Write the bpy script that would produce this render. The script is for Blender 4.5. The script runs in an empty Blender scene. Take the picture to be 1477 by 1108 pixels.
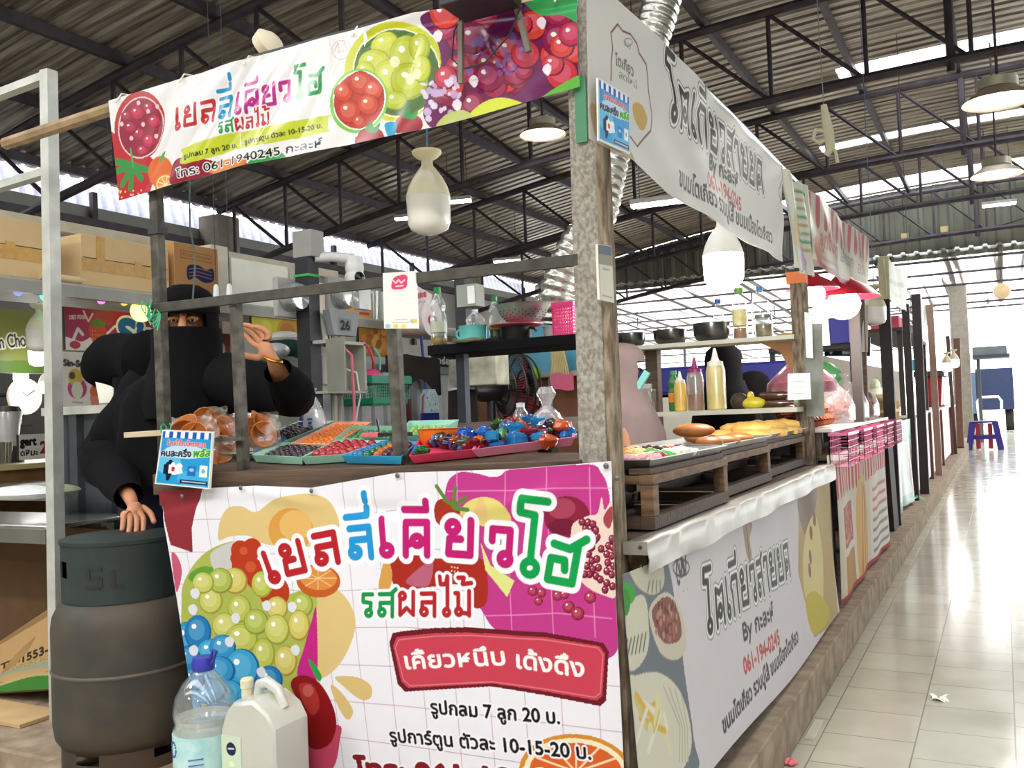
import bpy, math, random
import numpy as np
from mathutils import Vector, Matrix
R_ = math.radians
SC = bpy.context.scene
COL = SC.collection
rnd = random.Random(7)
# ---------------------------------------------------------------- camera
W, H = 1477, 1108
FPX = 1350.0
YAW, PIT, ROL = R_(27.6), R_(1.76), R_(2.3)
CP = np.array([0.0, 0.0, 1.21])
def _axes():
    sy, cy, sp, cp = math.sin(YAW), math.cos(YAW), math.sin(PIT), math.cos(PIT)
    f = np.array([-sy*cp, cy*cp, sp]); r0 = np.array([cy, sy, 0.0]); u0 = np.cross(r0, f)
    c, s = math.cos(ROL), math.sin(ROL)
    return r0*c-u0*s, u0*c+r0*s, f
CR, CU, CD = _axes()
cam = bpy.data.cameras.new('camera'); cam.sensor_fit = 'HORIZONTAL'; cam.sensor_width = 36.0
cam.lens = 36.0*FPX/W; cam.clip_start = 0.05; cam.clip_end = 300
co = bpy.data.objects.new('camera', cam); COL.objects.link(co)
mw = Matrix.Identity(4)
for i in range(3):
    mw[i][0] = CR[i]; mw[i][1] = CU[i]; mw[i][2] = -CD[i]; mw[i][3] = CP[i]
co.matrix_world = mw
SC.camera = co
# where a line of sight of the survey meets a plane of the place (real distances, metres)
def ray(px, py): return CR*(px-W/2)/FPX + CU*(H/2-py)/FPX + CD
def onp(i, px, py, val):
    d = ray(px, py); t = (val-CP[i])/d[i]; return CP+d*t
def oX(px, py, X): return onp(0, px, py, X)
def oY(px, py, Y): return onp(1, px, py, Y)
def oZ(px, py, Z): return onp(2, px, py, Z)
# ---------------------------------------------------------------- world, light, exposure
SC.view_settings.view_transform = 'Standard'; SC.view_settings.look = 'None'
SC.view_settings.exposure = 0.74; SC.view_settings.gamma = 1.0
SC.view_settings.use_curve_mapping = False
wd = bpy.data.worlds.new('overcast_sky'); SC.world = wd; wd.use_nodes = True
_b = wd.node_tree.nodes['Background']; _b.inputs[0].default_value = (0.93, 0.97, 1.0, 1); _b.inputs[1].default_value = 3.4
SC.cycles.max_bounces = 8; SC.cycles.transparent_max_bounces = 24; SC.cycles.diffuse_bounces = 5
SC.cycles.sample_clamp_indirect = 6.0
# unseen high-bay lamps added to light the front (fixtures built with the roof clutter)
ADDED_LAMPS = [(x, y) for y in (-4.4, -.8) for x in (-4.8, .1)]
# ---------------------------------------------------------------- materials
def lin(h):
    if isinstance(h, str):
        h = h.lstrip('#'); h = h if len(h) == 6 else ''.join(x+x for x in h); c = [int(h[i:i+2], 16)/255 for i in (0, 2, 4)]
    else: c = list(h)
    return tuple((x/12.92 if x <= .04045 else ((x+.055)/1.055)**2.4) for x in c)
_mc = {}
def M(col, rough=.55, metal=0., var=.10, scale=9., bump=0., emit=0., clear=0., trans=0., stretch=None, coat=0., sss=0., col2=None, contrast=None):
    """principled material whose colour wanders with noise; clear = see-through thin plastic"""
    key = (col, rough, metal, var, scale, bump, emit, clear, trans, stretch, coat, sss, col2, contrast)
    if key in _mc: return _mc[key]
    m = bpy.data.materials.new('mat_%d' % len(_mc)); m.use_nodes = True; nt = m.node_tree; n = nt.nodes
    p = n['Principled BSDF']; c = lin(col)
    p.inputs['Roughness'].default_value = rough; p.inputs['Metallic'].default_value = metal
    p.inputs['Coat Weight'].default_value = coat
    if rough >= .8: p.inputs['Specular IOR Level'].default_value = .15
    if sss: p.inputs['Subsurface Weight'].default_value = sss; p.inputs['Subsurface Scale'].default_value = .01
    if trans: p.inputs['Transmission Weight'].default_value = trans
    tc = n.new('ShaderNodeTexCoord'); mp = n.new('ShaderNodeMapping'); nz = n.new('ShaderNodeTexNoise')
    mp.inputs['Scale'].default_value = stretch or (1, 1, 1)
    nz.inputs['Scale'].default_value = scale; nz.inputs['Detail'].default_value = 5
    nt.links.new(tc.outputs['Object'], mp.inputs[0]); nt.links.new(mp.outputs[0], nz.inputs[0])
    rp = n.new('ShaderNodeValToRGB'); e = rp.color_ramp.elements
    lo, hi = contrast or (.3, .7)
    e[0].position = lo; e[1].position = hi
    if col2: b = lin(col2); e[0].color = (*b, 1); e[1].color = (*c, 1)
    else:
        e[0].color = (*[x*(1-var) for x in c], 1); e[1].color = (*[min(1, x*(1+var)) for x in c], 1)
    nt.links.new(nz.outputs[0], rp.inputs[0]); nt.links.new(rp.outputs[0], p.inputs['Base Color'])
    if bump:
        bp = n.new('ShaderNodeBump'); bp.inputs['Strength'].default_value = bump; bp.inputs['Distance'].default_value = .01
        nt.links.new(nz.outputs[0], bp.inputs['Height']); nt.links.new(bp.outputs[0], p.inputs['Normal'])
    if emit:
        p.inputs['Emission Color'].default_value = (*c, 1); p.inputs['Emission Strength'].default_value = emit
    if clear:
        tr = n.new('ShaderNodeBsdfTransparent'); tr.inputs[0].default_value = (*[.55+.45*x for x in c], 1)
        gs = n.new('ShaderNodeBsdfGlossy'); gs.inputs['Roughness'].default_value = rough; gs.inputs[0].default_value = (.95, .95, .95, 1)
        m1 = n.new('ShaderNodeMixShader'); m1.inputs[0].default_value = 1-clear
        lw = n.new('ShaderNodeLayerWeight'); lw.inputs[0].default_value = .25; m2 = n.new('ShaderNodeMixShader')
        mr = n.new('ShaderNodeMapRange'); mr.inputs[3].default_value = .06; mr.inputs[4].default_value = .5
        nt.links.new(lw.outputs['Facing'], mr.inputs[0]); nt.links.new(mr.outputs[0], m2.inputs[0])
        if bump: nt.links.new(bp.outputs[0], gs.inputs['Normal'])
        nt.links.new(tr.outputs[0], m1.inputs[1]); nt.links.new(p.outputs[0], m1.inputs[2])
        nt.links.new(m1.outputs[0], m2.inputs[1]); nt.links.new(gs.outputs[0], m2.inputs[2])
        nt.links.new(m2.outputs[0], n['Material Output'].inputs[0])
    _mc[key] = m
    return m
def M_print(rough=.35, transl=0.):
    key = ('print', rough, transl)
    if key in _mc: return _mc[key]
    m = bpy.data.materials.new('printed_sheet_%d' % len(_mc)); m.use_nodes = True; nt = m.node_tree; n = nt.nodes
    p = n['Principled BSDF']; p.inputs['Roughness'].default_value = rough; p.inputs['Specular IOR Level'].default_value = .3 if rough < .3 else .12
    a = n.new('ShaderNodeAttribute'); a.attribute_name = 'Col'
    nz = n.new('ShaderNodeTexNoise'); nz.inputs['Scale'].default_value = 14
    tc = n.new('ShaderNodeTexCoord'); nt.links.new(tc.outputs['Object'], nz.inputs[0])
    mx = n.new('ShaderNodeMix'); mx.data_type = 'RGBA'; mx.blend_type = 'MULTIPLY'; mx.inputs[0].default_value = .07
    nt.links.new(a.outputs['Color'], mx.inputs[6]); nt.links.new(nz.outputs['Color'], mx.inputs[7])
    nt.links.new(mx.outputs[2], p.inputs['Base Color'])
    if transl:
        t = n.new('ShaderNodeBsdfTranslucent'); nt.links.new(mx.outputs[2], t.inputs[0]); s = n.new('ShaderNodeMixShader'); s.inputs[0].default_value = transl
        nt.links.new(p.outputs[0], s.inputs[1]); nt.links.new(t.outputs[0], s.inputs[2]); nt.links.new(s.outputs[0], n['Material Output'].inputs[0])
    _mc[key] = m
    return m
# ---------------------------------------------------------------- mesh builder
def V(*a): return np.array(a, float)
def nrm(v):
    v = np.asarray(v, float); l = np.linalg.norm(v); return v/l if l else v
class MB:
    def __init__(s, mat=None): s.v = []; s.f = []; s.k = []; s.mats = []; s.cur = 0; s.n = 0; (mat is not None) and s.m(mat)
    def m(s, mat):
        if mat not in s.mats: s.mats.append(mat)
        s.cur = s.mats.index(mat); return s
    def add(s, vs, fs):
        s.v.append(np.asarray(vs, float).reshape(-1, 3)); n = s.n
        s.f += [tuple(i+n for i in f) for f in fs]; s.k += [s.cur]*len(fs); s.n += len(s.v[-1]); return s
    def box(s, c, sz, rz=0., rx=0., ry=0.):
        a = np.array([[x, y, z] for x in (-.5, .5) for y in (-.5, .5) for z in (-.5, .5)])*np.asarray(sz, float)
        if rz or rx or ry:
            m = np.array(Matrix.Rotation(rz, 3, 'Z') @ Matrix.Rotation(ry, 3, 'Y') @ Matrix.Rotation(rx, 3, 'X')); a = a@m.T
        return s.add(a+np.asarray(c, float), [(0, 1, 3, 2), (4, 6, 7, 5), (0, 4, 5, 1), (2, 3, 7, 6), (0, 2, 6, 4), (1, 5, 7, 3)])
    def span(s, lo, hi): lo = np.asarray(lo, float); hi = np.asarray(hi, float); return s.box((lo+hi)/2, np.abs(hi-lo))
    def beam(s, a, b, w, h=None, up=(0, 0, 1)):
        a = np.asarray(a, float); b = np.asarray(b, float); d = nrm(b-a); u = np.asarray(up, float)
        if abs(d@u) > .95: u = V(0, 1, 0)
        sd = nrm(np.cross(d, u)); u = np.cross(sd, d); h = h or w
        vs = [p+sd*x*w/2+u*y*h/2 for p in (a, b) for x, y in ((-1, -1), (1, -1), (1, 1), (-1, 1))]
        return s.add(vs, [(3, 2, 1, 0), (4, 5, 6, 7)]+[(i, (i+1) % 4, 4+(i+1) % 4, 4+i) for i in range(4)])
    def tube(s, pts, r, n=8, cap=True):
        P = [np.asarray(p, float) for p in pts]; k = len(P); rr = r if hasattr(r, '__len__') else [r]*k
        vs = []; pu = None
        for i in range(k):
            d = nrm(P[min(i+1, k-1)]-P[max(i-1, 0)])
            if pu is None: pu = V(0, 0, 1) if abs(d[2]) < .9 else V(1, 0, 0)
            sd = nrm(np.cross(d, pu)); u = np.cross(sd, d); pu = u
            vs += [P[i]+rr[i]*(math.cos(t)*sd+math.sin(t)*u) for t in np.linspace(0, 2*math.pi, n, endpoint=False)]
        fs = [(i*n+j, i*n+(j+1) % n, (i+1)*n+(j+1) % n, (i+1)*n+j) for i in range(k-1) for j in range(n)]
        if cap: fs += [tuple(range(n-1, -1, -1)), tuple(range((k-1)*n, k*n))]
        return s.add(vs, fs)
    def lathe(s, prof, c=(0, 0, 0), n=20, ax='Z', sx=1., sy=1., M3=None):
        c = np.asarray(c, float); vs = []; k = len(prof)
        for r, z in prof:
            for t in np.linspace(0, 2*math.pi, n, endpoint=False): vs.append((r*math.cos(t)*sx, r*math.sin(t)*sy, z))
        vs = np.array(vs)
        if ax == 'X': vs = vs[:, [2, 0, 1]]
        if ax == 'Y': vs = vs[:, [1, 2, 0]]
        if M3 is not None: vs = vs@np.array(M3).T
        fs = [(i*n+j, i*n+(j+1) % n, (i+1)*n+(j+1) % n, (i+1)*n+j) for i in range(k-1) for j in range(n)]
        if prof[0][0] > 1e-4: fs.append(tuple(range(n-1, -1, -1)))
        if prof[-1][0] > 1e-4: fs.append(tuple(range((k-1)*n, k*n)))
        return s.add(vs+c, fs)
    def open_lathe(s, prof, c=(0, 0, 0), n=20, **kw):
        q = [(r, z) for r, z in prof]; t = kw.pop('th', .002)
        return s.lathe(q+[(max(r-t, .0005), z+(t if i == 0 else 0)) for i, (r, z) in reversed(list(enumerate(q)))]+[q[0]][:0], c, n, **kw)
    def ball(s, c, r, sc=(1, 1, 1), n=12, m=8, M3=None):
        vs = []; 
        for i in range(m+1):
            a = math.pi*i/m
            for j in range(n): b = 2*math.pi*j/n; vs.append((math.sin(a)*math.cos(b)*r*sc[0], math.sin(a)*math.sin(b)*r*sc[1], -math.cos(a)*r*sc[2]))
        vs = np.array(vs)
        if M3 is not None: vs = vs@np.array(M3).T
        return s.add(vs+np.asarray(c, float), [(i*n+j, i*n+(j+1) % n, (i+1)*n+(j+1) % n, (i+1)*n+j) for i in range(m) for j in range(n)])
    def prism(s, pts, d):
        """pts: 3-D outline (planar), d: extrusion vector"""
        P = np.array(pts, float); k = len(P); d = np.asarray(d, float)
        return s.add(np.vstack([P, P+d]), [tuple(range(k-1, -1, -1)), tuple(range(k, 2*k))]+[(i, (i+1) % k, k+(i+1) % k, k+i) for i in range(k)])
    def grid(s, g, closed=False):
        g = np.asarray(g, float); a, b = g.shape[:2]; c = b if closed else b-1
        return s.add(g.reshape(-1, 3), [(i*b+j, i*b+(j+1) % b, (i+1)*b+(j+1) % b, (i+1)*b+j) for i in range(a-1) for j in range(c)])
    def shell(s, g, th):
        """a sheet with thickness th (below the grid)"""
        g = np.asarray(g, float); n = np.cross(np.gradient(g, axis=0), np.gradient(g, axis=1)); n /= np.maximum(np.linalg.norm(n, axis=2, keepdims=True), 1e-9)
        s.grid(g); s.grid((g-n*th)[::-1]); h = g-n*th
        for a, b in ((g[0], h[0]), (g[-1][::-1], h[-1][::-1]), (g[:, 0][::-1], h[:, 0][::-1]), (g[:, -1], h[:, -1])): s.grid(np.stack([b, a]))
        return s
    def obj(s, name, parent=None, smooth=40, bev=0., sub=0, **tags):
        vs = np.vstack(s.v)
        if parent is not None:
            o0 = np.zeros(3); q = parent
            while q is not None: o0 += np.array(q.location); q = q.parent
        else:
            lo, hi = vs.min(0), vs.max(0); o0 = np.array([(lo[0]+hi[0])/2, (lo[1]+hi[1])/2, lo[2]])
        me = bpy.data.meshes.new(name); me.from_pydata((vs-o0).tolist(), [], s.f)
        for m in s.mats: me.materials.append(m)
        if len(s.mats) > 1: me.polygons.foreach_set('material_index', s.k)
        if smooth:
            me.polygons.foreach_set('use_smooth', [True]*len(me.polygons)); me.set_sharp_from_angle(angle=R_(smooth))
        me.update()
        o = bpy.data.objects.new(name, me); COL.objects.link(o)
        if parent is not None: o.parent = parent
        else: o.location = o0
        if bev:
            b = o.modifiers.new('b', 'BEVEL'); b.width = bev; b.segments = 2; b.limit_method = 'ANGLE'; b.angle_limit = R_(50)
        if sub: b = o.modifiers.new('s', 'SUBSURF'); b.levels = sub; b.render_levels = sub
        for k, v in tags.items(): o[k] = v
        return o
def tag(o, label, cat, group=None, kind=None):
    if label: o['label'] = label
    if cat: o['category'] = cat
    if group: o['group'] = group
    if kind: o['kind'] = kind
    return o
def T(name, label, cat, loc, group=None):
    o = bpy.data.objects.new(name, None); o.empty_display_size = .05; COL.objects.link(o); o.location = tuple(float(x) for x in loc)
    return tag(o, label, cat, group)
def dup(root, loc, rz=0., label=None, group=None, sc=None):
    r = root.copy(); COL.objects.link(r); r.location = tuple(float(x) for x in loc); r.rotation_euler = (0, 0, rz)
    if sc: r.scale = (sc, sc, sc) if not hasattr(sc, '__len__') else sc
    if label: r['label'] = label
    if group: r['group'] = group
    for ch in root.children:
        c = ch.copy(); COL.objects.link(c); c.parent = r
        for g in ch.children:
            d = g.copy(); COL.objects.link(d); d.parent = c
    return r
def S(o, kind='structure'): o['kind'] = kind; return o
def one(mb, name, label, cat, group=None, **kw): return tag(mb.obj(name, **kw), label, cat, group)
# ---------------------------------------------------------------- printed sheets: artwork laid out on a plane, carried by a fine grid
_tc = {}
def text_tris(s):
    if s in _tc: return _tc[s]
    c = bpy.data.curves.new('t', 'FONT'); c.body = s; o = bpy.data.objects.new('t', c); COL.objects.link(o)
    dg = bpy.context.evaluated_depsgraph_get(); dg.update(); me = bpy.data.meshes.new_from_object(o.evaluated_get(dg)); me.calc_loop_triangles()
    v = np.empty(len(me.vertices)*3); me.vertices.foreach_get('co', v); t = np.empty(len(me.loop_triangles)*3, int); me.loop_triangles.foreach_get('vertices', t)
    v = v.reshape(-1, 3)[:, :2]; r = (v, t.reshape(-1, 3)); _tc[s] = r
    bpy.data.objects.remove(o); bpy.data.curves.remove(c); bpy.data.meshes.remove(me)
    return r
class Art:
    """colour field over a w x h metre sheet; conv turns drawing coordinates into metres"""
    def __init__(s, w, h, res, bg='#ffffff', conv=None):
        s.w, s.h, s.res = w, h, res; s.nx = int(round(w/res))+1; s.ny = int(round(h/res))+1
        s.a = np.empty((s.ny, s.nx, 3)); s.a[:] = s.c(bg); s.conv = conv or (lambda x, y: (x, y))
        s.X, s.Y = np.meshgrid(np.linspace(0, w, s.nx), np.linspace(0, h, s.ny))
    def c(s, h): return np.array(lin(h))
    def pts(s, p): return np.array([s.conv(x, y) for x, y in p], float)
    def win(s, lo, hi):
        i0 = max(0, int(lo[0]/s.res)-1); i1 = min(s.nx, int(hi[0]/s.res)+3); j0 = max(0, int(lo[1]/s.res)-1); j1 = min(s.ny, int(hi[1]/s.res)+3)
        return (slice(j0, j1), slice(i0, i1)) if i1 > i0 and j1 > j0 else None
    def put(s, w, mask, col, al=1.):
        m = (mask*al)[..., None]; s.a[w] = s.a[w]*(1-m)+s.c(col)*m
    def inside(s, P, w):
        x, y = s.X[w], s.Y[w]; k = np.zeros(x.shape, bool)
        for (x0, y0), (x1, y1) in zip(P, np.roll(P, -1, 0)):
            if y0 == y1: continue
            t = ((y0 > y) != (y1 > y)) & (x < (x1-x0)*(y-y0)/(y1-y0)+x0); k ^= t
        return k.astype(float)
    def poly(s, p, col, al=1., raw=False):
        P = np.array(p, float) if raw else s.pts(p); w = s.win(P.min(0), P.max(0))
        if w: s.put(w, s.inside(P, w), col, al)
        return s
    def smooth(s, p, col, al=1.):
        """closed curve through p (Catmull-Rom)"""
        P = np.array(p, float); n = len(P); q = []
        for i in range(n):
            a, b, c, d = P[i-1], P[i], P[(i+1) % n], P[(i+2) % n]
            for t in np.linspace(0, 1, 7, endpoint=False): q.append(.5*((2*b)+(-a+c)*t+(2*a-5*b+4*c-d)*t*t+(-a+3*b-3*c+d)*t**3))
        return s.poly(q, col, al)
    def ell(s, cx, cy, rx, ry, col, rot=0., al=1.):
        c, n = math.cos(rot), math.sin(rot)
        return s.poly([(cx+rx*math.cos(t)*c-ry*math.sin(t)*n, cy+rx*math.cos(t)*n+ry*math.sin(t)*c) for t in np.linspace(0, 2*math.pi, 28, endpoint=False)], col, al)
    def berry(s, cx, cy, r, col, hi='#ffffff', dk=None, ry=None):
        """a printed jelly ball: darker rim, body, printed glint"""
        ry = ry or r
        if dk: s.ell(cx, cy, r, ry, dk)
        s.ell(cx-.05*r, cy-.05*ry, r*.9, ry*.9, col); s.ell(cx-.1*r, cy-.15*ry, r*.6, ry*.6, hi, al=.22); s.ell(cx-.3*r, cy-.35*ry, r*.17, ry*.15, '#ffffff', al=.85); return s
    def stroke(s, p, wd, col, al=1., closed=False, raw=False):
        P = np.array(p, float) if raw else s.pts(p)
        if closed: P = np.vstack([P, P[:1]])
        w = s.win(P.min(0)-wd, P.max(0)+wd)
        if not w: return s
        x, y = s.X[w], s.Y[w]; d = np.full(x.shape, 9.)
        for a, b in zip(P[:-1], P[1:]):
            ab = b-a; L = ab@ab
            t = np.clip(((x-a[0])*ab[0]+(y-a[1])*ab[1])/L, 0, 1) if L > 1e-12 else 0*x
            d = np.minimum(d, np.hypot(x-a[0]-t*ab[0], y-a[1]-t*ab[1]))
        s.put(w, np.clip((wd/2-d)/s.res+.5, 0, 1), col, al); return s
    def glyphs(s, txt, org, ux, uy, wd, col, out=None, outw=.01, gap=.18, cols=None, wob=None):
        """chunky hand-cut Thai letters: org, ux (advance of one em), uy (one em up) in drawing coordinates"""
        seq = []; x = 0.
        k = 0
        for ch in txt:
            if ch == ' ': x += .5; continue
            w, st = GL[ch]
            mark = w == 0
            bx = px_ if mark else x
            ang, dy = (wob[k % len(wob)] if wob else (0, 0)) if not mark else wl
            c = (cols[min(k, len(cols)-1)] if cols else col) if not mark else cl
            if not mark: px_ = x; wl = (ang, dy); cl = c; k += 1; cw = w
            for q in st:
                q = [(cx, cy) for cx, cy in q]; m = [((cx-cw/2)*math.cos(ang)-(cy-.5)*math.sin(ang)+cw/2, (cx-cw/2)*math.sin(ang)+(cy-.5)*math.cos(ang)+.5+dy) for cx, cy in q]
                seq.append(([(org[0]+(bx+a)*ux[0]+b*uy[0], org[1]+(bx+a)*ux[1]+b*uy[1]) for a, b in m], c))
            if not mark: x += w+gap
        if out:
            for p, c in seq: s.stroke(p, wd+2*outw, out)
        for p, c in seq: s.stroke(p, wd, c)
        return s
    def text(s, t, p0, p1, hgt, col, bold=0., out=None, outw=0., skew=0.):
        """set t in the sans face from p0 to p1 (drawing coordinates of the baseline), hgt = letter height in metres"""
        v, tr = text_tris(t)
        a = np.array(s.conv(*p0)); b = np.array(s.conv(*p1)); L = np.linalg.norm(b-a); ux = (b-a)/L; uy = np.array([-ux[1], ux[0]])
        vx = (v[:, 0]-v[:, 0].min()); sx = L/max(vx.max(), 1e-6); sy = hgt/.72
        P = a+np.outer(vx*sx+skew*v[:, 1]*sy, ux)+np.outer(v[:, 1]*sy, uy)
        lo, hi = P.min(0)-.02, P.max(0)+.02; w = s.win(lo, hi)
        if not w: return s
        ss = 2; h, wd = s.X[w].shape; cov = np.zeros((h*ss, wd*ss), bool); x0, y0 = s.X[w][0, 0], s.Y[w][0, 0]
        Q = (P-[x0, y0])/s.res*ss
        for i in tr:
            A, B, C = Q[i]; l = np.floor(np.min([A, B, C], 0)).astype(int); u = np.ceil(np.max([A, B, C], 0)).astype(int)+1
            l = np.maximum(l, 0); u = np.minimum(u, [wd*ss, h*ss])
            if (u <= l).any(): continue
            gx, gy = np.meshgrid(np.arange(l[0], u[0]), np.arange(l[1], u[1]))
            D = (B[0]-A[0])*(C[1]-A[1])-(B[1]-A[1])*(C[0]-A[0])
            if abs(D) < 1e-9: continue
            e0 = ((B[0]-A[0])*(gy-A[1])-(B[1]-A[1])*(gx-A[0]))/D; e1 = ((C[0]-B[0])*(gy-B[1])-(C[1]-B[1])*(gx-B[0]))/D; e2 = ((A[0]-C[0])*(gy-C[1])-(A[1]-C[1])*(gx-C[0]))/D
            cov[l[1]:u[1], l[0]:u[0]] |= (e0 >= -.02) & (e1 >= -.02) & (e2 >= -.02)
        def fat(m, r):
            k = int(round(r/s.res*ss)); o = m.copy()
            for dx in range(-k, k+1):
                for dy in range(-k, k+1):
                    if dx*dx+dy*dy <= k*k+.5 and (dx or dy): o |= np.roll(np.roll(m, dx, 1), dy, 0)
            return o
        def dn(m): return m.reshape(h, ss, wd, ss).mean((1, 3))
        if bold: cov = fat(cov, bold)
        if out: s.put(w, dn(fat(cov, outw)), out)
        s.put(w, dn(cov), col); return s
def arc(cx, cy, r, a0=0, a1=360, n=14): return [(cx+r*math.cos(R_(a)), cy+r*math.sin(R_(a))) for a in np.linspace(a0, a1, n)]
GL = {'เ': (.34, [[(.12, 1), (.12, .32)], arc(.2, .16, .13)]), 'ย': (.78, [arc(.2, .82, .14), [(.42, .5), (.12, .5), (.1, .1), (.68, .08), (.68, 1)]]),
      'ล': (.78, [[(.1, .92), (.7, .92), (.7, 0)], arc(.22, .18, .14), [(.14, .3), (.14, .56), (.68, .56)]]), 'ี': (0, [[(.02, 1.28), (.66, 1.28), (.66, 1.52)]]),
      '่': (0, [[(.66, 1.72), (.66, 1.95)]]), 'ค': (.78, [[(.1, 0), (.1, .92), (.7, .92), (.7, 0)], arc(.42, .4, .13), [(.12, .28), (.28, .36)]]),
      'ว': (.62, [[(.06, .62), (.06, .92), (.54, .92), (.54, .3)], arc(.44, .16, .14)]), 'โ': (.62, [[(.62, 1.5), (.1, 1.52), (.08, 1.24), (.38, 1.2), (.36, .3)], arc(.36, .14, .14)]),
      'ฮ': (.8, [[(.12, .9), (.5, .84), (.84, 1.12)], [(.46, .34), (.42, .56), (.1, .56), (.1, .06), (.68, .06), (.68, .9)]]),
      'ร': (.55, [arc(.34, .16, .13), [(.42, .28), (.44, .56), (.08, .62), (.08, .92), (.5, .92)]]), 'ส': (.78, [[(.1, .92), (.7, .92), (.7, 0)], arc(.22, .18, .14), [(.14, .3), (.14, .56), (.68, .56)], [(.62, .92), (.86, 1.12)]]),
      'ผ': (.8, [arc(.2, .84, .13), [(.1, .72), (.1, .06), (.4, .34), (.7, .06), (.7, 1)]]), 'ไ': (.46, [[(-.02, 1.62), (.02, 1.3), (.26, 1.3), (.34, 1.62), (.34, .3)], arc(.3, .14, .13)]),
      'ม': (.8, [[(.06, .92), (.2, .92), (.2, .3)], arc(.22, .16, .13), [(.36, .12), (.7, .06)], [(.7, 0), (.7, 1)]]), '้': (0, [[(.2, 1.56), (.46, 1.56), (.4, 1.3), (.8, 1.34)]]),
      'ต': (.8, [[(.1, 0), (.1, .9), (.4, .78), (.7, .9), (.7, 0)], arc(.4, .34, .13), [(.12, .24), (.27, .3)]]), 'ก': (.76, [[(.16, 0), (.16, .56), (.06, .7), (.18, .92), (.66, .92), (.66, 0)]]),
      'า': (.5, [[(.04, .74), (.1, .92), (.42, .92), (.42, 0)]]), 'ด': (.78, [[(.1, 0), (.1, .92), (.7, .92), (.7, 0)], arc(.38, .36, .13), [(.1, .1), (.28, .28)]])}
def sheet(art, name, P, parent=None, mat=None, th=.0012, flip=False, bulge=None, **kw):
    """grid of the artwork's cells; P(u, v) gives points for arrays u, v in 0..1 (v up)"""
    u, v = np.meshgrid(np.linspace(0, 1, art.nx), np.linspace(0, 1, art.ny)); G = P(u, v).reshape(art.ny, art.nx, 3)
    n = np.cross(np.gradient(G, axis=1), np.gradient(G, axis=0)); n /= np.maximum(np.linalg.norm(n, axis=2, keepdims=True), 1e-9)
    if bulge is not None: G = G+n*bulge(u, v)[..., None]
    ny, nx = art.ny, art.nx; idx = np.arange(ny*nx).reshape(ny, nx)
    q = np.stack([idx[:-1, :-1], idx[:-1, 1:], idx[1:, 1:], idx[1:, :-1]], -1).reshape(-1, 4)
    # plain back, one in four cells
    si = np.unique(np.r_[np.arange(0, ny, 4), ny-1]); sj = np.unique(np.r_[np.arange(0, nx, 4), nx-1]); B = (G-n*th)[np.ix_(si, sj)]; k = ny*nx
    bi = np.arange(len(si)*len(sj)).reshape(len(si), len(sj))+k
    qb = np.stack([bi[:-1, :-1], bi[1:, :-1], bi[1:, 1:], bi[:-1, 1:]], -1).reshape(-1, 4)
    vs = np.vstack([G.reshape(-1, 3), B.reshape(-1, 3)]); fs = np.vstack([q, qb])
    o0 = np.zeros(3)
    if parent is not None:
        p = parent
        while p is not None: o0 += np.array(p.location); p = p.parent
    else: o0 = np.array([vs[:, 0].mean(), vs[:, 1].mean(), vs[:, 2].min()])
    me = bpy.data.meshes.new(name); me.vertices.add(len(vs)); me.vertices.foreach_set('co', (vs-o0).ravel().astype(np.float32))
    me.loops.add(len(fs)*4); me.loops.foreach_set('vertex_index', fs.ravel().astype(np.int32)); me.polygons.add(len(fs))
    me.polygons.foreach_set('loop_start', np.arange(0, len(fs)*4, 4, dtype=np.int32)); me.polygons.foreach_set('loop_total', np.full(len(fs), 4, dtype=np.int32))
    me.update(calc_edges=True); me.polygons.foreach_set('use_smooth', np.ones(len(fs), bool))
    ca = me.color_attributes.new('Col', 'FLOAT_COLOR', 'POINT'); cc = np.ones((len(vs), 4), np.float32); cc[:k, :3] = art.a.reshape(-1, 3)*.82; cc[k:, :3] = (.75, .75, .73)
    ca.data.foreach_set('color', cc.ravel()); me.materials.append(mat or M_print()); me.validate()
    o = bpy.data.objects.new(name, me); COL.objects.link(o)
    if parent is not None: o.parent = parent
    else: o.location = o0
    for a, b in kw.items(): o[a] = b
    return o
def quadP(bl, br, tr, tl):
    bl, br, tr, tl = [np.asarray(x, float) for x in (bl, br, tr, tl)]
    def P(u, v):
        u = u[..., None]; v = v[..., None]; return (bl*(1-u)+br*u)*(1-v)+(tl*(1-u)+tr*u)*v
    return P
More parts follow.
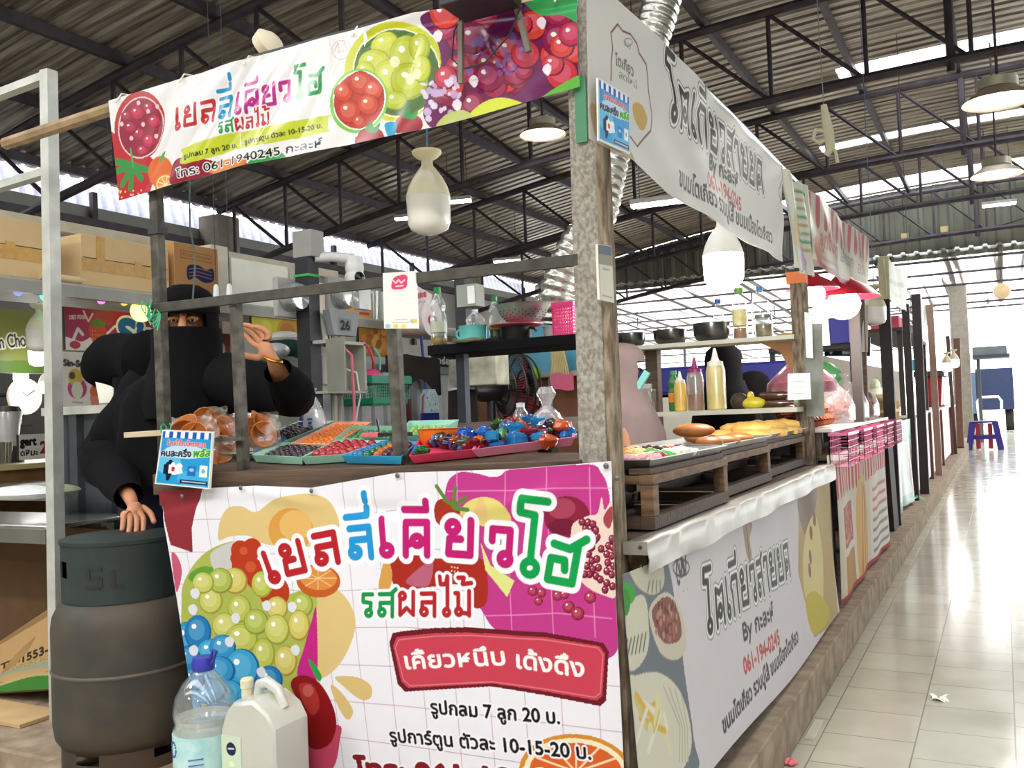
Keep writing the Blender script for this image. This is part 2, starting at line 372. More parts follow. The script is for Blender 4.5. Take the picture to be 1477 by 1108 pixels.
# ---------------------------------------------------------------- the hall
steel = M('#514a52', .55, .2, var=.25, scale=6, col2='#3d343a')
def archZ(x): return 5.4-.0103*(x-.5)**2        # top chord of the trusses
def tile_mat():
    m = bpy.data.materials.new('aisle_tiles'); m.use_nodes = True; nt = m.node_tree; n = nt.nodes; p = n['Principled BSDF']
    tc = n.new('ShaderNodeTexCoord'); mp = n.new('ShaderNodeMapping'); mp.inputs['Location'].default_value = (.415, .02, 0)
    br = n.new('ShaderNodeTexBrick'); br.offset = .5; br.inputs['Scale'].default_value = 1; br.inputs['Brick Width'].default_value = .30; br.inputs['Row Height'].default_value = .31
    br.inputs['Mortar Size'].default_value = .0028; br.inputs['Mortar Smooth'].default_value = .2
    mp.inputs['Rotation'].default_value = (0, 0, R_(90))
    br.inputs['Color1'].default_value = (*lin('#c2bead'), 1); br.inputs['Color2'].default_value = (*lin('#bab6a4'), 1); br.inputs['Mortar'].default_value = (*lin('#857c6c'), 1)
    nz = n.new('ShaderNodeTexNoise'); nz.inputs['Scale'].default_value = 5; nz.inputs['Detail'].default_value = 6
    mx = n.new('ShaderNodeMix'); mx.data_type = 'RGBA'; mx.blend_type = 'MULTIPLY'; mx.inputs[0].default_value = .25
    nt.links.new(tc.outputs['Object'], mp.inputs[0]); nt.links.new(mp.outputs[0], br.inputs[0]); nt.links.new(tc.outputs['Object'], nz.inputs[0])
    nt.links.new(br.outputs[0], mx.inputs[6]); nt.links.new(nz.outputs[0], mx.inputs[7]); nt.links.new(mx.outputs[2], p.inputs['Base Color'])
    mr = n.new('ShaderNodeMapRange'); mr.inputs[3].default_value = .06; mr.inputs[4].default_value = .24; nt.links.new(nz.outputs[0], mr.inputs[0]); nt.links.new(mr.outputs[0], p.inputs['Roughness'])
    b = n.new('ShaderNodeBump'); b.inputs['Strength'].default_value = .3; b.inputs['Distance'].default_value = .004; nt.links.new(br.outputs['Fac'], b.inputs['Height']); b.invert = True
    nt.links.new(b.outputs[0], p.inputs['Normal'])
    return m
f = MB(tile_mat()).add([(-12, -8, 0), (14, -8, 0), (14, 60, 0), (-12, 60, 0)], [(0, 1, 2, 3)])
f = f.obj('floor'); S(f)
# the mesh origin sits at the middle of the slab: tile pattern is laid from the world origin
f.data.transform(Matrix.Translation(f.location)); f.location = (0, 0, 0)
conc = M('#a2917d', .8, var=.2, scale=12, bump=.4, col2='#7b6b5a')
kerb = MB(conc); kerb.span((-2.75, 1.72, 0), (-.7, 60, .16)); S(kerb.obj('trim_1', bev=.006))
k2 = MB(conc); k2.span((-9.5, 2.02, 0), (-2.77, 24, .14)); S(k2.obj('trim_2', bev=.01))
ground = MB(M('#c9c6bd', .8)).add([(-80, 60, -.02), (80, 60, -.02), (80, 160, -.02), (-80, 160, -.02)], [(0, 1, 2, 3)]); S(ground.obj('floor_outside'))
# corrugated roof with skylight strips
Ysky = [(12.75, 13.4, -1.75, 9.0), (16.35, 16.75, -2.6, 9.0), (19.75, 20.75, -4.0, 9.0), (-4.2, -3.0, -9, 9), (-1.6, -.4, -9, 9), (1.6, 2.6, -9, 9)]  # the wide strips at the end are unseen, added to light the stall front
roofm = M('#bcb3a6', .4, .45, var=.3, scale=3.2, stretch=(.35, 7, 1), col2='#6b6158', contrast=(.35, .62))
def skymat():
    m = bpy.data.materials.new('fibreglass_skylight'); m.use_nodes = True; nt = m.node_tree; n = nt.nodes
    a = n.new('ShaderNodeBsdfTranslucent'); a.inputs[0].default_value = (.95, .96, .97, 1); b = n.new('ShaderNodeBsdfTransparent'); b.inputs[0].default_value = (.95, .96, .97, 1); x = n.new('ShaderNodeMixShader'); x.inputs[0].default_value = .6
    w = n.new('ShaderNodeTexNoise'); w.inputs['Scale'].default_value = 4
    mr = n.new('ShaderNodeMapRange'); mr.inputs[3].default_value = .35; mr.inputs[4].default_value = .65; nt.links.new(w.outputs[0], mr.inputs[0]); nt.links.new(mr.outputs[0], x.inputs[0])
    nt.links.new(a.outputs[0], x.inputs[1]); nt.links.new(b.outputs[0], x.inputs[2]); nt.links.new(x.outputs[0], n['Material Output'].inputs[0]); return m
SKY = skymat()
xs = np.linspace(-10.2, 11.2, 54); ys = []; hs = []
y = -6.0
while y < 20.9:
    for d, h in ((0, 0), (.11, 0), (.135, .03), (.175, .03)): ys.append(y+d); hs.append(h)
    y += .2
ys = np.array(ys); hs = np.array(hs)
G = np.stack([np.repeat(xs[:, None], len(ys), 1), np.repeat(ys[None], len(xs), 0), archZ(xs)[:, None]+.16+hs[None]], -1)
def sky_no(x, y):
    for i, (a, b, c, d) in enumerate(Ysky):
        if a <= y <= b and c <= x <= d: return i+1
    return 0
idx = np.arange(len(xs)*len(ys)).reshape(len(xs), len(ys)); groups = {k: [] for k in range(len(Ysky)+1)}
for i in range(len(xs)-1):
    for j in range(len(ys)-1): groups[sky_no((xs[i]+xs[i+1])/2, (ys[j]+ys[j+1])/2)].append((idx[i, j], idx[i+1, j], idx[i+1, j+1], idx[i, j+1]))
for g, fs in groups.items():
    us = sorted({q for t in fs for q in t}); mp = {q: a for a, q in enumerate(us)}
    b = MB(roofm if g == 0 else SKY).add(G.reshape(-1, 3)[us], [tuple(mp[q] for q in t) for t in fs])
    o = S(b.obj('ceiling' if g == 0 else 'window_%d' % (g if g < 4 else g+3), smooth=25))
    if g == 0: CEIL = o
for x in np.arange(-9.9, 11, 1.2):
    MB(steel).beam((x, -6, archZ(x)+.1), (x, 20.8, archZ(x)+.1), .06, .11).obj('purlin', CEIL)
# arched lattice trusses
def truss(Y, label):
    t = T('roof_truss', label, 'roof truss', (.5, Y, 3.4), 'arched steel roof trusses')
    xs = np.linspace(-9.9, 10.9, 29); dz = .93
    MB(steel).tube([(x, Y, archZ(x)) for x in xs], .05, 8).obj('top_chord', t)
    MB(steel).tube([(x, Y, archZ(x)-dz) for x in xs], .048, 8).obj('bottom_chord', t)
    MB(steel).tube([(-.28, Y, archZ(-.28)+.05), (-.28, Y, archZ(-.28)-dz-.12)], .042, 8).obj('king_post', t)
    nx = np.arange(-9.6, 10.8, .95)
    for i, x in enumerate(nx):
        MB(steel).tube([(x, Y, archZ(x)), (x, Y, archZ(x)-dz)], .026, 6).obj('web_post', t)
        if i+1 < len(nx): MB(steel).tube([(x, Y, archZ(x)-.02), (nx[i+1]-.05, Y, archZ(nx[i+1])-dz+.02)], .024, 6).obj('web_brace', t)
    return t
TR = [2.8, 6.4, 10.0, 13.6, 17.2, 20.75]
for i, (Y, l) in enumerate(zip(TR, ('purple-brown steel roof truss high over the front banner', 'steel roof truss passing just behind the top of the corner post', 'steel roof truss carrying the nearest hanging aisle lamp',
        'steel roof truss below the brightest skylight strip', 'steel roof truss second before the clad end wall', 'steel roof truss right against the clad end wall'))): truss(Y, l)
# gable cladding at the end, the bright canopy beyond
def corr(x0, x1, pitch, h):
    o = []; x = x0
    while x < x1: o += [(x, 0), (x+pitch*.55, 0), (x+pitch*.66, h), (x+pitch*.9, h)]; x += pitch
    return np.array(o)
c = corr(-10.2, 11.2, .28, .035)
g = np.stack([np.stack([c[:, 0], 20.95-c[:, 1], np.full(len(c), 4.02)], -1), np.stack([c[:, 0], 20.95-c[:, 1], archZ(c[:, 0])+.15], -1)])
S(MB(M('#77776a', .6, .15, var=.15, scale=2, stretch=(4, 1, .3))).grid(g).obj('wall_end', smooth=20))
def canmat():
    m = bpy.data.materials.new('weathered_translucent_sheet'); m.use_nodes = True; nt = m.node_tree; n = nt.nodes
    a = n.new('ShaderNodeBsdfTranslucent'); a.inputs[0].default_value = (.95, .95, .93, 1); b = n.new('ShaderNodeBsdfDiffuse'); b.inputs[0].default_value = (.3, .29, .27, 1); x = n.new('ShaderNodeMixShader')
    tc = n.new('ShaderNodeTexCoord'); mp = n.new('ShaderNodeMapping'); mp.inputs['Scale'].default_value = (4, .06, 1); w = n.new('ShaderNodeTexNoise'); w.inputs['Scale'].default_value = 1.2; w.inputs['Detail'].default_value = 4
    rp = n.new('ShaderNodeValToRGB'); rp.color_ramp.elements[0].position = .46; rp.color_ramp.elements[1].position = .6
    nt.links.new(tc.outputs['Object'], mp.inputs[0]); nt.links.new(mp.outputs[0], w.inputs[0]); nt.links.new(w.outputs[0], rp.inputs[0]); nt.links.new(rp.outputs[0], x.inputs[0])
    nt.links.new(a.outputs[0], x.inputs[1]); nt.links.new(b.outputs[0], x.inputs[2]); nt.links.new(x.outputs[0], n['Material Output'].inputs[0]); return m
CAN = canmat()
DIM = bpy.data.materials.new('grey_fibre_sheet'); DIM.use_nodes = True; _n = DIM.node_tree.nodes; _t = _n.new('ShaderNodeBsdfTranslucent'); _w = _n.new('ShaderNodeTexNoise'); _w.inputs['Scale'].default_value = 3; _r = _n.new('ShaderNodeValToRGB')
_r.color_ramp.elements[0].color = (.12, .12, .16, 1); _r.color_ramp.elements[1].color = (.34, .34, .4, 1); DIM.node_tree.links.new(_w.outputs[0], _r.inputs[0]); DIM.node_tree.links.new(_r.outputs[0], _t.inputs[0]); DIM.node_tree.links.new(_t.outputs[0], _n['Material Output'].inputs[0])
for nm, x0, x1, ye in (('window_4', -2.6, 12, 29.5), ('window_6', -16, -2.6, 41.)):
    c = corr(x0, x1, .25, .04); ym = np.linspace(20.6, ye, 6)
    g = np.stack([np.stack([c[:, 0], np.full(len(c), yy), 4.12-.045*(yy-20.6)+c[:, 1]], -1) for yy in ym]); S(MB(CAN).grid(g).obj(nm, smooth=20))
dk = M('#3c3038', .6)
cf = T('canopy_frame', 'dark pipe frame under the bright canopy past the end wall', 'canopy frame', (-1, 25, 3.6))
for yy in (21.3, 23, 24.8, 26.6, 28.2, 29.4, 31.5, 34, 37, 40.5): MB(dk).tube([(-15.5, yy, 4.04-.045*(yy-20.6)), (11 if yy < 30 else -2.6, yy, 4.04-.045*(yy-20.6))], .03, 6).obj('purlin', cf)
for xx in (-9, -5.2, -2.2, 3, 8):
    MB(dk).tube([(xx, 20.8, 4.0), (xx, 29.4, 3.62)], .035, 6).obj('rafter', cf)
    MB(dk).tube([(xx, 20.9, 3.75), (xx, 25, 3.45), (xx, 29.4, 3.35)], .025, 6).obj('tie_rod', cf)
    for yy in (22.5, 25, 27.5): MB(dk).tube([(xx, yy, 3.95-.045*(yy-20.6)), (xx, yy, 3.5)], .02, 6).obj('strut', cf)
for xx in (-9, -5.2): MB(dk).tube([(xx, 29.3, 0), (xx, 29.3, 3.6)], .045, 8).obj('post', cf)
# long side wall and the light gap under the eave
wl = MB(M('#97978f', .75, var=.12, scale=1.4)); wl.span((-10.25, -6, 0), (-10.1, 20.9, 4.03)); S(wl.obj('wall_left'))
wl = MB(M('#8b877c', .75, var=.12, scale=1.4)); wl.span((10.9, -6, 0), (11.05, 9.5, 4.1)); S(wl.obj('wall_right_unseen'))  # unseen side wall, added to hold back low sky light
wl = MB(M('#a09c92', .75, var=.12, scale=1.4)); wl.span((-10.25, -6.2, 0), (11.05, -6.05, 5.4)); S(wl.obj('wall_front_unseen'))  # unseen wall behind the viewer, added to block the bright sky
c = corr(-6, 20.9, .2, .03)
g = np.stack([np.stack([np.full(len(c), -10.4)+c[:, 1], c[:, 0], np.full(len(c), 3.84)], -1), np.stack([np.full(len(c), -10.6)+c[:, 1], c[:, 0], np.full(len(c), 4.45)], -1)])
S(MB(DIM).grid(g).obj('window_5', smooth=20))
S(MB(steel).beam((-10.05, -6, 3.8), (-10.05, 20.9, 3.8), .1, .12).obj('trim_3'))
for yy in np.arange(3.2, 20, 2.4): S(MB(steel).beam((-10.04, yy, 2.6), (-10.04, yy, 4.2), .07, .07).obj('trim_4'))
# concrete columns of the hall
for i, (xx, yy) in enumerate(((-.86, 25.6), (-9.9, 10), (-9.9, 17.2))):
    b = MB(M('#8f877c', .8, var=.15, bump=.2)); b.span((xx-.2, yy-.2, 0), (xx+.2, yy+.2, 4.0 if i == 0 else 4.2)); S(b.obj('column_%d' % (i+1), bev=.01))
# ---------------------------------------------------------------- the jelly stall at the corner: frame
wood_grey = M('#a09b90', .85, var=.3, scale=34, bump=.5, stretch=(3, 3, 2.2), col2='#77716a', contrast=(.36, .66))
wood_br = M('#7d5f43', .7, var=.3, scale=12, bump=.3, stretch=(1, 1, 5), col2='#513c2a')
wood_dk = M('#5b4636', .7, var=.3, scale=10, bump=.3, stretch=(.6, 6, 6), col2='#3a2c22')
wood_fl = M('#8f8270', .85, var=.3, scale=22, bump=.4, stretch=(3, 3, .7), col2='#655747', contrast=(.4, .62))
rust = M('#59554c', .65, .2, var=.3, scale=22, bump=.2, col2='#36322c', contrast=(.4, .62))
blackst = M('#2a2a30', .5, .2, var=.2)
YF = 2.06
st = T('jelly_stall', 'wood and rusty steel jelly stall at the corner, its counter under the colour trays', 'market stall', (-1.6, 2.45, .16))
MB(wood_grey).beam((-.893, 2.125, .16), (-.869, 2.135, 2.26), .074, .074).obj('corner_post', st, bev=.004)
MB(wood_fl).beam((-.838, 2.13, .16), (-.825, 2.10, 2.25), .022, .05, up=(0, 1, 0)).obj('corner_batten', st, bev=.002)
MB(M('#3f7a58', .6)).beam((-.874, 2.09, 1.86), (-.872, 2.09, 2.02), .03, .004, up=(0, 1, 0)).obj('tape_strip', st)
for (x0, z0, x1, z1, w) in ((-2.356, .96, -2.366, 2.0, .036), (-2.027, .98, -2.041, 1.60, .028), (-1.456, 1.0, -1.467, 1.47, .033)):
    MB(rust).beam((x0, 2.12, z0), (x1, 2.12, z1), w, .03, up=(0, 1, 0)).obj('steel_post', st, bev=.003)
MB(blackst).box((-2.363, 2.12, 1.835), (.044, .04, .022)).obj('tape_band', st)
MB(M('#49463f', .6, .2, col2='#2d2a26', scale=25)).beam((-2.375, 2.10, 1.586), (-.90, 2.10, 1.577), .012, .03).obj('cross_rail', st, bev=.002)
MB(M('#a58c6b', .7, col2='#7b6447', scale=14)).tube([(-3.1, 2.11, 2.24), (-2.5, 2.13, 2.275), (-.91, 2.15, 2.25)], .022, 8).obj('top_pole', st)
def bz(x, y): return 1.068+.018*(x+2.1)+.125*(y-2.1)
def oS(px, py, up=0.):
    """meeting point of a line of sight with the sloping counter board, raised by up"""
    d = ray(px, py); k = 1.068+up+.018*2.1-.125*2.1; t = (k+.018*CP[0]+.125*CP[1]-CP[2])/(d[2]-.018*d[0]-.125*d[1]); return CP+d*t
ct = MB(wood_dk)
cc_ = [(-2.36, 2.10), (-.91, 2.10), (-.94, 2.20), (-1.215, 2.25), (-1.215, 2.95), (-2.36, 2.95)]; ct.prism([(x, y, bz(x, y)) for x, y in cc_], (0, 0, -.025))
ct.obj('counter_board', st)
MB(wood_dk).beam((-2.37, 2.088, 1.03), (-.91, 2.088, 1.058), .02, .065).obj('front_board', st, bev=.003)
MB(M('#b9a78c', .7)).beam((-2.48, 2.075, 1.188), (-2.285, 2.075, 1.192), .02, .018).obj('wood_stick', st, bev=.002)
MB(rust).beam((-2.13, 2.09, 1.164), (-2.0, 2.09, 1.166), .014, .012).obj('cross_piece', st)
for x, y in ((-2.3, 2.8), (-1.34, 2.8)): MB(wood_dk).beam((x, y, .16), (x, y, 1.12), .05).obj('leg', st)
tw = M('#2f9a6c', .5)
for i, (x, z) in enumerate(((-2.37, 1.585), (-2.30, 1.19))):
    b = MB(tw)
    for k in range(5): b.tube([(x+.02*math.sin(t*1.3+k)+.01*k, 2.075+.015*math.cos(t*2+k), z+.03*math.cos(t*1.7+k*1.3)-.012*k) for t in np.linspace(0, 5, 12)], .0022, 5)
    one(b, 'plastic_tie', ('green plastic tie knotted round rusty post where cross rail meets it', 'green plastic tie knotted round wooden stick beside the blue sign')[i], 'tie')
# dark shelf over the trays
sh = T('pot_shelf', 'black steel shelf holding pots and bottles behind the jelly trays', 'shelf', (-1.6, 3.05, 1.1))
MB(M('#141418', .8, .0)).span((-1.90, 2.96, 1.437), (-1.29, 3.24, 1.474)).obj('shelf_board', sh, bev=.003)
MB(M('#2c2f3b', .5, .3)).beam((-1.785, 3.02, 1.12), (-1.785, 3.02, 1.44), .035).obj('post', sh)
MB(M('#2c2f3b', .5, .3)).beam((-1.785, 3.02, .16), (-1.785, 3.02, 1.12), .035).obj('leg', sh)
MB(M('#2c2f3b', .5, .3)).beam((-1.315, 3.1, .16), (-1.315, 3.1, 1.44), .03).obj('leg', sh)
# ---------------------------------------------------------------- front banner below
_tx = np.array([oY(*p, YF)[[0, 2]] for p in ((226, 709), (288, 705), (366, 701), (447, 704), (573, 682), (735, 677), (874, 666), (890, 664))])
XR, Z0 = -.822, .18
def ztop(x): return np.interp(x, _tx[:, 0], _tx[:, 1])
def xl(z): return -2.33+np.maximum(0, 1.004-z)*.185
BW, BH = 1.5, .9
def cv1(px, py):
    q = oY(px, py, YF); x, z = q[0], q[2]; a = xl(z); return ((x-a)/(XR-a)*BW, (z-Z0)/(ztop(x)-Z0)*BH)
A = Art(BW, BH, .0017, '#e9e7f0', cv1)
for i in range(1, 15): A.stroke([(i*.105-.03, 0), (i*.105-.03+.004*math.sin(i), BH)], .0018, '#b38a98', raw=True)
for i in range(1, 9): A.stroke([(0, i*.105-.04), (BW, i*.105-.04)], .0018, '#b38a98', raw=True)
def c1(p, s=4.103, o=(220, 660)): return [(o[0]+x/s, o[1]+y/s) for x, y in p]
def c2(p): return c1(p, 4.103, (560, 660))
def c3(p): return c1(p, 2.954, (420, 880))
def c4(p): return c1(p, 3.211, (0, 820))
A.poly(c1([(20, 190), (285, 180), (245, 290), (220, 420), (225, 565), (95, 520)]), '#8c2f38')
A.smooth(c1([(100, 570), (135, 590), (160, 680), (130, 800), (110, 700)]), '#c65874')
A.smooth(c1([(380, 490), (390, 380), (440, 300), (520, 290), (600, 325), (680, 270), (760, 235), (900, 215), (1010, 240), (1070, 310), (1095, 420), (1000, 520), (690, 520), (560, 465), (450, 470)]), '#d8bd80')
A.smooth([(463, 850), (488, 852), (507, 875), (513, 905), (501, 941), (481, 968), (457, 974), (452, 900)], '#d8bd80')
A.smooth(c3([(190, 285), (280, 285), (340, 320), (342, 370), (300, 382), (230, 330)]), '#d3b878'); A.smooth(c3([(170, 318), (215, 350), (262, 420), (255, 460), (230, 460), (185, 380)]), '#d3b878')
# heap of jelly balls
A.smooth([(258, 880), (262, 840), (290, 800), (330, 782), (350, 790), (372, 815), (395, 860), (452, 850), (455, 900), (440, 960), (430, 985), (420, 1108), (262, 1108), (258, 980)], '#a9b254')
A.smooth([(268, 835), (290, 818), (330, 830), (300, 850)], '#5f9a32'); A.smooth([(300, 800), (345, 782), (350, 820), (318, 838)], '#c9c6c4')
for x, y, r in ((345, 795, 14), (362, 792, 14), (352, 815, 20), (340, 806, 10), (372, 830, 20), (395, 855, 22), (382, 838, 12)): A.ell(x, y, r, r*1.1, '#b3371d')
for x, y, r in ((350, 795, 6), (360, 818, 8)): A.ell(x, y, r, r, '#d0603a', al=.7)
g1 = [(965, 155, 55, 60), (1100, 190, 58, 65), (1080, 60, 62, 62), (1010, 60, 60, 60), (930, 70, 50, 50), (1210, 75, 50, 62), (1280, 185, 52, 55), (1400, 170, 52, 58), (1030, 270, 60, 60), (1110, 330, 80, 70), (1385, 265, 52, 72), (1180, 250, 60, 60), (1280, 285, 60, 72), (1215, 400, 55, 75), (1320, 430, 55, 72)]
for k, (x, y, r, q) in enumerate(g1):
    (cx, cy), = c4([(x, y)]); A.berry(cx, cy, r/3.211, ('#c3c466', '#b6bd50', '#cbbf62', '#a8b64e')[k % 4], '#f5f0b8', ('#93973c', '#8f9a3a', '#a08a3c', '#7f8e38')[k % 4], q/3.211)
for k, (x, y, r, q) in enumerate([(850, 330, 50, 80), (905, 300, 62, 80), (960, 390, 60, 60), (1020, 370, 62, 60), (860, 420, 60, 60), (1110, 470, 85, 95), (1000, 480, 80, 70), (1240, 520, 65, 68), (1050, 580, 70, 60), (950, 570, 90, 60), (880, 520, 60, 60), (1170, 600, 80, 60), (870, 660, 60, 60), (1000, 700, 90, 80)]):
    (cx, cy), = c4([(x, y)]); A.berry(cx, cy, r/3.211, ('#2f8fc6', '#1f78b4', '#3aa0cf')[k % 3], '#8fd0ec', '#1a5f98', q/3.211)
for x, y in ((880, 195), (1080, 235), (1050, 345), (1200, 485), (1230, 175), (890, 120), (885, 385), (1350, 180), (1365, 380)):
    (cx, cy), = c4([(x, y)]); A.smooth([(cx-6, cy-4), (cx+2, cy-8), (cx+7, cy-1), (cx+3, cy+7), (cx-4, cy+5)], '#dcdce6')
# orange fruit, slice
A.ell(418, 765, 33, 32, '#d49a48'); A.ell(425, 758, 24, 22, '#dfb36a'); A.ell(459, 838, 32, 24, '#bf5a24', .1); A.ell(459, 834, 27, 17, '#d58a42', .1)
for a in range(0, 360, 45): A.stroke([(459, 834), (459+26*math.cos(R_(a)), 834+16*math.sin(R_(a)))], .003, '#e7c08a')
# magenta shape
A.smooth(c2([(330, 300), (350, 150), (420, 88), (520, 95), (600, 115), (660, 108), (720, 72), (950, 55), (1200, 42), (1260, 90), (1300, 170), (1325, 320), (1372, 800), (1375, 1090), (1320, 1180), (1260, 1150), (1000, 1060), (700, 1040), (610, 1005), (540, 900), (430, 760), (345, 500)]), '#bd3a88')
for x in (405, 690, 940, 1190): A.stroke(c2([(x, 60), (x+40, 1060)]), .003, '#e38dc0', .8)
for y in (190, 930): A.stroke(c2([(350 if y < 500 else 560, y+10), (1000, y-10), (1330, y-10 if y < 500 else y+20)]), .003, '#e38dc0', .8)
A.smooth(c2([(430, 345), (470, 262), (580, 235), (690, 285), (725, 390), (600, 420)]), '#dac975'); A.smooth(c2([(510, 340), (540, 240), (585, 300), (575, 380)]), '#d9b87a')
A.smooth(c2([(265, 330), (290, 255), (360, 250), (420, 300), (400, 380), (300, 400)]), '#a3301f')
for a, b in (((285, 170), (350, 265)), ((395, 180), (385, 280)), ((455, 240), (380, 290)), ((470, 310), (390, 300)), ((330, 250), (400, 290))): A.stroke(c2([a, b]), .011, '#5d8038')
A.smooth(c2([(0, 600), (150, 580), (290, 600), (420, 590), (540, 600), (580, 700), (575, 860), (500, 890), (440, 760), (230, 770), (60, 780), (10, 700)]), '#a52a1e'); A.smooth(c2([(100, 740), (200, 640), (260, 620), (230, 760)]), '#b55f7c')
A.smooth(c2([(-25, 600), (0, 610), (20, 700), (0, 780), (-60, 770)]), '#d09a4e')
for k in range(9): A.ell(*c2([(370+9*(k % 3)*2, 650+14*(k//3)+3*k)])[0], 1.2, 1.4, '#e9c9b0')
A.poly(c2([(540, 500), (600, 640), (745, 730), (700, 828), (570, 670)]), '#d9dd8c')
A.ell(*c2([(1060, 350)])[0], 33, 30, '#86213c'); A.ell(*c2([(1030, 300)])[0], 20, 15, '#a94660', al=.8); A.ell(*c2([(1040, 410)])[0], 22, 12, '#5f1530', al=.7)
A.smooth(c2([(1090, 410), (1170, 350), (1240, 330), (1265, 235), (1285, 310), (1335, 260), (1350, 520), (1358, 800), (1290, 815), (1160, 745), (1100, 600)]), '#e6cdc4'); A.smooth(c2([(1275, 370), (1300, 310), (1335, 290), (1335, 360), (1310, 420)]), '#a0414a')
for k, (x, y) in enumerate(((1150, 380), (1185, 385), (1215, 395), (1170, 420), (1205, 440), (1232, 430), (1190, 480), (1225, 490), (1240, 470), (1185, 530), (1210, 530), (1190, 570), (1265, 540), (1330, 480), (1310, 520), (1335, 530), (1300, 570), (1330, 580), (1305, 620), (1340, 640), (1300, 670), (1330, 690), (1180, 640), (1210, 610), (1240, 600), (1250, 650), (1215, 660), (1235, 700), (1195, 690), (1260, 720), (1300, 740), (1335, 760), (1290, 780), (1165, 690))):
    A.berry(*c2([(x, y)])[0], 5.2, '#7d1432', '#d07a90', '#4f0a1e', 6)
for x, y, r in ((855, 790, 31), (908, 800, 28), (890, 850, 26), (1005, 815, 33), (1045, 810, 28), (1070, 882, 36), (1125, 922, 40), (1200, 826, 36)): A.berry(*c2([(x, y)])[0], r/4.1, '#a12b4a', '#d888a0', '#6a1630')
# red fruit at lower left
A.smooth([(428, 975), (440, 930), (450, 895), (457, 880), (456, 985)], '#bf2480'); A.smooth(c3([(45, 520), (200, 490), (205, 560), (170, 680), (50, 690)]), '#c94a68')
A.smooth(c3([(-5, 330), (10, 290), (60, 280), (120, 310), (170, 390), (192, 480), (170, 560), (120, 595), (70, 580), (45, 500), (40, 420)]), '#8a171b'); A.smooth(c3([(30, 320), (90, 320), (120, 400), (90, 450), (50, 400)]), '#b23a36', .8); A.ell(*c3([(70, 345)])[0], 8, 9, '#c9706a', al=.6)
A.smooth(c3([(72, 210), (100, 230), (130, 280), (120, 305), (95, 270)]), '#2f9a48')
# headline
OUT = '#f3f1f8'
hd = [('เ', 396, 840, 44, -20, '#b3202a'), ('ย', 428, 829, 46, -15, '#b3202a'), ('ล', 473, 813, 46, -11, '#b3202a'), ('ลี่', 520, 805, 47, -6, '#2394d2'), ('เ', 556, 803, 54, -5, '#bd1c72'), ('คี', 599, 801, 51, 0, '#bd1c72'),
      ('ย', 661, 805, 54, 2, '#bd1c72'), ('ว', 720, 815, 55, 4, '#bd1c72'), ('โ', 760, 829, 72, 5, '#0f9a4c'), ('ฮ', 808, 842, 62, 10, '#0f9a4c')]
for ps in (0, 1):
    for ch, x, y, s_, tl, c in hd:
        t = R_(tl); w = GL[ch[0]][0]; ux = (s_*math.cos(t), s_*math.sin(t)); uy = (s_*math.sin(t), -s_*math.cos(t))
        A.glyphs(ch, (x-ux[0]*w/2, y-ux[1]*w/2), ux, uy, .021+(ps == 0)*.027, OUT if ps == 0 else c)
A.glyphs('รสผลไม้', (521, 890), (31, -.3), (0, -35), .0125, '#111111', out=OUT, outw=.008, cols=['#14924a', '#14924a', '#b3242a', '#b3242a', '#b3242a', '#b3242a'])
# plate and lines of text
pl = c3([(418, 140), (432, 98), (600, 78), (750, 75), (1080, 95), (1335, 138), (1358, 175), (1345, 385), (1320, 408), (1100, 368), (980, 348), (850, 328), (485, 348), (455, 315)])
A.poly(pl, '#6a1823'); cx, cy = np.mean(pl, 0); A.poly([(cx+(x-cx)*.965, cy+(y-cy)*.86) for x, y in pl], '#c54054'); A.stroke([(cx+(x-cx)*.945, cy+(y-cy)*.78) for x, y in pl], .0025, '#d9808a', closed=True)
A.text('เคี้ยวหนึบ', c3([(492, 250)])[0], c3([(910, 234)])[0], .042, '#f6f0f2', .0014); A.text('เด้งดึ๋ง', c3([(960, 246)])[0], c3([(1250, 284)])[0], .042, '#f6f0f2', .0014)
A.text('รูปกลม 7 ลูก 20 บ.', c3([(598, 440)])[0], c3([(1145, 485)])[0], .034, '#15131a', .0018, OUT, .004)
(ox, oy), = c3([(1215, 690)])
A.ell(ox, oy, 83, 55, '#d28a2a', .06); A.ell(ox, oy, 76, 49, '#efe4c4', .06); A.ell(ox, oy, 68, 42, '#d5602a', .06)
for a in range(0, 360, 30): A.stroke([(ox, oy), (ox+68*math.cos(R_(a)), oy+42*math.sin(R_(a)))], .005, '#f0d9b0')
A.text('รูปการ์ตูน ตัวละ 10-15-20 บ.', c3([(425, 560)])[0], c3([(1280, 635)])[0], .034, '#15131a', .0018, OUT, .004)
A.text('โทร: 061-1940245', (515, 1122), (880, 1150), .052, '#7d1a26', .005, OUT, .005)
def bul1(u, v):
    w = .006*np.sin(u*9+v*2)*np.sin(v*3.1)+.005*np.sin(u*3.3+1)
    for a, s in ((.10, .04), (.28, .05), (.46, .06), (.78, .05), (.97, .04)): w = w+.012*np.exp(-((u-a-.10*(1-v)*(1 if a < .5 else -.6))/s)**2)*np.maximum(0, v-.45)*.8
    w = w+.007*np.exp(-((v-.93-.05*np.sin(u*7))/.025)**2)*np.sin(u*12+1)
    return w
def P1(u, v):
    z1 = 1.0; x = xl(.6)+u*(XR-xl(.6)); z = Z0+v*(ztop(x)-Z0)
    for _ in range(2): a = xl(z); x = a+u*(XR-a); z = Z0+v*(ztop(x)-Z0)
    return np.stack([x, np.full_like(x, YF)+.0*x, z], -1)
fb = T('counter_banner', 'white fruit-jelly banner hung below the jelly trays', 'banner', (-1.57, 2.06, .18))
sheet(A, 'banner_sheet', P1, fb, M_print(.38), bulge=lambda u, v: -bul1(u, v))
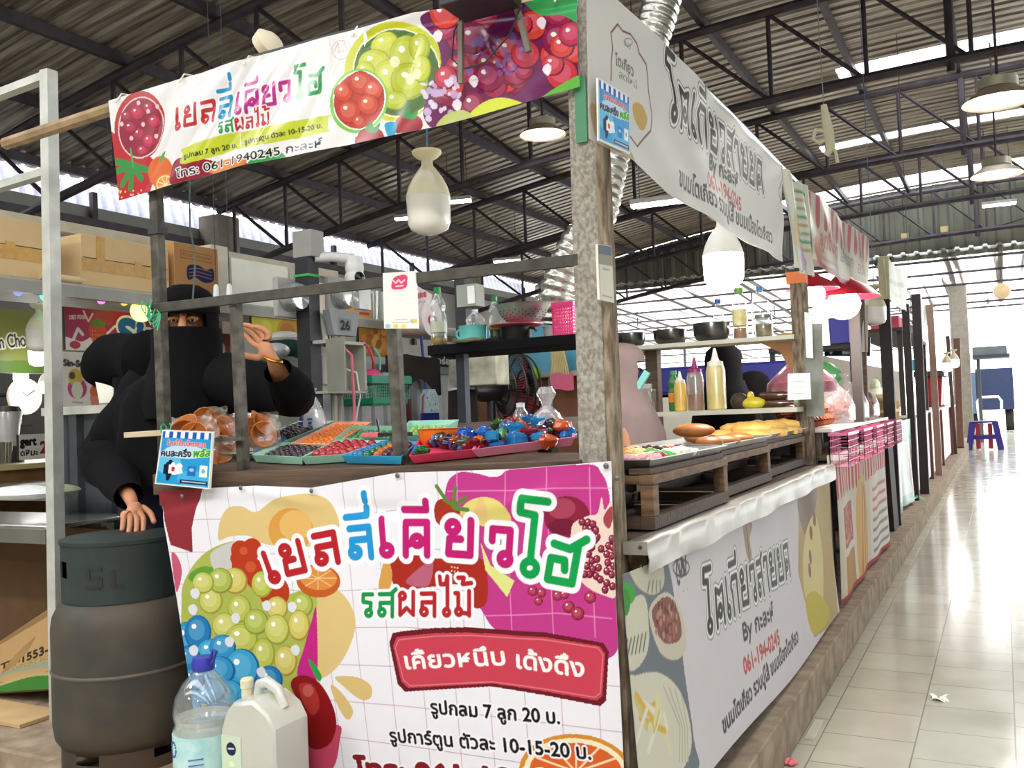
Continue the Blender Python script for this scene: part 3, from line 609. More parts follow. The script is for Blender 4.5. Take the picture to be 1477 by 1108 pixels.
for px, py in ((874, 672), (573, 686), (449, 708), (347, 704), (262, 716), (890, 690)):
    q = oY(px, py, YF-.006); MB(M('#6b6a66', .4, .8)).ball(q, .007, (1, .5, 1), 8, 6).obj('fixing_nail', fb)
# ---------------------------------------------------------------- front banner above
tp = np.array([oY(*p, 2.07)[[0, 2]] for p in ((155, 145), (245, 116), (330, 92), (450, 60), (600, 19), (661, 10), (752, 4), (833, -14))])
bt = np.array([oY(*p, 2.07)[[0, 2]] for p in ((169, 289), (254, 264), (350, 238), (418, 226), (516, 207), (630, 183), (740, 153), (834, 124))])
UW, UH = 1.68, .34
def cv2(px, py):
    q = oY(px, py, 2.07); x, z = q[0], q[2]; a = tp[0, 0]+(bt[0, 0]-tp[0, 0])*np.clip((2.27-z)/.32, 0, 1); u = (x-a)/(-.868-a)
    zt = np.interp(x, tp[:, 0], tp[:, 1]); zb = np.interp(x, bt[:, 0], bt[:, 1]); return (u*UW, (z-zb)/(zt-zb)*UH)
def P2(u, v):
    x = -2.5+u*(-.868+2.5)
    for _ in range(3):
        zt = np.interp(x, tp[:, 0], tp[:, 1]); zb = np.interp(x, bt[:, 0], bt[:, 1]); z = zb+v*(zt-zb); a = tp[0, 0]+(bt[0, 0]-tp[0, 0])*np.clip((2.27-z)/.32, 0, 1); x = a+u*(-.868-a)
    return np.stack([x, np.full_like(x, 2.07), z], -1)
B = Art(UW, UH, .0019, '#e6e4e6', cv2)
def d1(p): return c1(p, 4.22, (150, 60))
def d2(p): return c1(p, 2.896, (350, 0))
B.smooth(d1([(10, 560), (60, 560), (270, 700), (290, 760), (260, 930), (60, 1000), (20, 900)]), '#b81f2c')
B.ell(*d1([(205, 510)])[0], 35, 51, '#b3222a', .12); B.ell(*d1([(212, 520)])[0], 31.5, 45, '#e9c9c4', .12); B.ell(*d1([(212, 520)])[0], 30, 43, '#8f1030', .12)
for k, (x, y, r) in enumerate(((190, 430, 45), (260, 400, 40), (290, 480, 40), (200, 560, 45), (260, 600, 42), (150, 520, 40), (220, 660, 35), (130, 450, 34))): B.berry(*d1([(x, y)])[0], r/4.22, ('#b3163f', '#a0123a')[k % 2], '#e05a78', '#7a0c2c')
for x, y in ((200, 370), (225, 500), (155, 585), (300, 570), (100, 500), (255, 420), (310, 390)): B.ell(*d1([(x, y)])[0], 2.6, 3.4, '#e6b8c8')
for x, y in ((40, 720), (30, 800), (100, 870), (150, 890), (215, 830), (255, 780), (80, 730)): B.stroke(d1([(160, 750), (x, y)]), .022, '#2f8a3c')
B.stroke(d1([(150, 650), (165, 760)]), .008, '#3fa04a')
for k in range(16): B.ell(*d1([(70+rnd.random()*150, 900+rnd.random()*80)])[0], 1.2, 1.5, '#e8c07a')
B.ell(*d1([(335, 790)])[0], 19, 23, '#d5662a'); B.smooth(d1([(320, 735), (340, 680), (362, 665), (350, 710)]), '#3f9a3a')
B.ell(*d1([(370, 870)])[0], 16, 16, '#d9822c'); B.ell(*d1([(370, 870)])[0], 13.5, 13.5, '#efd9a8'); B.ell(*d1([(370, 870)])[0], 12, 12, '#dd8f3a')
for a in range(0, 360, 40): B.stroke([d1([(370, 870)])[0], (237.7+12*math.cos(R_(a)), 266.2+12*math.sin(R_(a)))], .003, '#f2e2bc')
B.smooth(d1([(410, 760), (470, 700), (640, 720), (800, 750), (870, 740), (880, 800), (440, 880)]), '#8f1c34'); B.smooth(d1([(640, 740), (850, 700), (840, 760), (650, 800)]), '#cf7a2c'); B.smooth(d1([(870, 750), (1000, 660), (1100, 690), (1080, 740)]), '#2f9a4c')
B.smooth(d1([(470, 680), (490, 640), (790, 548), (815, 560), (815, 630), (795, 652), (485, 745)]), '#bfca34'); B.smooth(d1([(822, 560), (840, 545), (1360, 452), (1373, 470), (1368, 530), (1340, 560), (840, 648), (826, 635)]), '#bfca34')
B.text('รูปกลม 7 ลูก 20 บ.', d1([(485, 712)])[0], d1([(800, 638)])[0], .0155, '#20201c', .0012); B.text('รูปการ์ตูน ตัวละ 10-15-20 บ.', d1([(850, 622)])[0], d1([(1335, 525)])[0], .0155, '#20201c', .0012)
B.text('โทร: 061-1940245 กะละห์', d1([(440, 828)])[0], d1([(1340, 640)])[0], .026, '#151418', .0014, '#efeef0', .003)
hc = ['#b8262c', '#b8262c', '#c02c34', '#1f8fc0', '#b52a86', '#b52a86', '#b52a86', '#b52a86', '#129048', '#129048']
B.glyphs('เยลลี่เคียวโฮ', (249, 188), (26.3, -6.6), (.5, -31), .0135, '#000', out='#f2f0f4', outw=.004, cols=hc)
B.glyphs('รสผลไม้', (314, 193), (14.3, -2.9), (.3, -16.5), .0078, '#000', out='#f2f0f4', outw=.003, cols=['#149048', '#149048', '#b8242c', '#b8242c', '#b8242c', '#b8242c'])
B.stroke(d2(arc(415, 210, 40)), .0012, '#b9406a'); B.stroke(d2([(385, 215), (400, 180), (402, 220), (420, 215), (425, 180), (440, 215)]), .0014, '#b9406a')
B.ell(*d2([(640, 300)])[0], 73, 72, '#c5c92f', -.5); B.ell(*d2([(650, 305)])[0], 62, 66, '#eef0cf', -.5); B.ell(*d2([(650, 305)])[0], 60, 64, '#4d6d34', -.5)
for k, (x, y, r, q) in enumerate(((600, 190, 60, 60), (690, 240, 70, 90), (560, 270, 70, 60), (740, 200, 45, 60), (620, 330, 70, 80), (700, 340, 80, 80), (750, 290, 40, 60), (640, 420, 50, 40), (520, 300, 40, 40))): B.berry(*d2([(x, y)])[0], r/2.9, ('#c2c83a', '#b3be34')[k % 2], '#eef0a0', '#98a42c', q/2.9)
for x, y in ((730, 310), (640, 260), (700, 330)): B.ell(*d2([(x, y)])[0], 7, 8, '#e9ecc4', al=.8)
B.ell(*d2([(490, 425)])[0], 41, 47, '#78bf4a', .35); B.ell(*d2([(492, 422)])[0], 37, 43, '#eef0e8', .35); B.ell(*d2([(492, 422)])[0], 35, 41, '#b93420', .35)
for k, (x, y, r) in enumerate(((430, 390, 40), (500, 350, 50), (550, 380, 42), (450, 470, 50), (530, 440, 45), (490, 510, 30))): B.berry(*d2([(x, y)])[0], r/2.9, ('#cc4228', '#c23a26')[k % 2], '#f0a080', '#9c2818')
B.smooth(d2([(740, 90), (800, 45), (1000, 30), (1420, -20), (1420, 345), (1235, 430), (960, 495), (815, 540), (765, 500), (770, 430), (830, 300), (810, 170)]), '#6a1c58')
r2 = random.Random(3)
for k in range(46):
    x, y = 830+r2.random()*560, 40+r2.random()*400
    if y > 480-(x-830)*.2: continue
    B.berry(*d2([(x, y)])[0], (40+r2.random()*32)/2.9, ('#b8264e', '#a01c48', '#c23444', '#8c1a4c', '#d0402f')[k % 5], '#ee88a8', '#6f0f34')
for k in range(70):
    x, y = (930+r2.random()*240, 120+r2.random()*190) if k % 2 else (760+r2.random()*150, 330+r2.random()*170)
    B.ell(*d2([(x, y)])[0], 2.5+4*r2.random(), 2+4*r2.random(), ('#c4a8d6', '#8f6fb4', '#e2d4ec', '#7a52a0')[k % 4], r2.random()*3, .85)
for x, y in ((965, 340), (1245, 95), (895, 440), (1270, 290), (815, 150)): B.smooth(d2([(x-18, y), (x, y-25), (x+20, y-8), (x+6, y+26)]), '#efe2ec')
B.smooth(d2([(1235, 425), (1300, 370), (1420, 310), (1420, 400), (1300, 430)]), '#66b648'); B.smooth(d2([(1180, -10), (1420, -30), (1420, 95), (1330, 60), (1240, 60)]), '#37a057'); B.smooth(d2([(945, 497), (1000, 430), (1090, 408), (1190, 445), (1120, 475)]), '#cfd63c'); B.smooth(d2([(815, 535), (850, 480), (920, 460), (955, 495)]), '#b9c06a')
for x, y in ((540, 575), (700, 520)):
    B.ell(*d2([(x, y)])[0], 20, 15, '#9c1f2a'); B.ell(*d2([(x-40, y+15)])[0], 10, 9, '#9c1f2a'); B.smooth(d2([(x-25, y-30), (x+5, y-70), (x+10, y-40), (x+40, y-60), (x+25, y-20)]), '#2f9044')
B.smooth(d2([(600, 520), (650, 515), (640, 570), (615, 575)]), '#1f98c4')
ub = T('fascia_banner', 'long white fruit-jelly banner hung along the stall front top', 'banner', (-1.67, 2.07, 1.98))
def bul2(u, v):
    w = .006*np.sin(u*6+1)+.0035*np.sin((u*.9-v*.35)*38)*np.exp(-((u-.33)/.16)**2)+.004*np.sin((u-v*.2)*19+2)*np.exp(-((u-.2)/.2)**2)
    w = w+.003*np.sin((u-v*.3)*26)*(u > .55)+.01*np.exp(-((v-.9)/.06)**2)*(u > .62)
    for a, k, s_, h in ((.16, .55, .010, .0045), (.24, .75, .014, .006), (.29, .62, .008, .0045), (.36, .7, .012, .005), (.42, .5, .009, .004), (.12, .3, .012, .004), (.52, .45, .012, .004), (.7, .25, .014, .005), (.86, -.3, .013, .005)):
        d = (u-a)-k*.2*(v-.5)*1.6; w = w+h*np.exp(-(d/s_)**2)*np.exp(-((v-.55)/.42)**2)
    return -w
sheet(B, 'banner_sheet', P2, ub, M_print(.24), bulge=bul2)
for u_ in (.03, .2, .36, .6, .97):
    x = tp[0, 0]+u_*(-.868-tp[0, 0]); z = np.interp(x, tp[:, 0], tp[:, 1]); MB(M('#d8d4c0', .6)).tube([(x, 2.06, z-.02), (x+.004, 2.08, z+.012), (x, 2.125, z+.02 if u_ < .9 else z)], .003, 5).obj('tie_loop', ub)
MB(blackst).beam((-1.9, 2.085, np.interp(-1.9, tp[:, 0], tp[:, 1])+.006), (-1.42, 2.085, np.interp(-1.42, tp[:, 0], tp[:, 1])+.006), .01, .014).obj('hem_rod', ub)
# ---------------------------------------------------------------- side banners along the aisle
XS = -.772
def yz(px, py, X=XS): q = oX(px, py, X); return (q[1], q[2])
def d3(p): return c1(p, 3.692, (820, 0))
Y0, Y1 = 1.885, yz(1127, 239)[0]
stp = np.array([yz(*p) for p in ((847, -12), (882, 1), (940, 55), (1010, 125), (1080, 195), (1127, 240))]); sbt = np.array([yz(*p) for p in ((855, 203), (869, 211), (909, 231), (961, 280), (1060, 337), (1148, 385))])
SWd, SHt = Y1-Y0, .42
def zt3(y): return np.interp(y, stp[:, 0], stp[:, 1])
def zb3(y): return np.interp(y, sbt[:, 0], sbt[:, 1])
def m3(px, py):
    y, z = yz(px, py); return (y-Y0, (z-zb3(y))/(zt3(y)-zb3(y))*SHt)
C3 = Art(SWd, SHt, .0026, '#e2e0da')
def mm(p): return [m3(x, y) for x, y in p]
def tokyo(C, a, b, hh, wd, cols=('#232220', '#f4f2ee')):
    ems = sum(GL[c][0]+.18 for c in 'โตเกียวสายยด' if GL[c][0])-.18; ux = ((b[0]-a[0])/ems, (b[1]-a[1])/ems); uy = (0, hh)
    for w_, c_ in ((wd+.026, '#4a4845'), (wd+.018, '#f4f2ee'), (wd, cols[0])): C.glyphs('โตเกียวสายยด', a, ux, uy, w_, c_)
C3.stroke(mm(d3([(130, 600), (150, 690), (230, 790), (320, 860)])), .05, '#cda95a', .7); C3.smooth(mm(d3([(320, 560), (360, 560), (390, 640), (370, 700), (330, 640)])), '#d2b066')
sc = mm(d3([(240, 135), (262, 170), (300, 190), (330, 240), (345, 290), (385, 350), (400, 420), (408, 520), (415, 610), (410, 700), (385, 735), (355, 782), (330, 750), (290, 700)])); C3.stroke(sc, .006, '#7d4c34'); C3.stroke(mm(d3([(240, 135), (205, 180), (212, 260), (205, 330), (210, 430)])), .006, '#7d4c34')
C3.text('โตเกียว', m3(882, 95), m3(909, 112), .03, '#6d6a66', .001); C3.text('ขนม', m3(894, 66), m3(902, 73), .018, '#6d6a66'); C3.text('สดใหม่', m3(888, 113), m3(914, 130), .022, '#7a6a60'); C3.stroke(mm(d3(arc(290, 230, 20))), .002, '#5a5652')
tokyo(C3, m3(955, 168), m3(1103, 278), .125, .022)
C3.text('By กะละห์', m3(1021, 243), m3(1064, 271), .05, '#2a2826', .004); C3.text('061-194-0245', m3(1018, 268), m3(1072, 304), .05, '#c4483c', .003); C3.text('ขนมโตเกียว รวมปูไส้ ขนมเบื้องโตเกียว', m3(974, 267), m3(1116, 351), .055, '#2f2d2b', .003)
C3.stroke(mm(d3([(1128, 880), (1135, 960), (1122, 1010), (1140, 1080)])), .008, '#7d4c34')
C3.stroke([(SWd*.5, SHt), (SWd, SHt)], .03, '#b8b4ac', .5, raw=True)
def bul3(u, v): return .012*np.sin(u*5+.5)+.004*np.sin((u*1.1+v*.5)*23)*np.exp(-((u-.25)/.3)**2)+.0035*np.sin((u-v*.4)*31+1)+.008*np.sin(u*17)*np.exp(-(v/.15)**2)
sb = T('aisle_banner', 'white pancake banner with black letters over the aisle counter', 'banner', (XS, 2.9, 1.78))
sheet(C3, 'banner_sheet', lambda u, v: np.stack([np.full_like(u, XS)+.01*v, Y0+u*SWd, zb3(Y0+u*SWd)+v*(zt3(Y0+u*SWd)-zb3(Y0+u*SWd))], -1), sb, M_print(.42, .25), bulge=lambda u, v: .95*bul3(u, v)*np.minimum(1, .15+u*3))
one(MB(M('#8a8f94', .3, .9)).tube([(-.79, 1.95, 2.19), (-.785, 3.2, 2.21), (-.79, 4.5, 2.215)], .012, 8), 'roof_pole', 'thin metal pole carrying the white pancake banner', 'pole')
LY0, LY1 = 1.99, 4.76
def zb4(y): return .225-.02*(y-2)+.015*np.sin(y*3)
def m4(px, py, X=XS): y, z = yz(px, py, X); return (y-LY0, (z-zb4(y))/(.835-zb4(y))*.62)
C4 = Art(LY1-LY0, .62, .0034, '#d6d0d2')
def d4(p): return [m4(870+x/2.588, 680+y/2.588) for x, y in p]
C4.smooth(d4([(-20, 330), (120, 320), (230, 330), (270, 560), (290, 760), (310, 1000), (300, 1130), (-20, 1300)]), '#737a82')
C4.smooth(d4([(105, 370), (150, 340), (215, 350), (220, 420), (190, 460), (140, 440)]), '#c9c6ae'); C4.smooth(d4([(50, 620), (60, 540), (120, 470), (160, 480), (170, 640), (140, 720), (90, 740)]), '#d3cfb9')
for k in range(6): C4.stroke(d4([(80+k*14, 690-k*4), (95+k*13, 630-k*5)]), .008, '#6c7266')
for k in range(4): C4.stroke(d4([(165+k*14, 450), (170+k*12, 410)]), .007, '#7c8274')
C4.smooth(d4([(50, 480), (70, 430), (110, 420), (125, 470), (90, 510)]), '#4aa844'); C4.ell(*d4([(90, 490)])[0], .03, .03, '#3b9438')
C4.smooth(d4([(170, 540), (195, 470), (240, 455), (285, 520), (300, 640), (270, 700), (210, 680)]), '#cfc7b2'); C4.smooth(d4([(180, 540), (200, 485), (240, 470), (275, 530), (280, 620), (220, 640)]), '#8a5a50')
for k in range(40): C4.ell(*d4([(195+r2.random()*75, 490+r2.random()*140)])[0], .008, .01, ('#b98a7c', '#6f4038', '#a56a60')[k % 3])
C4.smooth(d4([(80, 820), (130, 760), (210, 755), (270, 820), (300, 940), (290, 1060), (200, 1200), (90, 1300)]), '#d6d2bd')
for k in range(14): C4.stroke(d4([(110+r2.random()*120, 830+r2.random()*180), (130+r2.random()*120, 860+r2.random()*200)]), .016, ('#ded9a6', '#e6e2cc', '#cfc48a', '#d8b24c')[k % 4])
for k in range(4): C4.stroke(d4([(215+k*20, 800+k*10), (265+k*8, 950), (255+k*10, 1080)]), .006, '#b5b39c')
C4.stroke(d4(arc(290, 360, 32)+[]), .006, '#4b474a'); C4.stroke(d4([(270, 390), (275, 330), (285, 385), (300, 330), (305, 370)]), .007, '#4b474a'); C4.text('حلال', d4([(272, 372)])[0], d4([(310, 350)])[0], .07, '#4b474a', .003); C4.text('HALAL', d4([(275, 402)])[0], d4([(308, 388)])[0], .02, '#4b474a')
tokyo(C4, d4([(375, 612)])[0], d4([(705, 385)])[0], .12, .022)
C4.text('By กะละห์', d4([(515, 632)])[0], d4([(635, 548)])[0], .055, '#2f2c2c', .004); C4.text('061-194-0245', d4([(507, 757)])[0], d4([(648, 640)])[0], .05, '#b5564a', .003); C4.text('ขนมโตเกียว รวมปูไส้ ขนมเบื้องโตเกียว', d4([(415, 975)])[0], d4([(715, 630)])[0], .045, '#413c3c', .003)
C4.smooth(d4([(525, 190), (545, 170), (570, 200), (555, 250), (560, 320), (540, 320)]), '#a38a70'); C4.stroke(d4([(540, 180), (545, 260), (550, 340)]), .012, '#5a4a40')
C4.poly(d4([(740, 60), (850, -10), (860, 560), (770, 620), (730, 380)]), '#b79f6a'); C4.smooth(d4([(735, 130), (760, 60), (800, 70), (780, 200), (760, 240)]), '#7d6250'); C4.smooth(d4([(750, 300), (790, 160), (815, 300), (810, 480), (780, 600), (750, 480)]), '#d8c98c')
for x, y in ((780, 230), (775, 320), (770, 370), (790, 180)): C4.ell(*d4([(x, y)])[0], .03, .03, '#8c3a30')
C4.smooth(d4([(750, 480), (790, 450), (830, 530), (770, 610)]), '#c2b23e')
def bul4(u, v): return .012*np.sin(u*7+.5)*(.4+.6*v)+.006*np.sin((u+v*.12)*41)*np.maximum(0, v-.2)+.01*np.sin(u*4)*(1-v)
lb = T('skirt_banner', 'greyish pancake banner hanging below the metal-edged counter', 'banner', (XS, 3.3, .2))
sheet(C4, 'banner_sheet', lambda u, v: np.stack([np.full_like(u, XS-.006)+.03*(1-v)*(1-v), LY0+u*(LY1-LY0), zb4(LY0+u*(LY1-LY0))+v*(.835-zb4(LY0+u*(LY1-LY0)))], -1), lb, M_print(.55), bulge=lambda u, v: .7*bul4(u, v))
# ---------------------------------------------------------------- trays of jelly balls on the sloping counter
def tray(name, label, px4, col, h=.024, group='jelly trays on the counter'):
    q = [oS(*p, .004) for p in px4]; c = sum(q)/4; n = nrm(np.cross(q[1]-q[0], q[3]-q[0])); n = n if n[2] > 0 else -n
    m = MB(M(col, .35, var=.04)); base = [c+(p-c)*.93 for p in q]; rim = [p+n*h for p in q]; lip = [c+(p-c)*1.03+n*h for p in q]; ins = [p+n*.003 for p in base]; ri = [c+(p-c)*.985+n*h for p in q]
    L = [base, lip, rim, ri, ins]
    vs = [p for l in L for p in l]; fs = [(3, 2, 1, 0)]+[(k*4+i, k*4+(i+1) % 4, k*4+4+(i+1) % 4, k*4+4+i) for k in range(4) for i in range(4)]+[(16, 17, 18, 19)]
    m.add(vs, fs); o = one(m, name, label, 'tray', group, smooth=30)
    return lambda s, t, up=0.: (ins[0]*(1-s)+ins[1]*s)*(1-t)+(ins[3]*(1-s)+ins[2]*s)*t+n*up
_bm = {}
def jelly(p, r, col, label, sq=1., cat='jelly ball', group=None, lump=False):
    key = (col, lump and rnd.randrange(4))
    if key not in _bm:
        m = MB(M(col, .1, var=.15, coat=.25, trans=.25))
        if lump:
            ph = [rnd.random()*6 for _ in range(4)]
            m.ball((0, 0, 0), 1, n=14, m=9); v = m.v[0]; a = np.arctan2(v[:, 1], v[:, 0]); k = 1+.16*np.sin(3*a+ph[0])+.12*np.sin(2*a+ph[1])+.1*np.sin(5*v[:, 2]+ph[2]); m.v[0] = v*k[:, None]*[1, .8, .62]
        else: m.ball((0, 0, 0), 1, n=12, m=8)
        o = m.obj('jelly_lump' if lump else 'jelly_ball'); o.data.transform(Matrix.Translation(o.location)); COL.objects.unlink(o); _bm[key] = o
    o = _bm[key].copy(); COL.objects.link(o); o.location = tuple(p+V(0, 0, r*.9*(.62 if lump else 1))); o.scale = (r, r, r*sq); o.rotation_euler = (0, 0, rnd.random()*6)
    return tag(o, label, cat, group)
def fill(f, s0, s1, t0, t1, ns, nt, r, col, label, group, jit=.2, sq=1.):
    for i in range(ns):
        for j in range(nt):
            s = s0+(s1-s0)*(i+.5+(rnd.random()-.5)*jit)/ns; t = t0+(t1-t0)*(j+.5+(rnd.random()-.5)*jit)/nt
            jelly(f(s, t), r*(.93+.14*rnd.random()), col, label, sq, 'jelly ball', group)
mint = '#9fd3bf'
f = tray('food_tray', 'mint tray with blue and dark purple balls beside the snack bags', ((312, 664), (370, 664), (482, 616), (432, 616)), mint)
fill(f, .08, .95, .03, .42, 3, 5, .0165, '#12609e', 'blue jelly ball in the front half of the mint tray by the snack bags', 'blue jelly balls')
fill(f, .08, .95, .46, .97, 3, 8, .0165, '#2a1424', 'dark purple jelly ball in the back half of the mint tray by the snack bags', 'dark purple jelly balls at the back')
f = tray('food_tray', 'mint tray of small dark purple balls at the counter edge', ((366, 667), (437, 671), (478, 652), (412, 648)), mint)
fill(f, .05, .95, .1, .95, 7, 5, .011, '#2e1626', 'small dark purple jelly ball in the mint tray at the counter edge', 'small dark purple jelly balls')
f = tray('food_tray', 'peach tray full of small orange jelly balls', ((420, 650), (480, 652), (536, 618), (486, 617)), '#f0a183')
fill(f, .05, .95, .04, .97, 6, 11, .0105, '#f08019', 'small orange jelly ball in the peach tray', 'small orange jelly balls')
f = tray('food_tray', 'mint tray holding red jelly balls by the blue tray', ((437, 671), (497, 667), (556, 646), (484, 646)), mint)
fill(f, .06, .95, .1, .95, 5, 5, .0155, '#a81422', 'red jelly ball in the mint tray next to the blue tray', 'red jelly balls')
f = tray('food_tray', 'green tray of tiny green balls at the back beside the tongs', ((484, 646), (560, 645), (575, 627), (508, 626)), '#8cc4ad', .03)
fill(f, .05, .95, .3, .95, 7, 5, .01, '#3a8a3e', 'tiny green jelly ball in the tray beside the tongs', 'tiny green jelly balls')
f = tray('food_tray', 'mint tray of pale green balls behind the orange bowl', ((575, 641), (625, 640), (662, 618), (592, 619)), mint, .03)
fill(f, .05, .95, .1, .95, 6, 5, .01, '#9cc86a', 'pale green jelly ball in the tray behind the orange bowl', 'pale green jelly balls')
f = tray('food_tray', 'bright blue tray of mixed jelly balls at the middle steel post', ((496, 669), (580, 671), (604, 648), (556, 646)), '#2e9fd0')
mix = [('#1a6fae', 'blue'), ('#1f6a34', 'dark green'), ('#c9641e', 'orange'), ('#4a1c30', 'plum'), ('#8a1a20', 'red')]
for k, (c, n) in enumerate(mix): fill(f, .04+.18*k, .2+.18*k, .08, .92, 1 if k else 2, 5, .0145, c, n+' jelly ball in the bright blue tray', n+' jelly balls of the blue tray')
f7 = tray('food_tray', 'red-pink tray of mixed jelly shapes beside the blue tray', ((593, 670), (690, 660), (706, 634), (606, 645)), '#dc3f62')
f8 = tray('food_tray', 'pink tray of glossy jelly shapes next to the corner post', ((684, 661), (829, 643), (824, 620), (700, 634)), '#e58aa4')
cl = [('#1b5f9c', 'blue'), ('#33262e', 'near-black'), ('#2c5c2c', 'green'), ('#c2561e', 'orange'), ('#7e1826', 'dark red'), ('#2a1230', 'purple'), ('#1c7cb8', 'bright blue')]
for k in range(26):
    c, n = cl[(k*3+k//5) % 7]; jelly(f7(.06+.88*((k*.618) % 1), .06+.88*((k*.381+.1) % 1), .002+.012*(k % 2)), .02+.006*rnd.random(), c, n+' jelly shape lying in the red-pink tray', 1, 'jelly', n+' jelly shapes in the red-pink tray', True)
for k in range(44):
    c, n = cl[(k*5+k//7) % 7]; jelly(f8(.04+.9*((k*.618+.2) % 1), .06+.9*((k*.755) % 1), .002+.014*(k % 3)), .02+.008*rnd.random(), c, n+' jelly shape lying in the pink tray', 1, 'jelly', n+' jelly shapes in the pink tray', True)
for px, py, c, n, r in ((652, 640, '#3b2836', 'plum', .03), (672, 632, '#1d4fa8', 'blue', .034), (698, 628, '#2a6fd0', 'bright blue', .034), (690, 641, '#d8701e', 'orange', .03), (712, 640, '#1f4a20', 'dark green', .036), (728, 630, '#4fa050', 'pale green', .03), (745, 640, '#1c6aa6', 'deep blue', .034), (764, 632, '#8e2030', 'red', .034), (784, 632, '#5a1230', 'wine red', .034), (802, 628, '#1e0f1c', 'black', .04), (818, 628, '#1d76c4', 'azure', .026), (790, 640, '#c25024', 'amber', .03)):
    jelly(oS(px, py+6, .012), r, c, n+' wrapped jelly piled at the back of the pink tray', 1, 'jelly', None, True)
b = MB(M('#f07c1c', .35)); p = oS(634, 643, .004); b.open_lathe([(.05, 0), (.055, .004), (.066, .05), (.07, .052)], p, 28); one(b, 'plastic_bowl', 'orange plastic bowl standing among the jelly trays', 'bowl')
t = T('tongs', 'black tongs with pink grips lying on the back trays', 'tongs', oS(555, 626, .04))
a, b_ = oS(522, 628, .045), oS(594, 626, .045)
MB(M('#e0707c', .5)).beam(a, a+(b_-a)*.35, .012, .016).obj('grip', t, bev=.003); MB(M('#222226', .4)).beam(a+(b_-a)*.3, b_, .01, .012).obj('jaw', t); MB(M('#3a3a3e', .4, .5)).beam(a+(b_-a)*.3+V(0, .02, 0), a+(b_-a)*.3+V(-.01, .02, .05), .006).obj('jaw', t)
# clear bags of orange wafers
clearbag = M('#f4ece4', .12, clear=.9, bump=.8, scale=22)
waf = M('#cc7c36', .5, var=.25, scale=20, col2='#a85a20')
def wafer_bag(p, sc, rz, label):
    r = T('snack_bag', label, 'bag of snacks', p, 'clear bags of orange snacks on the counter'); r.rotation_euler = (0, 0, 0)
    rr = random.Random(int(abs(p[0])*1e4)); W_ = .095*sc; Hh = .15*sc
    u = np.linspace(0, 2*math.pi, 29)[:-1]; rows = []
    for i, v in enumerate(np.linspace(0, 1, 13)):
        ww = W_*(.86+.2*math.sin(v*2.4)); dd = .055*sc*max(.04, math.sin(min(1, v*1.25+.18)*math.pi*.97) if v > .05 else .7)
        if v > .86: dd = .006*sc+.004
        rows.append([(p[0]+math.cos(rz)*ww*math.cos(a)*(1+.05*math.sin(5*a+i)), p[1]+dd*math.sin(a)+math.sin(rz)*ww*math.cos(a)+.006*math.sin(3*a+i*1.7), p[2]+Hh*v+.006*math.sin(4*a+i)*(v > .1)) for a in u])
    MB(clearbag).grid(rows, closed=True).obj('clear_film', r, smooth=30)
    for k in range(7):
        c = V(p[0]+(rr.random()-.5)*W_*1.1, p[1]+(rr.random()-.5)*.03, p[2]+.035*sc+.085*sc*(k/7))
        m3 = Matrix.Rotation(rr.random()*3, 3, 'Z') @ Matrix.Rotation(.5+rr.random()*1.1, 3, 'X')
        MB(waf).open_lathe([(.004, 0), (.02*sc, .004), (.036*sc, .016*sc), (.047*sc, .03*sc)], c, 16, M3=m3, th=.003).obj('snack', r)
    return r
for px, py, y, sc, rz, lb_ in ((278, 660, 2.22, 1.05, .1, 'clear bag of orange snacks right behind the blue sign'), (318, 655, 2.3, 1.0, -.1, 'clear bag of orange snacks between the two slim steel posts'), (368, 648, 2.36, .95, .15, 'clear bag of orange snacks beside the tray of blue balls'), (296, 640, 2.42, 1.12, 0, 'clear bag of orange snacks at the back below the black cape'), (366, 628, 2.58, 1.0, -.1, 'topmost clear bag of orange snacks beside the slim steel post')):
    q = oY(px, py, y); wafer_bag((q[0], y, bz(q[0], y) if y < 2.5 else q[2]-.06), sc, rz, lb_)
# clear knotted bag of ice at the back of the counter
q = V(oY(455, 612, 2.9)[0], 2.89, bz(-2.1, 2.89)); r = T('plastic_bag', 'clear knotted plastic bag with blue print behind the purple balls', 'plastic bag', q)
MB(M('#eef0f0', .15, clear=.7, bump=.5, scale=18)).lathe([(.045, 0), (.058, .01), (.056, .04), (.045, .08), (.028, .115), (.012, .14), (.009, .148), (.02, .168), (.014, .172)], q, 18, sy=.7).obj('clear_film', r, smooth=60)
MB(M('#e8e8ea', .5, clear=.25)).lathe([(.04, .004), (.05, .012), (.047, .05), (.036, .085), (.0, .09)], q, 16, sy=.65).obj('ice', r)
for dx, w_ in ((-.026, .022), (.016, .024)):
    MB(M('#2a3fa0', .5)).box(q+V(dx, -.042, .05), (w_, .002, .007)).box(q+V(dx, -.0425, .035), (w_*.7, .002, .009)).obj('print', r)
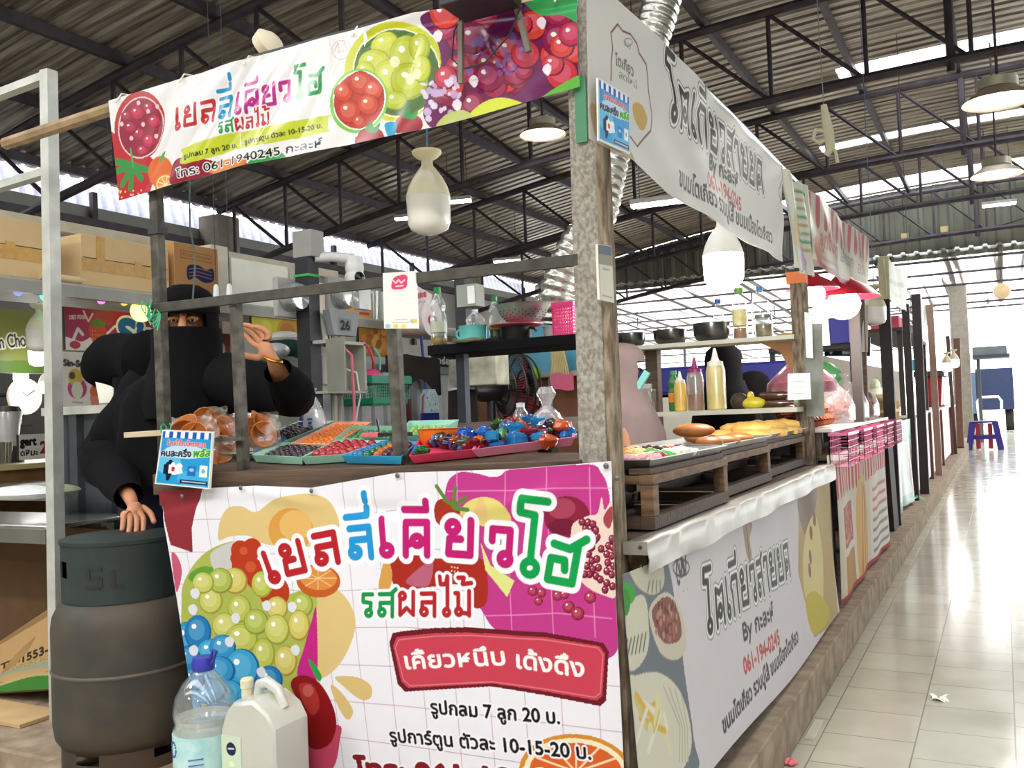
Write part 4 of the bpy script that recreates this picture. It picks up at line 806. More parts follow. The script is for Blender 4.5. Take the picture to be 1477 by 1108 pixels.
# hanging signs
def board_sign(name, label, cat, bl, br, tr, tl, art, fr='#eceae2', th=.006, group=None, back=None):
    bl, br, tr, tl = [np.asarray(p, float) for p in (bl, br, tr, tl)]; n = nrm(np.cross(br-bl, tl-bl))
    r = T(name, label, cat, (bl+br)/2, group)
    MB(M(fr, .4)).prism([bl-n*.0015, br-n*.0015, tr-n*.0015, tl-n*.0015], -n*th).obj('board', r)
    sheet(art, 'printed_face', quadP(bl, br, tr, tl), r, M_print(.3), th=.001)
    return r
def half_art(w, h, res=.0015):
    a = Art(w, h, res, '#2a9ad6')
    a.ell(w*.2, h*.4, w*.25, h*.2, '#6cc4ea', al=.8); a.ell(w*.7, h*.15, w*.3, h*.15, '#4ab4e4', al=.8); a.ell(w*.5, h*.62, w*.4, h*.12, '#d6eef8', al=.7)
    for k in range(13): a.poly([(w*(k/13), h*.86), (w*((k+1)/13), h*.86), (w*((k+1)/13), h), (w*(k/13), h)], '#f2f5f8' if k % 2 else '#1f58b8')
    a.text('ร้านนี้ร่วมโครงการ', (w*.14, h*.73), (w*.88, h*.73), h*.085, '#c8303c', .0008, '#fbe9ee', .001)
    a.text('คนละครึ่ง', (w*.05, h*.52), (w*.62, h*.54), h*.12, '#16224a', .0018, '#eef6fb', .0014); a.text('พลัส', (w*.66, h*.54), (w*.97, h*.57), h*.13, '#3aa02c', .0015, '#f4f8c8', .0016, .2)
    a.ell(w*.25, h*.42, w*.045, h*.045, '#1a1a38')
    for x in (.2, .3): a.poly([(w*(x-.07), h*.2), (w*(x+.06), h*.2), (w*(x+.06), h*.38), (w*(x-.07), h*.38)], '#1a1a38' if x < .25 else '#f4f6f8'); a.ell(w*x, h*.39, w*.035, h*.03, '#1a1a38' if x < .25 else '#f4f6f8')
    a.ell(w*.17, h*.3, w*.03, h*.03, '#1a1a38'); a.ell(w*.42, h*.36, w*.06, h*.05, '#f4f6f8'); a.poly([(w*.2, h*.08), (w*.25, h*.08), (w*.3, h*.22), (w*.18, h*.22)], '#1a1a38'); a.ell(w*.31, h*.3, w*.035, h*.045, '#c82c38'); a.poly([(w*.36, h*.2), (w*.5, h*.24), (w*.47, h*.34), (w*.36, h*.34)], '#e8eef4')
    a.poly([(w*.58, h*.2), (w*.73, h*.2), (w*.73, h*.38), (w*.58, h*.38)], '#2470c0'); a.ell(w*.655, h*.31, w*.045, h*.03, '#9cc8ec'); a.poly([(w*.8, h*.2), (w*.94, h*.2), (w*.94, h*.4), (w*.8, h*.4)], '#f3f4ea'); a.ell(w*.87, h*.3, w*.035, h*.04, '#68b4d8'); a.poly([(w*.46, h*.06), (w*.96, h*.06), (w*.96, h*.13), (w*.46, h*.13)], '#1c2850')
    a.stroke([(w*.5, h*.095), (w*.92, h*.095)], .003, '#c8d4e8'); a.stroke([(0, 0), (w, 0), (w, h), (0, h)], .008, '#e9e8e0', closed=True); return a
P = lambda px, py, y=2.03: oY(px, py, y)
board_sign('shop_sign', 'blue sign with striped top edge tied to the left rusty post', 'sign', P(223, 698), P(302, 706), P(307, 623), P(234, 620), half_art(.17, .17))
PX = lambda px, py, x=-.748: oX(px, py, x)
board_sign('shop_sign', 'blue sign with striped top edge fixed on the aisle banner', 'sign', PX(864, 202), PX(909, 222), PX(908, 139), PX(863, 112), half_art(.19, .16, .002), th=.003)
a = Art(.085, .14, .0015, '#efeeea')
a.smooth([(.022, .105), (.03, .128), (.06, .132), (.064, .118), (.058, .1), (.03, .097)], '#e2486e'); a.stroke([(.027, .12), (.034, .113), (.041, .121), (.048, .113), (.057, .12)], .003, '#f6dfe6'); a.stroke([(.034, .105), (.052, .106)], .003, '#f6dfe6')
a.stroke([(.03, .022), (.06, .023)], .002, '#b4b0b0'); a.stroke([(.022, .015), (.066, .016)], .0015, '#a9a6b4')
for x, c in ((.01, '#a9c4cc'), (.03, '#e9cf6a'), (.05, '#f0d880'), (.075, '#9fbcc8'), (.08, '#e9cf6a')): a.ell(x, .006+.012*(x > .07), .007, .006, c)
board_sign('payment_card', 'white payment card with a pink heading on the middle post', 'card', P(554, 474, 2.09), P(602, 474, 2.09), P(599, 391, 2.09), P(552, 394, 2.09), a)
a = Art(.07, .12, .002, '#cfc9b6'); a.poly([(0, .1), (.07, .1), (.07, .12), (0, .12)], '#4a5a66'); a.poly([(0, .078), (.07, .078), (.07, .099), (0, .099)], '#8a8474'); a.stroke([(.02, .068), (.05, .068)], .004, '#8a8474'); a.stroke([(.01, .01), (.06, .01)], .003, '#8a8474')
board_sign('payment_card', 'yellowed payment card in a clear sleeve on the corner post', 'card', oX(866, 432, -.815), oX(886, 437, -.815), oX(882, 355, -.815), oX(863, 352, -.815), a, '#d8d2c0')
# lamp over the trays (off)
def big_bulb(name, label, c, sc, on=0., cord=.25, group=None, capcol='#d8d0b4', top=None):
    """c: centre of the glass"""
    r = T(name, label, 'light bulb', c-V(0, 0, .1*sc), group); c = np.asarray(c, float)
    gl = M('#f6f6f0', .25, emit=on) if on else M('#e4e3dc', .18, var=.03, coat=.5)
    MB(gl).lathe([(.0, -.1*sc), (.03*sc, -.098*sc), (.055*sc, -.086*sc), (.064*sc, -.066*sc), (.066*sc, .012*sc)], c, 28).obj('diffuser', r, smooth=50)
    MB(M(capcol, .35, var=.05)).lathe([(.0665*sc, .01*sc), (.064*sc, .022*sc), (.058*sc, .042*sc), (.044*sc, .07*sc), (.028*sc, .092*sc), (.018*sc, .105*sc), (.016*sc, .125*sc)], c, 28).obj('housing', r, smooth=50)
    lh = MB(M('#d4cba8', .5)).lathe([(.018*sc, .122*sc), (.032*sc, .13*sc), (.044*sc, .142*sc), (.044*sc, .15*sc), (.012*sc, .153*sc), (.0, .153*sc)], c, 22).obj('lamp_holder', r)
    MB(M('#4a6e94', .5)).tube([c+V(0, 0, .15*sc), c+V(.004, 0, (.15+cord*.5)*sc), c+V(0, 0, .15*sc+cord)], .003, 6).obj('cord', lh)
    return r
big_bulb('hanging_bulb', 'large unlit white bulb hanging over the trays under the front banner', oY(618, 290, 2.35), 1.0, 0., .14)
# pots and bottles on the dark shelf
ZS = 1.475
def onshelf(px, y=3.06): return V(oY(px, 480, y)[0], y, ZS)
pet = M('#e8efee', .08, clear=.88)
def bottle(name, label, p, prof, cap, capz, cat='bottle', body=pet, liquid=None, lz=0, lab=None, labz=None, group=None, sc=1., capr=.014):
    r = T(name, label, cat, p, group); pr = [(a*sc, b*sc) for a, b in prof]
    bo = MB(body).lathe(pr, p, 20).obj('bottle_body', r, smooth=60)
    if liquid: MB(liquid).lathe([(0, .003*sc)]+[(max(a-.003*sc, .001), b+.003*sc if b < .01 else b) for a, b in pr if b*1. < lz*sc]+[(np.interp(lz*sc, [b for a, b in pr], [a for a, b in pr])-.003*sc, lz*sc), (0, lz*sc)], p, 18).obj('liquid', bo)
    if lab:
        rr = max(a for a, b in pr)+.0012; MB(lab).lathe([(rr, labz[0]*sc), (rr, labz[1]*sc)], p, 20).obj('label_band', bo)
    MB(cap).lathe([(capr*sc, capz[0]*sc), (capr*sc, capz[1]*sc), (0, capz[1]*sc)], p, 16).obj('cap', r)
    return r
b1 = [(.026, 0), (.031, .006), (.031, .05), (.028, .07), (.031, .09), (.031, .115), (.024, .13), (.03, .145), (.03, .16), (.018, .185), (.0125, .195), (.0125, .205)]
oil = M('#d6b01e', .15, trans=.3)
bottle('oil_bottle', 'clear bottle with green cap and a little yellow oil on dark shelf end', onshelf(633, 3.02), b1, M('#1f8a4c', .4), (.2, .222), liquid=oil, lz=.03, lab=M('#d4dbc4', .4, clear=.2), labz=(.05, .09))
bottle('sauce_bottle', 'small green-capped bottle between the teal mug and colander', onshelf(715, 3.08), b1, M('#1f8a4c', .4), (.2, .222), liquid=M('#3d6a2c', .2), lz=.06, lab=M('#c8b43c', .4), labz=(.062, .085), sc=.78)
bottle('water_bottle', 'clear wide empty bottle standing behind the teal mug', onshelf(686, 3.16), [(.045, 0), (.048, .01), (.048, .08), (.04, .1), (.044, .12), (.02, .15), (.013, .16)], M('#c4ccd0', .4), (.15, .165), sc=.86)
p = onshelf(682, 3.02); r = T('soup_mug', 'turquoise enamel mug with a ring handle on the dark shelf', 'mug', p)
MB(M('#6fcfcf', .25, coat=.4)).open_lathe([(.043, .012), (.05, .016), (.052, .06), (.055, .064)], p, 28, th=.003).obj('cup', r); MB(M('#6fcfcf', .25)).tube([p+V(-.05, 0, .055)+V(-.02*math.sin(a), 0, -.018+.018*math.cos(a)) for a in np.linspace(0, math.pi, 9)], .0045, 8).obj('handle', r)
p2 = onshelf(680, 3.0); b = MB(M('#d3d0b4', .5)); b.open_lathe([(.02, 0), (.06, .004), (.072, .012)], p2, 24); b.v[0][:, 2] += .004*np.sin(np.arctan2(b.v[0][:, 1]-p2[1], b.v[0][:, 0]-p2[0])*5)*(np.hypot(b.v[0][:, 0]-p2[0], b.v[0][:, 1]-p2[1]) > .03); one(b, 'saucer', 'wavy cream saucer under the turquoise mug', 'plate')
p = onshelf(745, 3.08); r = T('cooking_pot', 'small black pot under the pink lid on the dark shelf', 'pot', p)
MB(M('#171519', .4)).open_lathe([(.05, 0), (.056, .006), (.058, .048), (.06, .052)], p, 30).obj('pan', r); MB(M('#8a8a8c', .3, .9)).tube([p+V(.058, 0, .045), p+V(.078, -.005, .04), p+V(.084, -.005, .03)], .005, 8).obj('handle', r)
one(MB(M('#d05a70', .35)).lathe([(0, .053), (.085, .053), (.1, .058), (.1, .061), (.0, .058)], p, 32), 'plate', 'pink plate lying on the black pot below the colander', 'plate')
p = onshelf(756, 3.08)+V(0, 0, .062); r = T('colander', 'large stainless steel colander on the pink plate', 'colander', p)
stl = M('#b4b4b0', .36, .8, var=.08)
MB(stl).open_lathe([(.045, 0), (.06, .008), (.085, .035), (.097, .062), (.103, .07), (.106, .0705)], p, 40, th=.0015).obj('bowl', r)
hol = MB(M('#3c3436', .6))
for j in range(5):
    for k in range(22):
        a = 2*math.pi*(k+.5*(j % 2))/22; rr = np.interp(.012+.008*j, [.008, .035, .062], [.06, .085, .097])+.0012; hol.ball(p+V(rr*math.cos(a), rr*math.sin(a), .012+.008*j), .0022, n=6, m=4)
hol.obj('drain_hole', r, kind='stuff')
p = onshelf(797, 3.12); r = T('cup_stack', 'white nested paper cups beside the pink basket', 'cups', p); MB(M('#e3dfe0', .6)).lathe([(.028, 0), (.03, .004), (.034, .035), (.0, .036)], p, 18).obj('cup', r); MB(M('#d9cfd4', .6)).lathe([(.03, .034), (.036, .045), (.0, .046)], p, 18).obj('cup', r)
def basket(name, label, p, w, d, h, col, group=None, rows=5, cols_=6, handle=False, flare=1.08, rot=0.):
    r = T(name, label, 'basket', p, group); m = M(col, .4); x, y, z = p; fl = flare
    def ring(zz, s): return [V(sx*w/2*s, sy*d/2*s, zz) for sx, sy in ((-1, -1), (1, -1), (1, 1), (-1, 1))]
    b = MB(m)
    def seg(a, b2, t): b.beam(V(*p)+a, V(*p)+b2, t, t)
    lo, hi = ring(0, 1), ring(h, fl)
    b.span((x-w/2, y-d/2, z), (x+w/2, y+d/2, z+.004))
    for i in range(4):
        a0, a1, b0, b1_ = lo[i], lo[(i+1) % 4], hi[i], hi[(i+1) % 4]; L = w if i % 2 == 0 else d; nc = max(2, int(cols_*L/max(w, d)))
        for k in range(nc+1): t = k/nc; seg(a0*(1-t)+a1*t, b0*(1-t)+b1_*t, .0035)
        for k in range(1, rows): t = k/rows; seg(a0*(1-t)+b0*t, a1*(1-t)+b1_*t, .0035)
    b.obj('lattice_body', r)
    c = MB(m)
    for i in range(4): c.beam(V(*p)+hi[i], V(*p)+hi[(i+1) % 4], .008, .014)
    c.obj('rim', r); return r
basket('plastic_basket', 'tall bright pink plastic basket at the corner post end of shelf', onshelf(818, 3.05)+V(0, 0, .001), .075, .07, .112, '#ee2f86', rows=9, cols_=8, flare=1.03)
# gas cylinder, water bottle and jerrycan in front of the stall
pc = V(-2.545, 2.10, .16); gc = r = T('gas_cylinder', 'large rusty grey-green gas cylinder standing beside the counter banner', 'gas cylinder', pc)
gb = M('#4d4134', .65, .1, var=.3, scale=5, bump=.15, col2='#2e302d', contrast=(.35, .65)); gt = M('#2a3634', .55, .2, var=.2, scale=7, col2='#1d2525')
tk = MB(gb).lathe([(.16, .06), (.178, .09), (.183, .13), (.183, .42), (.178, .455), (.162, .49), (.13, .515), (.05, .53), (0, .532)], pc, 40).obj('tank', r, smooth=60)
MB(M('#5a5046', .6, .2)).lathe([(.1838, .285), (.186, .289), (.186, .293), (.1838, .297)], pc, 40).obj('weld_seam', tk)
b = MB(M('#4f3d30', .65, .2, var=.3, col2='#33302c'))
for a0, a1, z0, z1 in ((0, 360, 0, .035), (0, 360, .065, .085)): b.grid([[pc+V(.163*math.cos(R_(a)), .163*math.sin(R_(a)), z) for a in np.linspace(a0, a1, 41)] for z in (z0, z1)])
for k in range(5): b.grid([[pc+V(.163*math.cos(R_(a)), .163*math.sin(R_(a)), z) for a in np.linspace(72*k+8, 72*k+56, 9)] for z in (.033, .067)])
b.obj('foot_ring', r)
def cyl_patch(mb, rad, a0, a1, z0, z1, n=10): mb.shell([[pc+V(rad*math.cos(R_(a)), rad*math.sin(R_(a)), z) for a in np.linspace(a0, a1, n)] for z in (z0, z1)], .004); return mb
b = MB(gt); cyl_patch(b, .15, 0, 360, .50, .575, 48); cyl_patch(b, .15, 0, 360, .625, .675, 48)
for a0, a1 in ((-188, -119), (-101, 60), (80, 172)): cyl_patch(b, .15, a0, a1, .574, .626, 24)
cb = b.obj('collar', r, smooth=50)
MB(gt).lathe([(.149, .668), (.157, .672), (.158, .684), (.149, .688)], pc, 44).obj('collar_rim', cb)
b = MB(M('#14191a', .6))
def cyl_stroke(pts, w):
    for (a0, z0), (a1, z1) in zip(pts[:-1], pts[1:]): b.beam(pc+V(.1545*math.cos(R_(a0)), .1545*math.sin(R_(a0)), z0), pc+V(.1545*math.cos(R_(a1)), .1545*math.sin(R_(a1)), z1), w, .003, up=(math.cos(R_(a0)), math.sin(R_(a0)), 0))
cyl_stroke([(-58, .605), (-72, .605), (-72, .58), (-60, .58), (-60, .552), (-75, .552)], .012); cyl_stroke([(-48, .605), (-48, .552), (-38, .552)], .012); b.obj('stencilled_lettering', cb)
MB(M('#8a7a50', .35, .9)).lathe([(.018, .53), (.018, .56), (.03, .565), (.03, .58), (.014, .585), (.014, .61), (0, .612)], pc, 14).obj('valve', r)
gc.scale = (1.17, 1.17, 1.03)
p = V(-2.01, 1.92, .16); r = T('water_bottle', 'big clear water bottle with blue cap in front of the banner', 'water bottle', p)
w6 = [(.07, 0), (.084, .012), (.086, .06), (.084, .075), (.086, .09), (.086, .215), (.08, .225), (.084, .24), (.086, .26), (.078, .3), (.058, .335), (.034, .36), (.024, .368), (.022, .385)]
MB(M('#e6e9ea', .06, clear=.9)).lathe(w6, p, 32).obj('bottle_body', r, smooth=60)
MB(M('#d8d6cc', .1, clear=.6)).lathe([(0, .006)]+[(a-.004, b+.004) for a, b in w6[:8]]+[(.078, .23), (0, .23)], p, 28).obj('water', r)
MB(M('#7fb9bd', .4, var=.15, scale=20, col2='#bcd8d6')).lathe([(.0875, .03), (.0875, .205)], p, 32).obj('label_band', r, smooth=60)
b = MB(M('#3c5f96', .4))
for k in range(16): a = R_(-115+10*math.cos(k*.4)); b.ball(p+V(.088*math.cos(a), .088*math.sin(a), .17+.02*math.sin(k*.4)), .003, n=6, m=4)
for k, z in enumerate((.15, .135, .12)): b.beam(p+V(.0885*math.cos(R_(-75)), .0885*math.sin(R_(-75)), z), p+V(.0885*math.cos(R_(-48)), .0885*math.sin(R_(-48)), z+.004), .006, .002)
b.obj('label_print', r)
MB(M('#2b2f96', .4)).lathe([(.03, .37), (.031, .373), (.031, .392), (.027, .405), (0, .406)], p, 24).obj('cap', r)
MB(M('#2b2f96', .4)).tube([p+V(.026, -.005, .385), p+V(.05, -.012, .40), p+V(.066, -.014, .43), p+V(.052, -.013, .43), p+V(.036, -.01, .405)], .004, 8).obj('carry_loop', r)
p = V(-1.80, 1.93, .16); r = T('jerrycan', 'translucent white jerrycan with cream cap beside the blue-capped bottle', 'jerrycan', p)
hd_ = M('#cfd0c6', .35, clear=.3, var=.05)
prof = [(-.128, .0), (-.132, .012), (-.132, .25), (-.105, .30), (-.066, .33), (-.02, .335), (.03, .342), (.10, .31), (.132, .27), (.132, .012), (.128, 0)]
b = MB(hd_); sec = []
for y_, k in ((-.085, .93), (-.078, .985), (-.06, 1), (.06, 1), (.078, .985), (.085, .93)): sec.append([(p[0]+x*k, p[1]+y_, p[2]+.17+(z-.17)*k) for x, z in prof])
b.grid(np.array(sec), closed=True); n0 = len(prof); b.f += [tuple(range(n0-1, -1, -1)), tuple(range(5*n0, 6*n0))]; b.k += [0, 0]; b.obj('can_body', r, smooth=35)
MB(hd_).tube([p+V(-.03, 0, .325), p+V(-.02, 0, .362), p+V(.02, 0, .372), p+V(.07, 0, .355), p+V(.10, 0, .305)], .017, 12).obj('handle', r)
MB(M('#c8c0a4', .5)).lathe([(.021, .318), (.021, .348), (.024, .35), (.024, .372), (.02, .376), (0, .376)], p+V(-.082, 0, 0), 20).obj('cap', r)
a = Art(.085, .17, .0016, '#cfe0c6'); a.ell(.042, .135, .021, .018, '#23284e'); a.stroke([(.03, .135), (.054, .137)], .004, '#dfe4ee'); a.ell(.042, .095, .012, .008, '#e8eec8'); a.poly([(.026, .06), (.06, .062), (.06, .072), (.026, .07)], '#2a4a40'); a.poly([(.03, .02), (.056, .02), (.05, .058), (.036, .058)], '#3f9a54'); a.ell(.066, .05, .015, .03, '#b8d4d8'); a.stroke([(.01, .012), (.07, .012)], .003, '#6a9a70')
sheet(a, 'can_label', quadP(p+V(-.126, -.0865, .06), p+V(-.03, -.0865, .06), p+V(-.03, -.0865, .235), p+V(-.126, -.0865, .235)), r)
r.scale = (.72, .8, .95)
# ---------------------------------------------------------------- people
skin_m = M('#b97f5c', .55, var=.06, sss=.15)
blk = M('#08080b', .9, var=.3, scale=30); navy = M('#0e1128', .85, var=.2)
def body(parent, verts, edges, name='body', mat=None):
    """one continuous figure grown over a jointed skeleton: verts = [(xyz, radius)]"""
    o0 = np.array(parent.location); me = bpy.data.meshes.new(name); me.from_pydata([tuple(np.asarray(p, float)-o0) for p, r in verts], edges, []); me.materials.append(mat or skin_m)
    o = bpy.data.objects.new(name, me); COL.objects.link(o); o.parent = parent
    m = o.modifiers.new('grow', 'SKIN'); m.use_smooth_shade = True; m.branch_smoothing = .6
    for i, (p, r) in enumerate(verts):
        sv = me.skin_vertices[0].data[i]; sv.radius = (r, r) if not hasattr(r, '__len__') else r; sv.use_root = (i == 0)
    s = o.modifiers.new('round', 'SUBSURF'); s.levels = 2; s.render_levels = 2
    return o
def hand(vs, es, iw, w, d, s, n, curl, sc=1., thumb=1):
    """palm, four unequal bent fingers and a side thumb from wrist w along d; s = across the knuckles, n = palm normal; curl in degrees per joint"""
    d, s, n = nrm(d), nrm(s), nrm(n)
    vs.append((w+d*.045*sc, .021*sc)); ip = len(vs)-1; es.append((iw, ip))
    for k, (off, ln) in enumerate(((-.03, .066), (-.01, .078), (.01, .072), (.029, .056))):
        p = w+d*(.088-.006*abs(k-1.3))*sc+s*off*sc; vs.append((p, .0105*sc)); es.append((ip, len(vs)-1)); a = 0.
        for j in range(3):
            a += R_(curl[k] if hasattr(curl, '__len__') else curl); p = p+(d*math.cos(a)+n*math.sin(a)+s*off*.6)*ln*sc*(.42, .32, .26)[j]
            vs.append((p, (.009, .0082, .0066)[j]*sc)); es.append((len(vs)-2, len(vs)-1))
    p = w+d*.03*sc-s*.03*sc*thumb; vs.append((p, .0125*sc)); es.append((ip, len(vs)-1))
    for j, (a, b) in enumerate(((.034, .026), (.03, .012))):
        p = p+d*a*sc*.8-s*b*sc*thumb+n*.014*sc*(j+.5); vs.append((p, (.0105, .0085)[j]*sc)); es.append((len(vs)-2, len(vs)-1))
def figure(parent, pel, chest, neck, head, shL, elL, wrL, shR, elR, wrR, hands, feet, hr=.082):
    pel, chest, neck, head = [np.asarray(x, float) for x in (pel, chest, neck, head)]
    up = nrm(head-neck)
    vs = [(pel, .115), ((pel+chest)/2, .10), (chest, .115), (neck-up*.03, .06), (neck, .046), (head-up*.055, .062), (head, hr), (head+up*.06, .066)]; es = [(i, i+1) for i in range(7)]
    for sh, el, wr, hd in ((shL, elL, wrL, hands[0]), (shR, elR, wrR, hands[1])):
        sh, el, wr = [np.asarray(x, float) for x in (sh, el, wr)]; b = len(vs)
        vs += [(sh, .055), (sh*.5+el*.5, .043), (el, .036), (el*.5+wr*.5, .033), (wr, .023)]; es += [(2, b), (b, b+1), (b+1, b+2), (b+2, b+3), (b+3, b+4)]
        hand(vs, es, b+4, wr, *hd)
    for k, f in enumerate(feet):
        f = np.asarray(f, float); hip = pel+(f-pel)*[1, 1, 0]*.8+V(0, 0, -.06); b = len(vs); kn = (hip*.48+f*.52)+V(.0, -.02, 0)
        vs += [(hip, .085), (kn, .055), (f+V(0, 0, .07), .036), (f+V(.05, -.12, .035), .034), (f+V(.07, -.18, .025), .022)]; es += [(0, b), (b, b+1), (b+1, b+2), (b+2, b+3), (b+3, b+4)]
    return body(parent, vs, es)
def ringsG(rings, ang, n=48, ph=0., nf=9):
    """rings (x, y, z, side radius, front radius, fold) -> grid of points, angle 0 at the front"""
    g = []
    for i, (x, y, z, rx, ry, fo) in enumerate(rings):
        row = []
        for t in np.linspace(0, 2*math.pi, n, endpoint=False):
            k = 1+fo*(math.sin(nf*t+ph+.25*i)+.5*math.sin((nf*2-1)*t+1.7*ph))
            a, b = math.cos(t)*ry*k, math.sin(t)*rx*k; row.append((x+a*math.cos(ang)-b*math.sin(ang), y+a*math.sin(ang)+b*math.cos(ang), z))
        g.append(row)
    return np.array(g)
def cloth(g, mat, parent, name, skip=None):
    """garment shell from closed rings; skip(i, j) leaves openings"""
    m = MB(mat); a, b = g.shape[:2]; c = g.mean(1, keepdims=True); h = c+(g-c)*.965
    fs = [(i*b+j, i*b+(j+1) % b, (i+1)*b+(j+1) % b, (i+1)*b+j) for i in range(a-1) for j in range(b) if not (skip and skip(i, j))]
    m.add(g.reshape(-1, 3), [f[::-1] for f in fs]); m.add(h.reshape(-1, 3), fs); return m.obj(name, parent, smooth=70)
def sleeve(pts, rad, mat, parent, ph=0.):
    P = [np.asarray(p, float) for p in pts]; q = []; rr = []
    for i in range(len(P)-1):
        for t in np.linspace(0, 1, 7, endpoint=False): q.append(P[i]*(1-t)+P[i+1]*t); rr.append((rad[i]*(1-t)+rad[i+1]*t)*(1+.05*math.sin(6*(i+t)*2+ph)))
    q.append(P[-1]); rr.append(rad[-1]); m = MB(mat).tube(q, rr, 14, cap=False); m.v[0] = m.v[0]; return m.obj('sleeve', parent, smooth=70)
# seller behind the counter
ang = math.atan2(-.78, .62)
r = T('person', 'person in black veil and cape with one hand raised, other on gas cylinder', 'person', (-2.74, 2.62, .16))
hd = V(-2.672, 2.52, 1.59); fx, fy = math.cos(ang), math.sin(ang); F_ = V(fx, fy, 0); S_ = V(-fy, fx, 0)
wL, eL = V(-2.66, 2.24, .965), V(-3.0, 2.43, 1.08); wR, eR = V(-2.12, 2.365, 1.41), V(-2.165, 2.47, 1.335)
figure(r, (-2.75, 2.62, .92), (-2.73, 2.60, 1.2), (-2.69, 2.56, 1.44), hd, (-2.9, 2.57, 1.36), eL, wL, (-2.52, 2.55, 1.37), eR, wR,
       ((V(.62, -.45, -.62), V(-.55, -.75, .1), V(.45, -.6, -.65), (34, 38, 38, 34), 1.05, 1), (V(-.45, -.1, .88), V(.75, .25, .45), V(-.6, -.7, -.3), (12, 16, 20, 24), 1.1, 1)), ((-2.86, 2.6, .16), (-2.64, 2.6, .16)))
for s in (-1, 1):
    e = hd+F_*.083+S_*s*.033+V(0, 0, .004)
    eo = MB(M('#e9e4dc', .25)).ball(e-F_*.006, .0115, (1, 1, .62)).obj('eyeball', r); MB(M('#1c120c', .15)).ball(e+F_*.0035, .0062, n=10, m=8).obj('iris', eo)
    MB(M('#a5704f', .6)).tube([e+S_*(.019*t)+V(0, 0, .0085-.006*t*t)+F_*(.007-.006*t*t) for t in np.linspace(-1, 1, 9)], .0052, 6).obj('eyelid', r)
    MB(M('#2a1a12', .8)).tube([e+S_*(.024*t*s)+V(0, 0, .029-.005*t*t)+F_*(.002-.008*t*t) for t in np.linspace(-1, 1, 9)], [.0012, .002, .0028, .0032, .0034, .0032, .0028, .002, .001], 6).obj('eyebrow', r)
MB(skin_m).tube([hd+F_*.075+V(0, 0, .03), hd+F_*.092+V(0, 0, .012), hd+F_*.104+V(0, 0, -.012), hd+F_*.112+V(0, 0, -.034)], [.013, .012, .014, .017], 10).obj('nose', r)
cx, cy = hd[0], hd[1]
rg = [(cx, cy, 1.735, .012, .012, 0), (cx, cy, 1.73, .05, .05, 0), (cx, cy, 1.71, .083, .088, 0), (cx, cy, 1.68, .104, .112, .004), (cx, cy, 1.65, .113, .12, .004), (cx, cy, 1.615, .116, .12, .003), (cx, cy, 1.566, .116, .118, .003), (cx, cy, 1.53, .115, .122, .006), (cx-.005, cy+.01, 1.47, .115, .122, .008),
      (cx-.01, cy+.02, 1.43, .125, .125, .012), (cx-.02, cy+.03, 1.395, .17, .135, .015), (cx-.03, cy+.04, 1.36, .225, .15, .02), (cx-.04, cy+.05, 1.30, .265, .175, .025), (cx-.06, cy+.055, 1.2, .265, .19, .035), (cx-.09, cy+.06, 1.1, .262, .2, .045), (cx-.10, cy+.06, 1.0, .262, .205, .05)]
n = 48
cloth(ringsG(rg, ang, n), blk, r, 'veil_cape', skip=lambda i, j: i == 5 and (j <= 5 or j >= n-6))
vg = ringsG([(cx, cy, 1.567, .121, .1245, 0), (cx, cy, 1.52, .122, .131, .004), (cx, cy, 1.46, .123, .135, .006), (cx, cy, 1.38, .15, .16, .01), (cx-.01, cy+.01, 1.30, .17, .21, .015), (cx-.01, cy+.02, 1.24, .16, .225, .02)], ang, n, .7)
j = [k % n for k in range(-12, 13)]; MB(blk).shell(vg[:, j], -.004).obj('face_veil', r, smooth=70)
MB(blk).shell(ringsG([(cx, cy, 1.665, .1165, .1235, 0), (cx, cy, 1.622, .119, .1235, 0)], ang, n)[:, j], -.003).obj('headband', r, smooth=70)
cloth(ringsG([(-2.72, 2.6, 1.36, .17, .12, .0), (-2.73, 2.6, 1.2, .18, .14, .02), (-2.74, 2.61, .95, .19, .16, .04), (-2.75, 2.61, .6, .21, .19, .06), (-2.75, 2.61, .24, .25, .23, .08)], ang, 40, .3), navy, r, 'robe')
sleeve([(-2.9, 2.57, 1.37), eL+V(-.02, 0, .02), wL+V(-.03, .015, .01)], [.115, .105, .05], blk, r); sleeve([(-2.5, 2.55, 1.36), eR+V(.02, .02, -.03), wR+V(.01, .01, -.03)], [.11, .078, .048], blk, r, 2)
MB(M('#d4a03a', .25, 1.)).lathe([(.033, -.004), (.036, 0), (.033, .004)], wR+V(0, 0, .008), 20, M3=Matrix.Rotation(.4, 3, 'Y')).obj('bracelet', r)
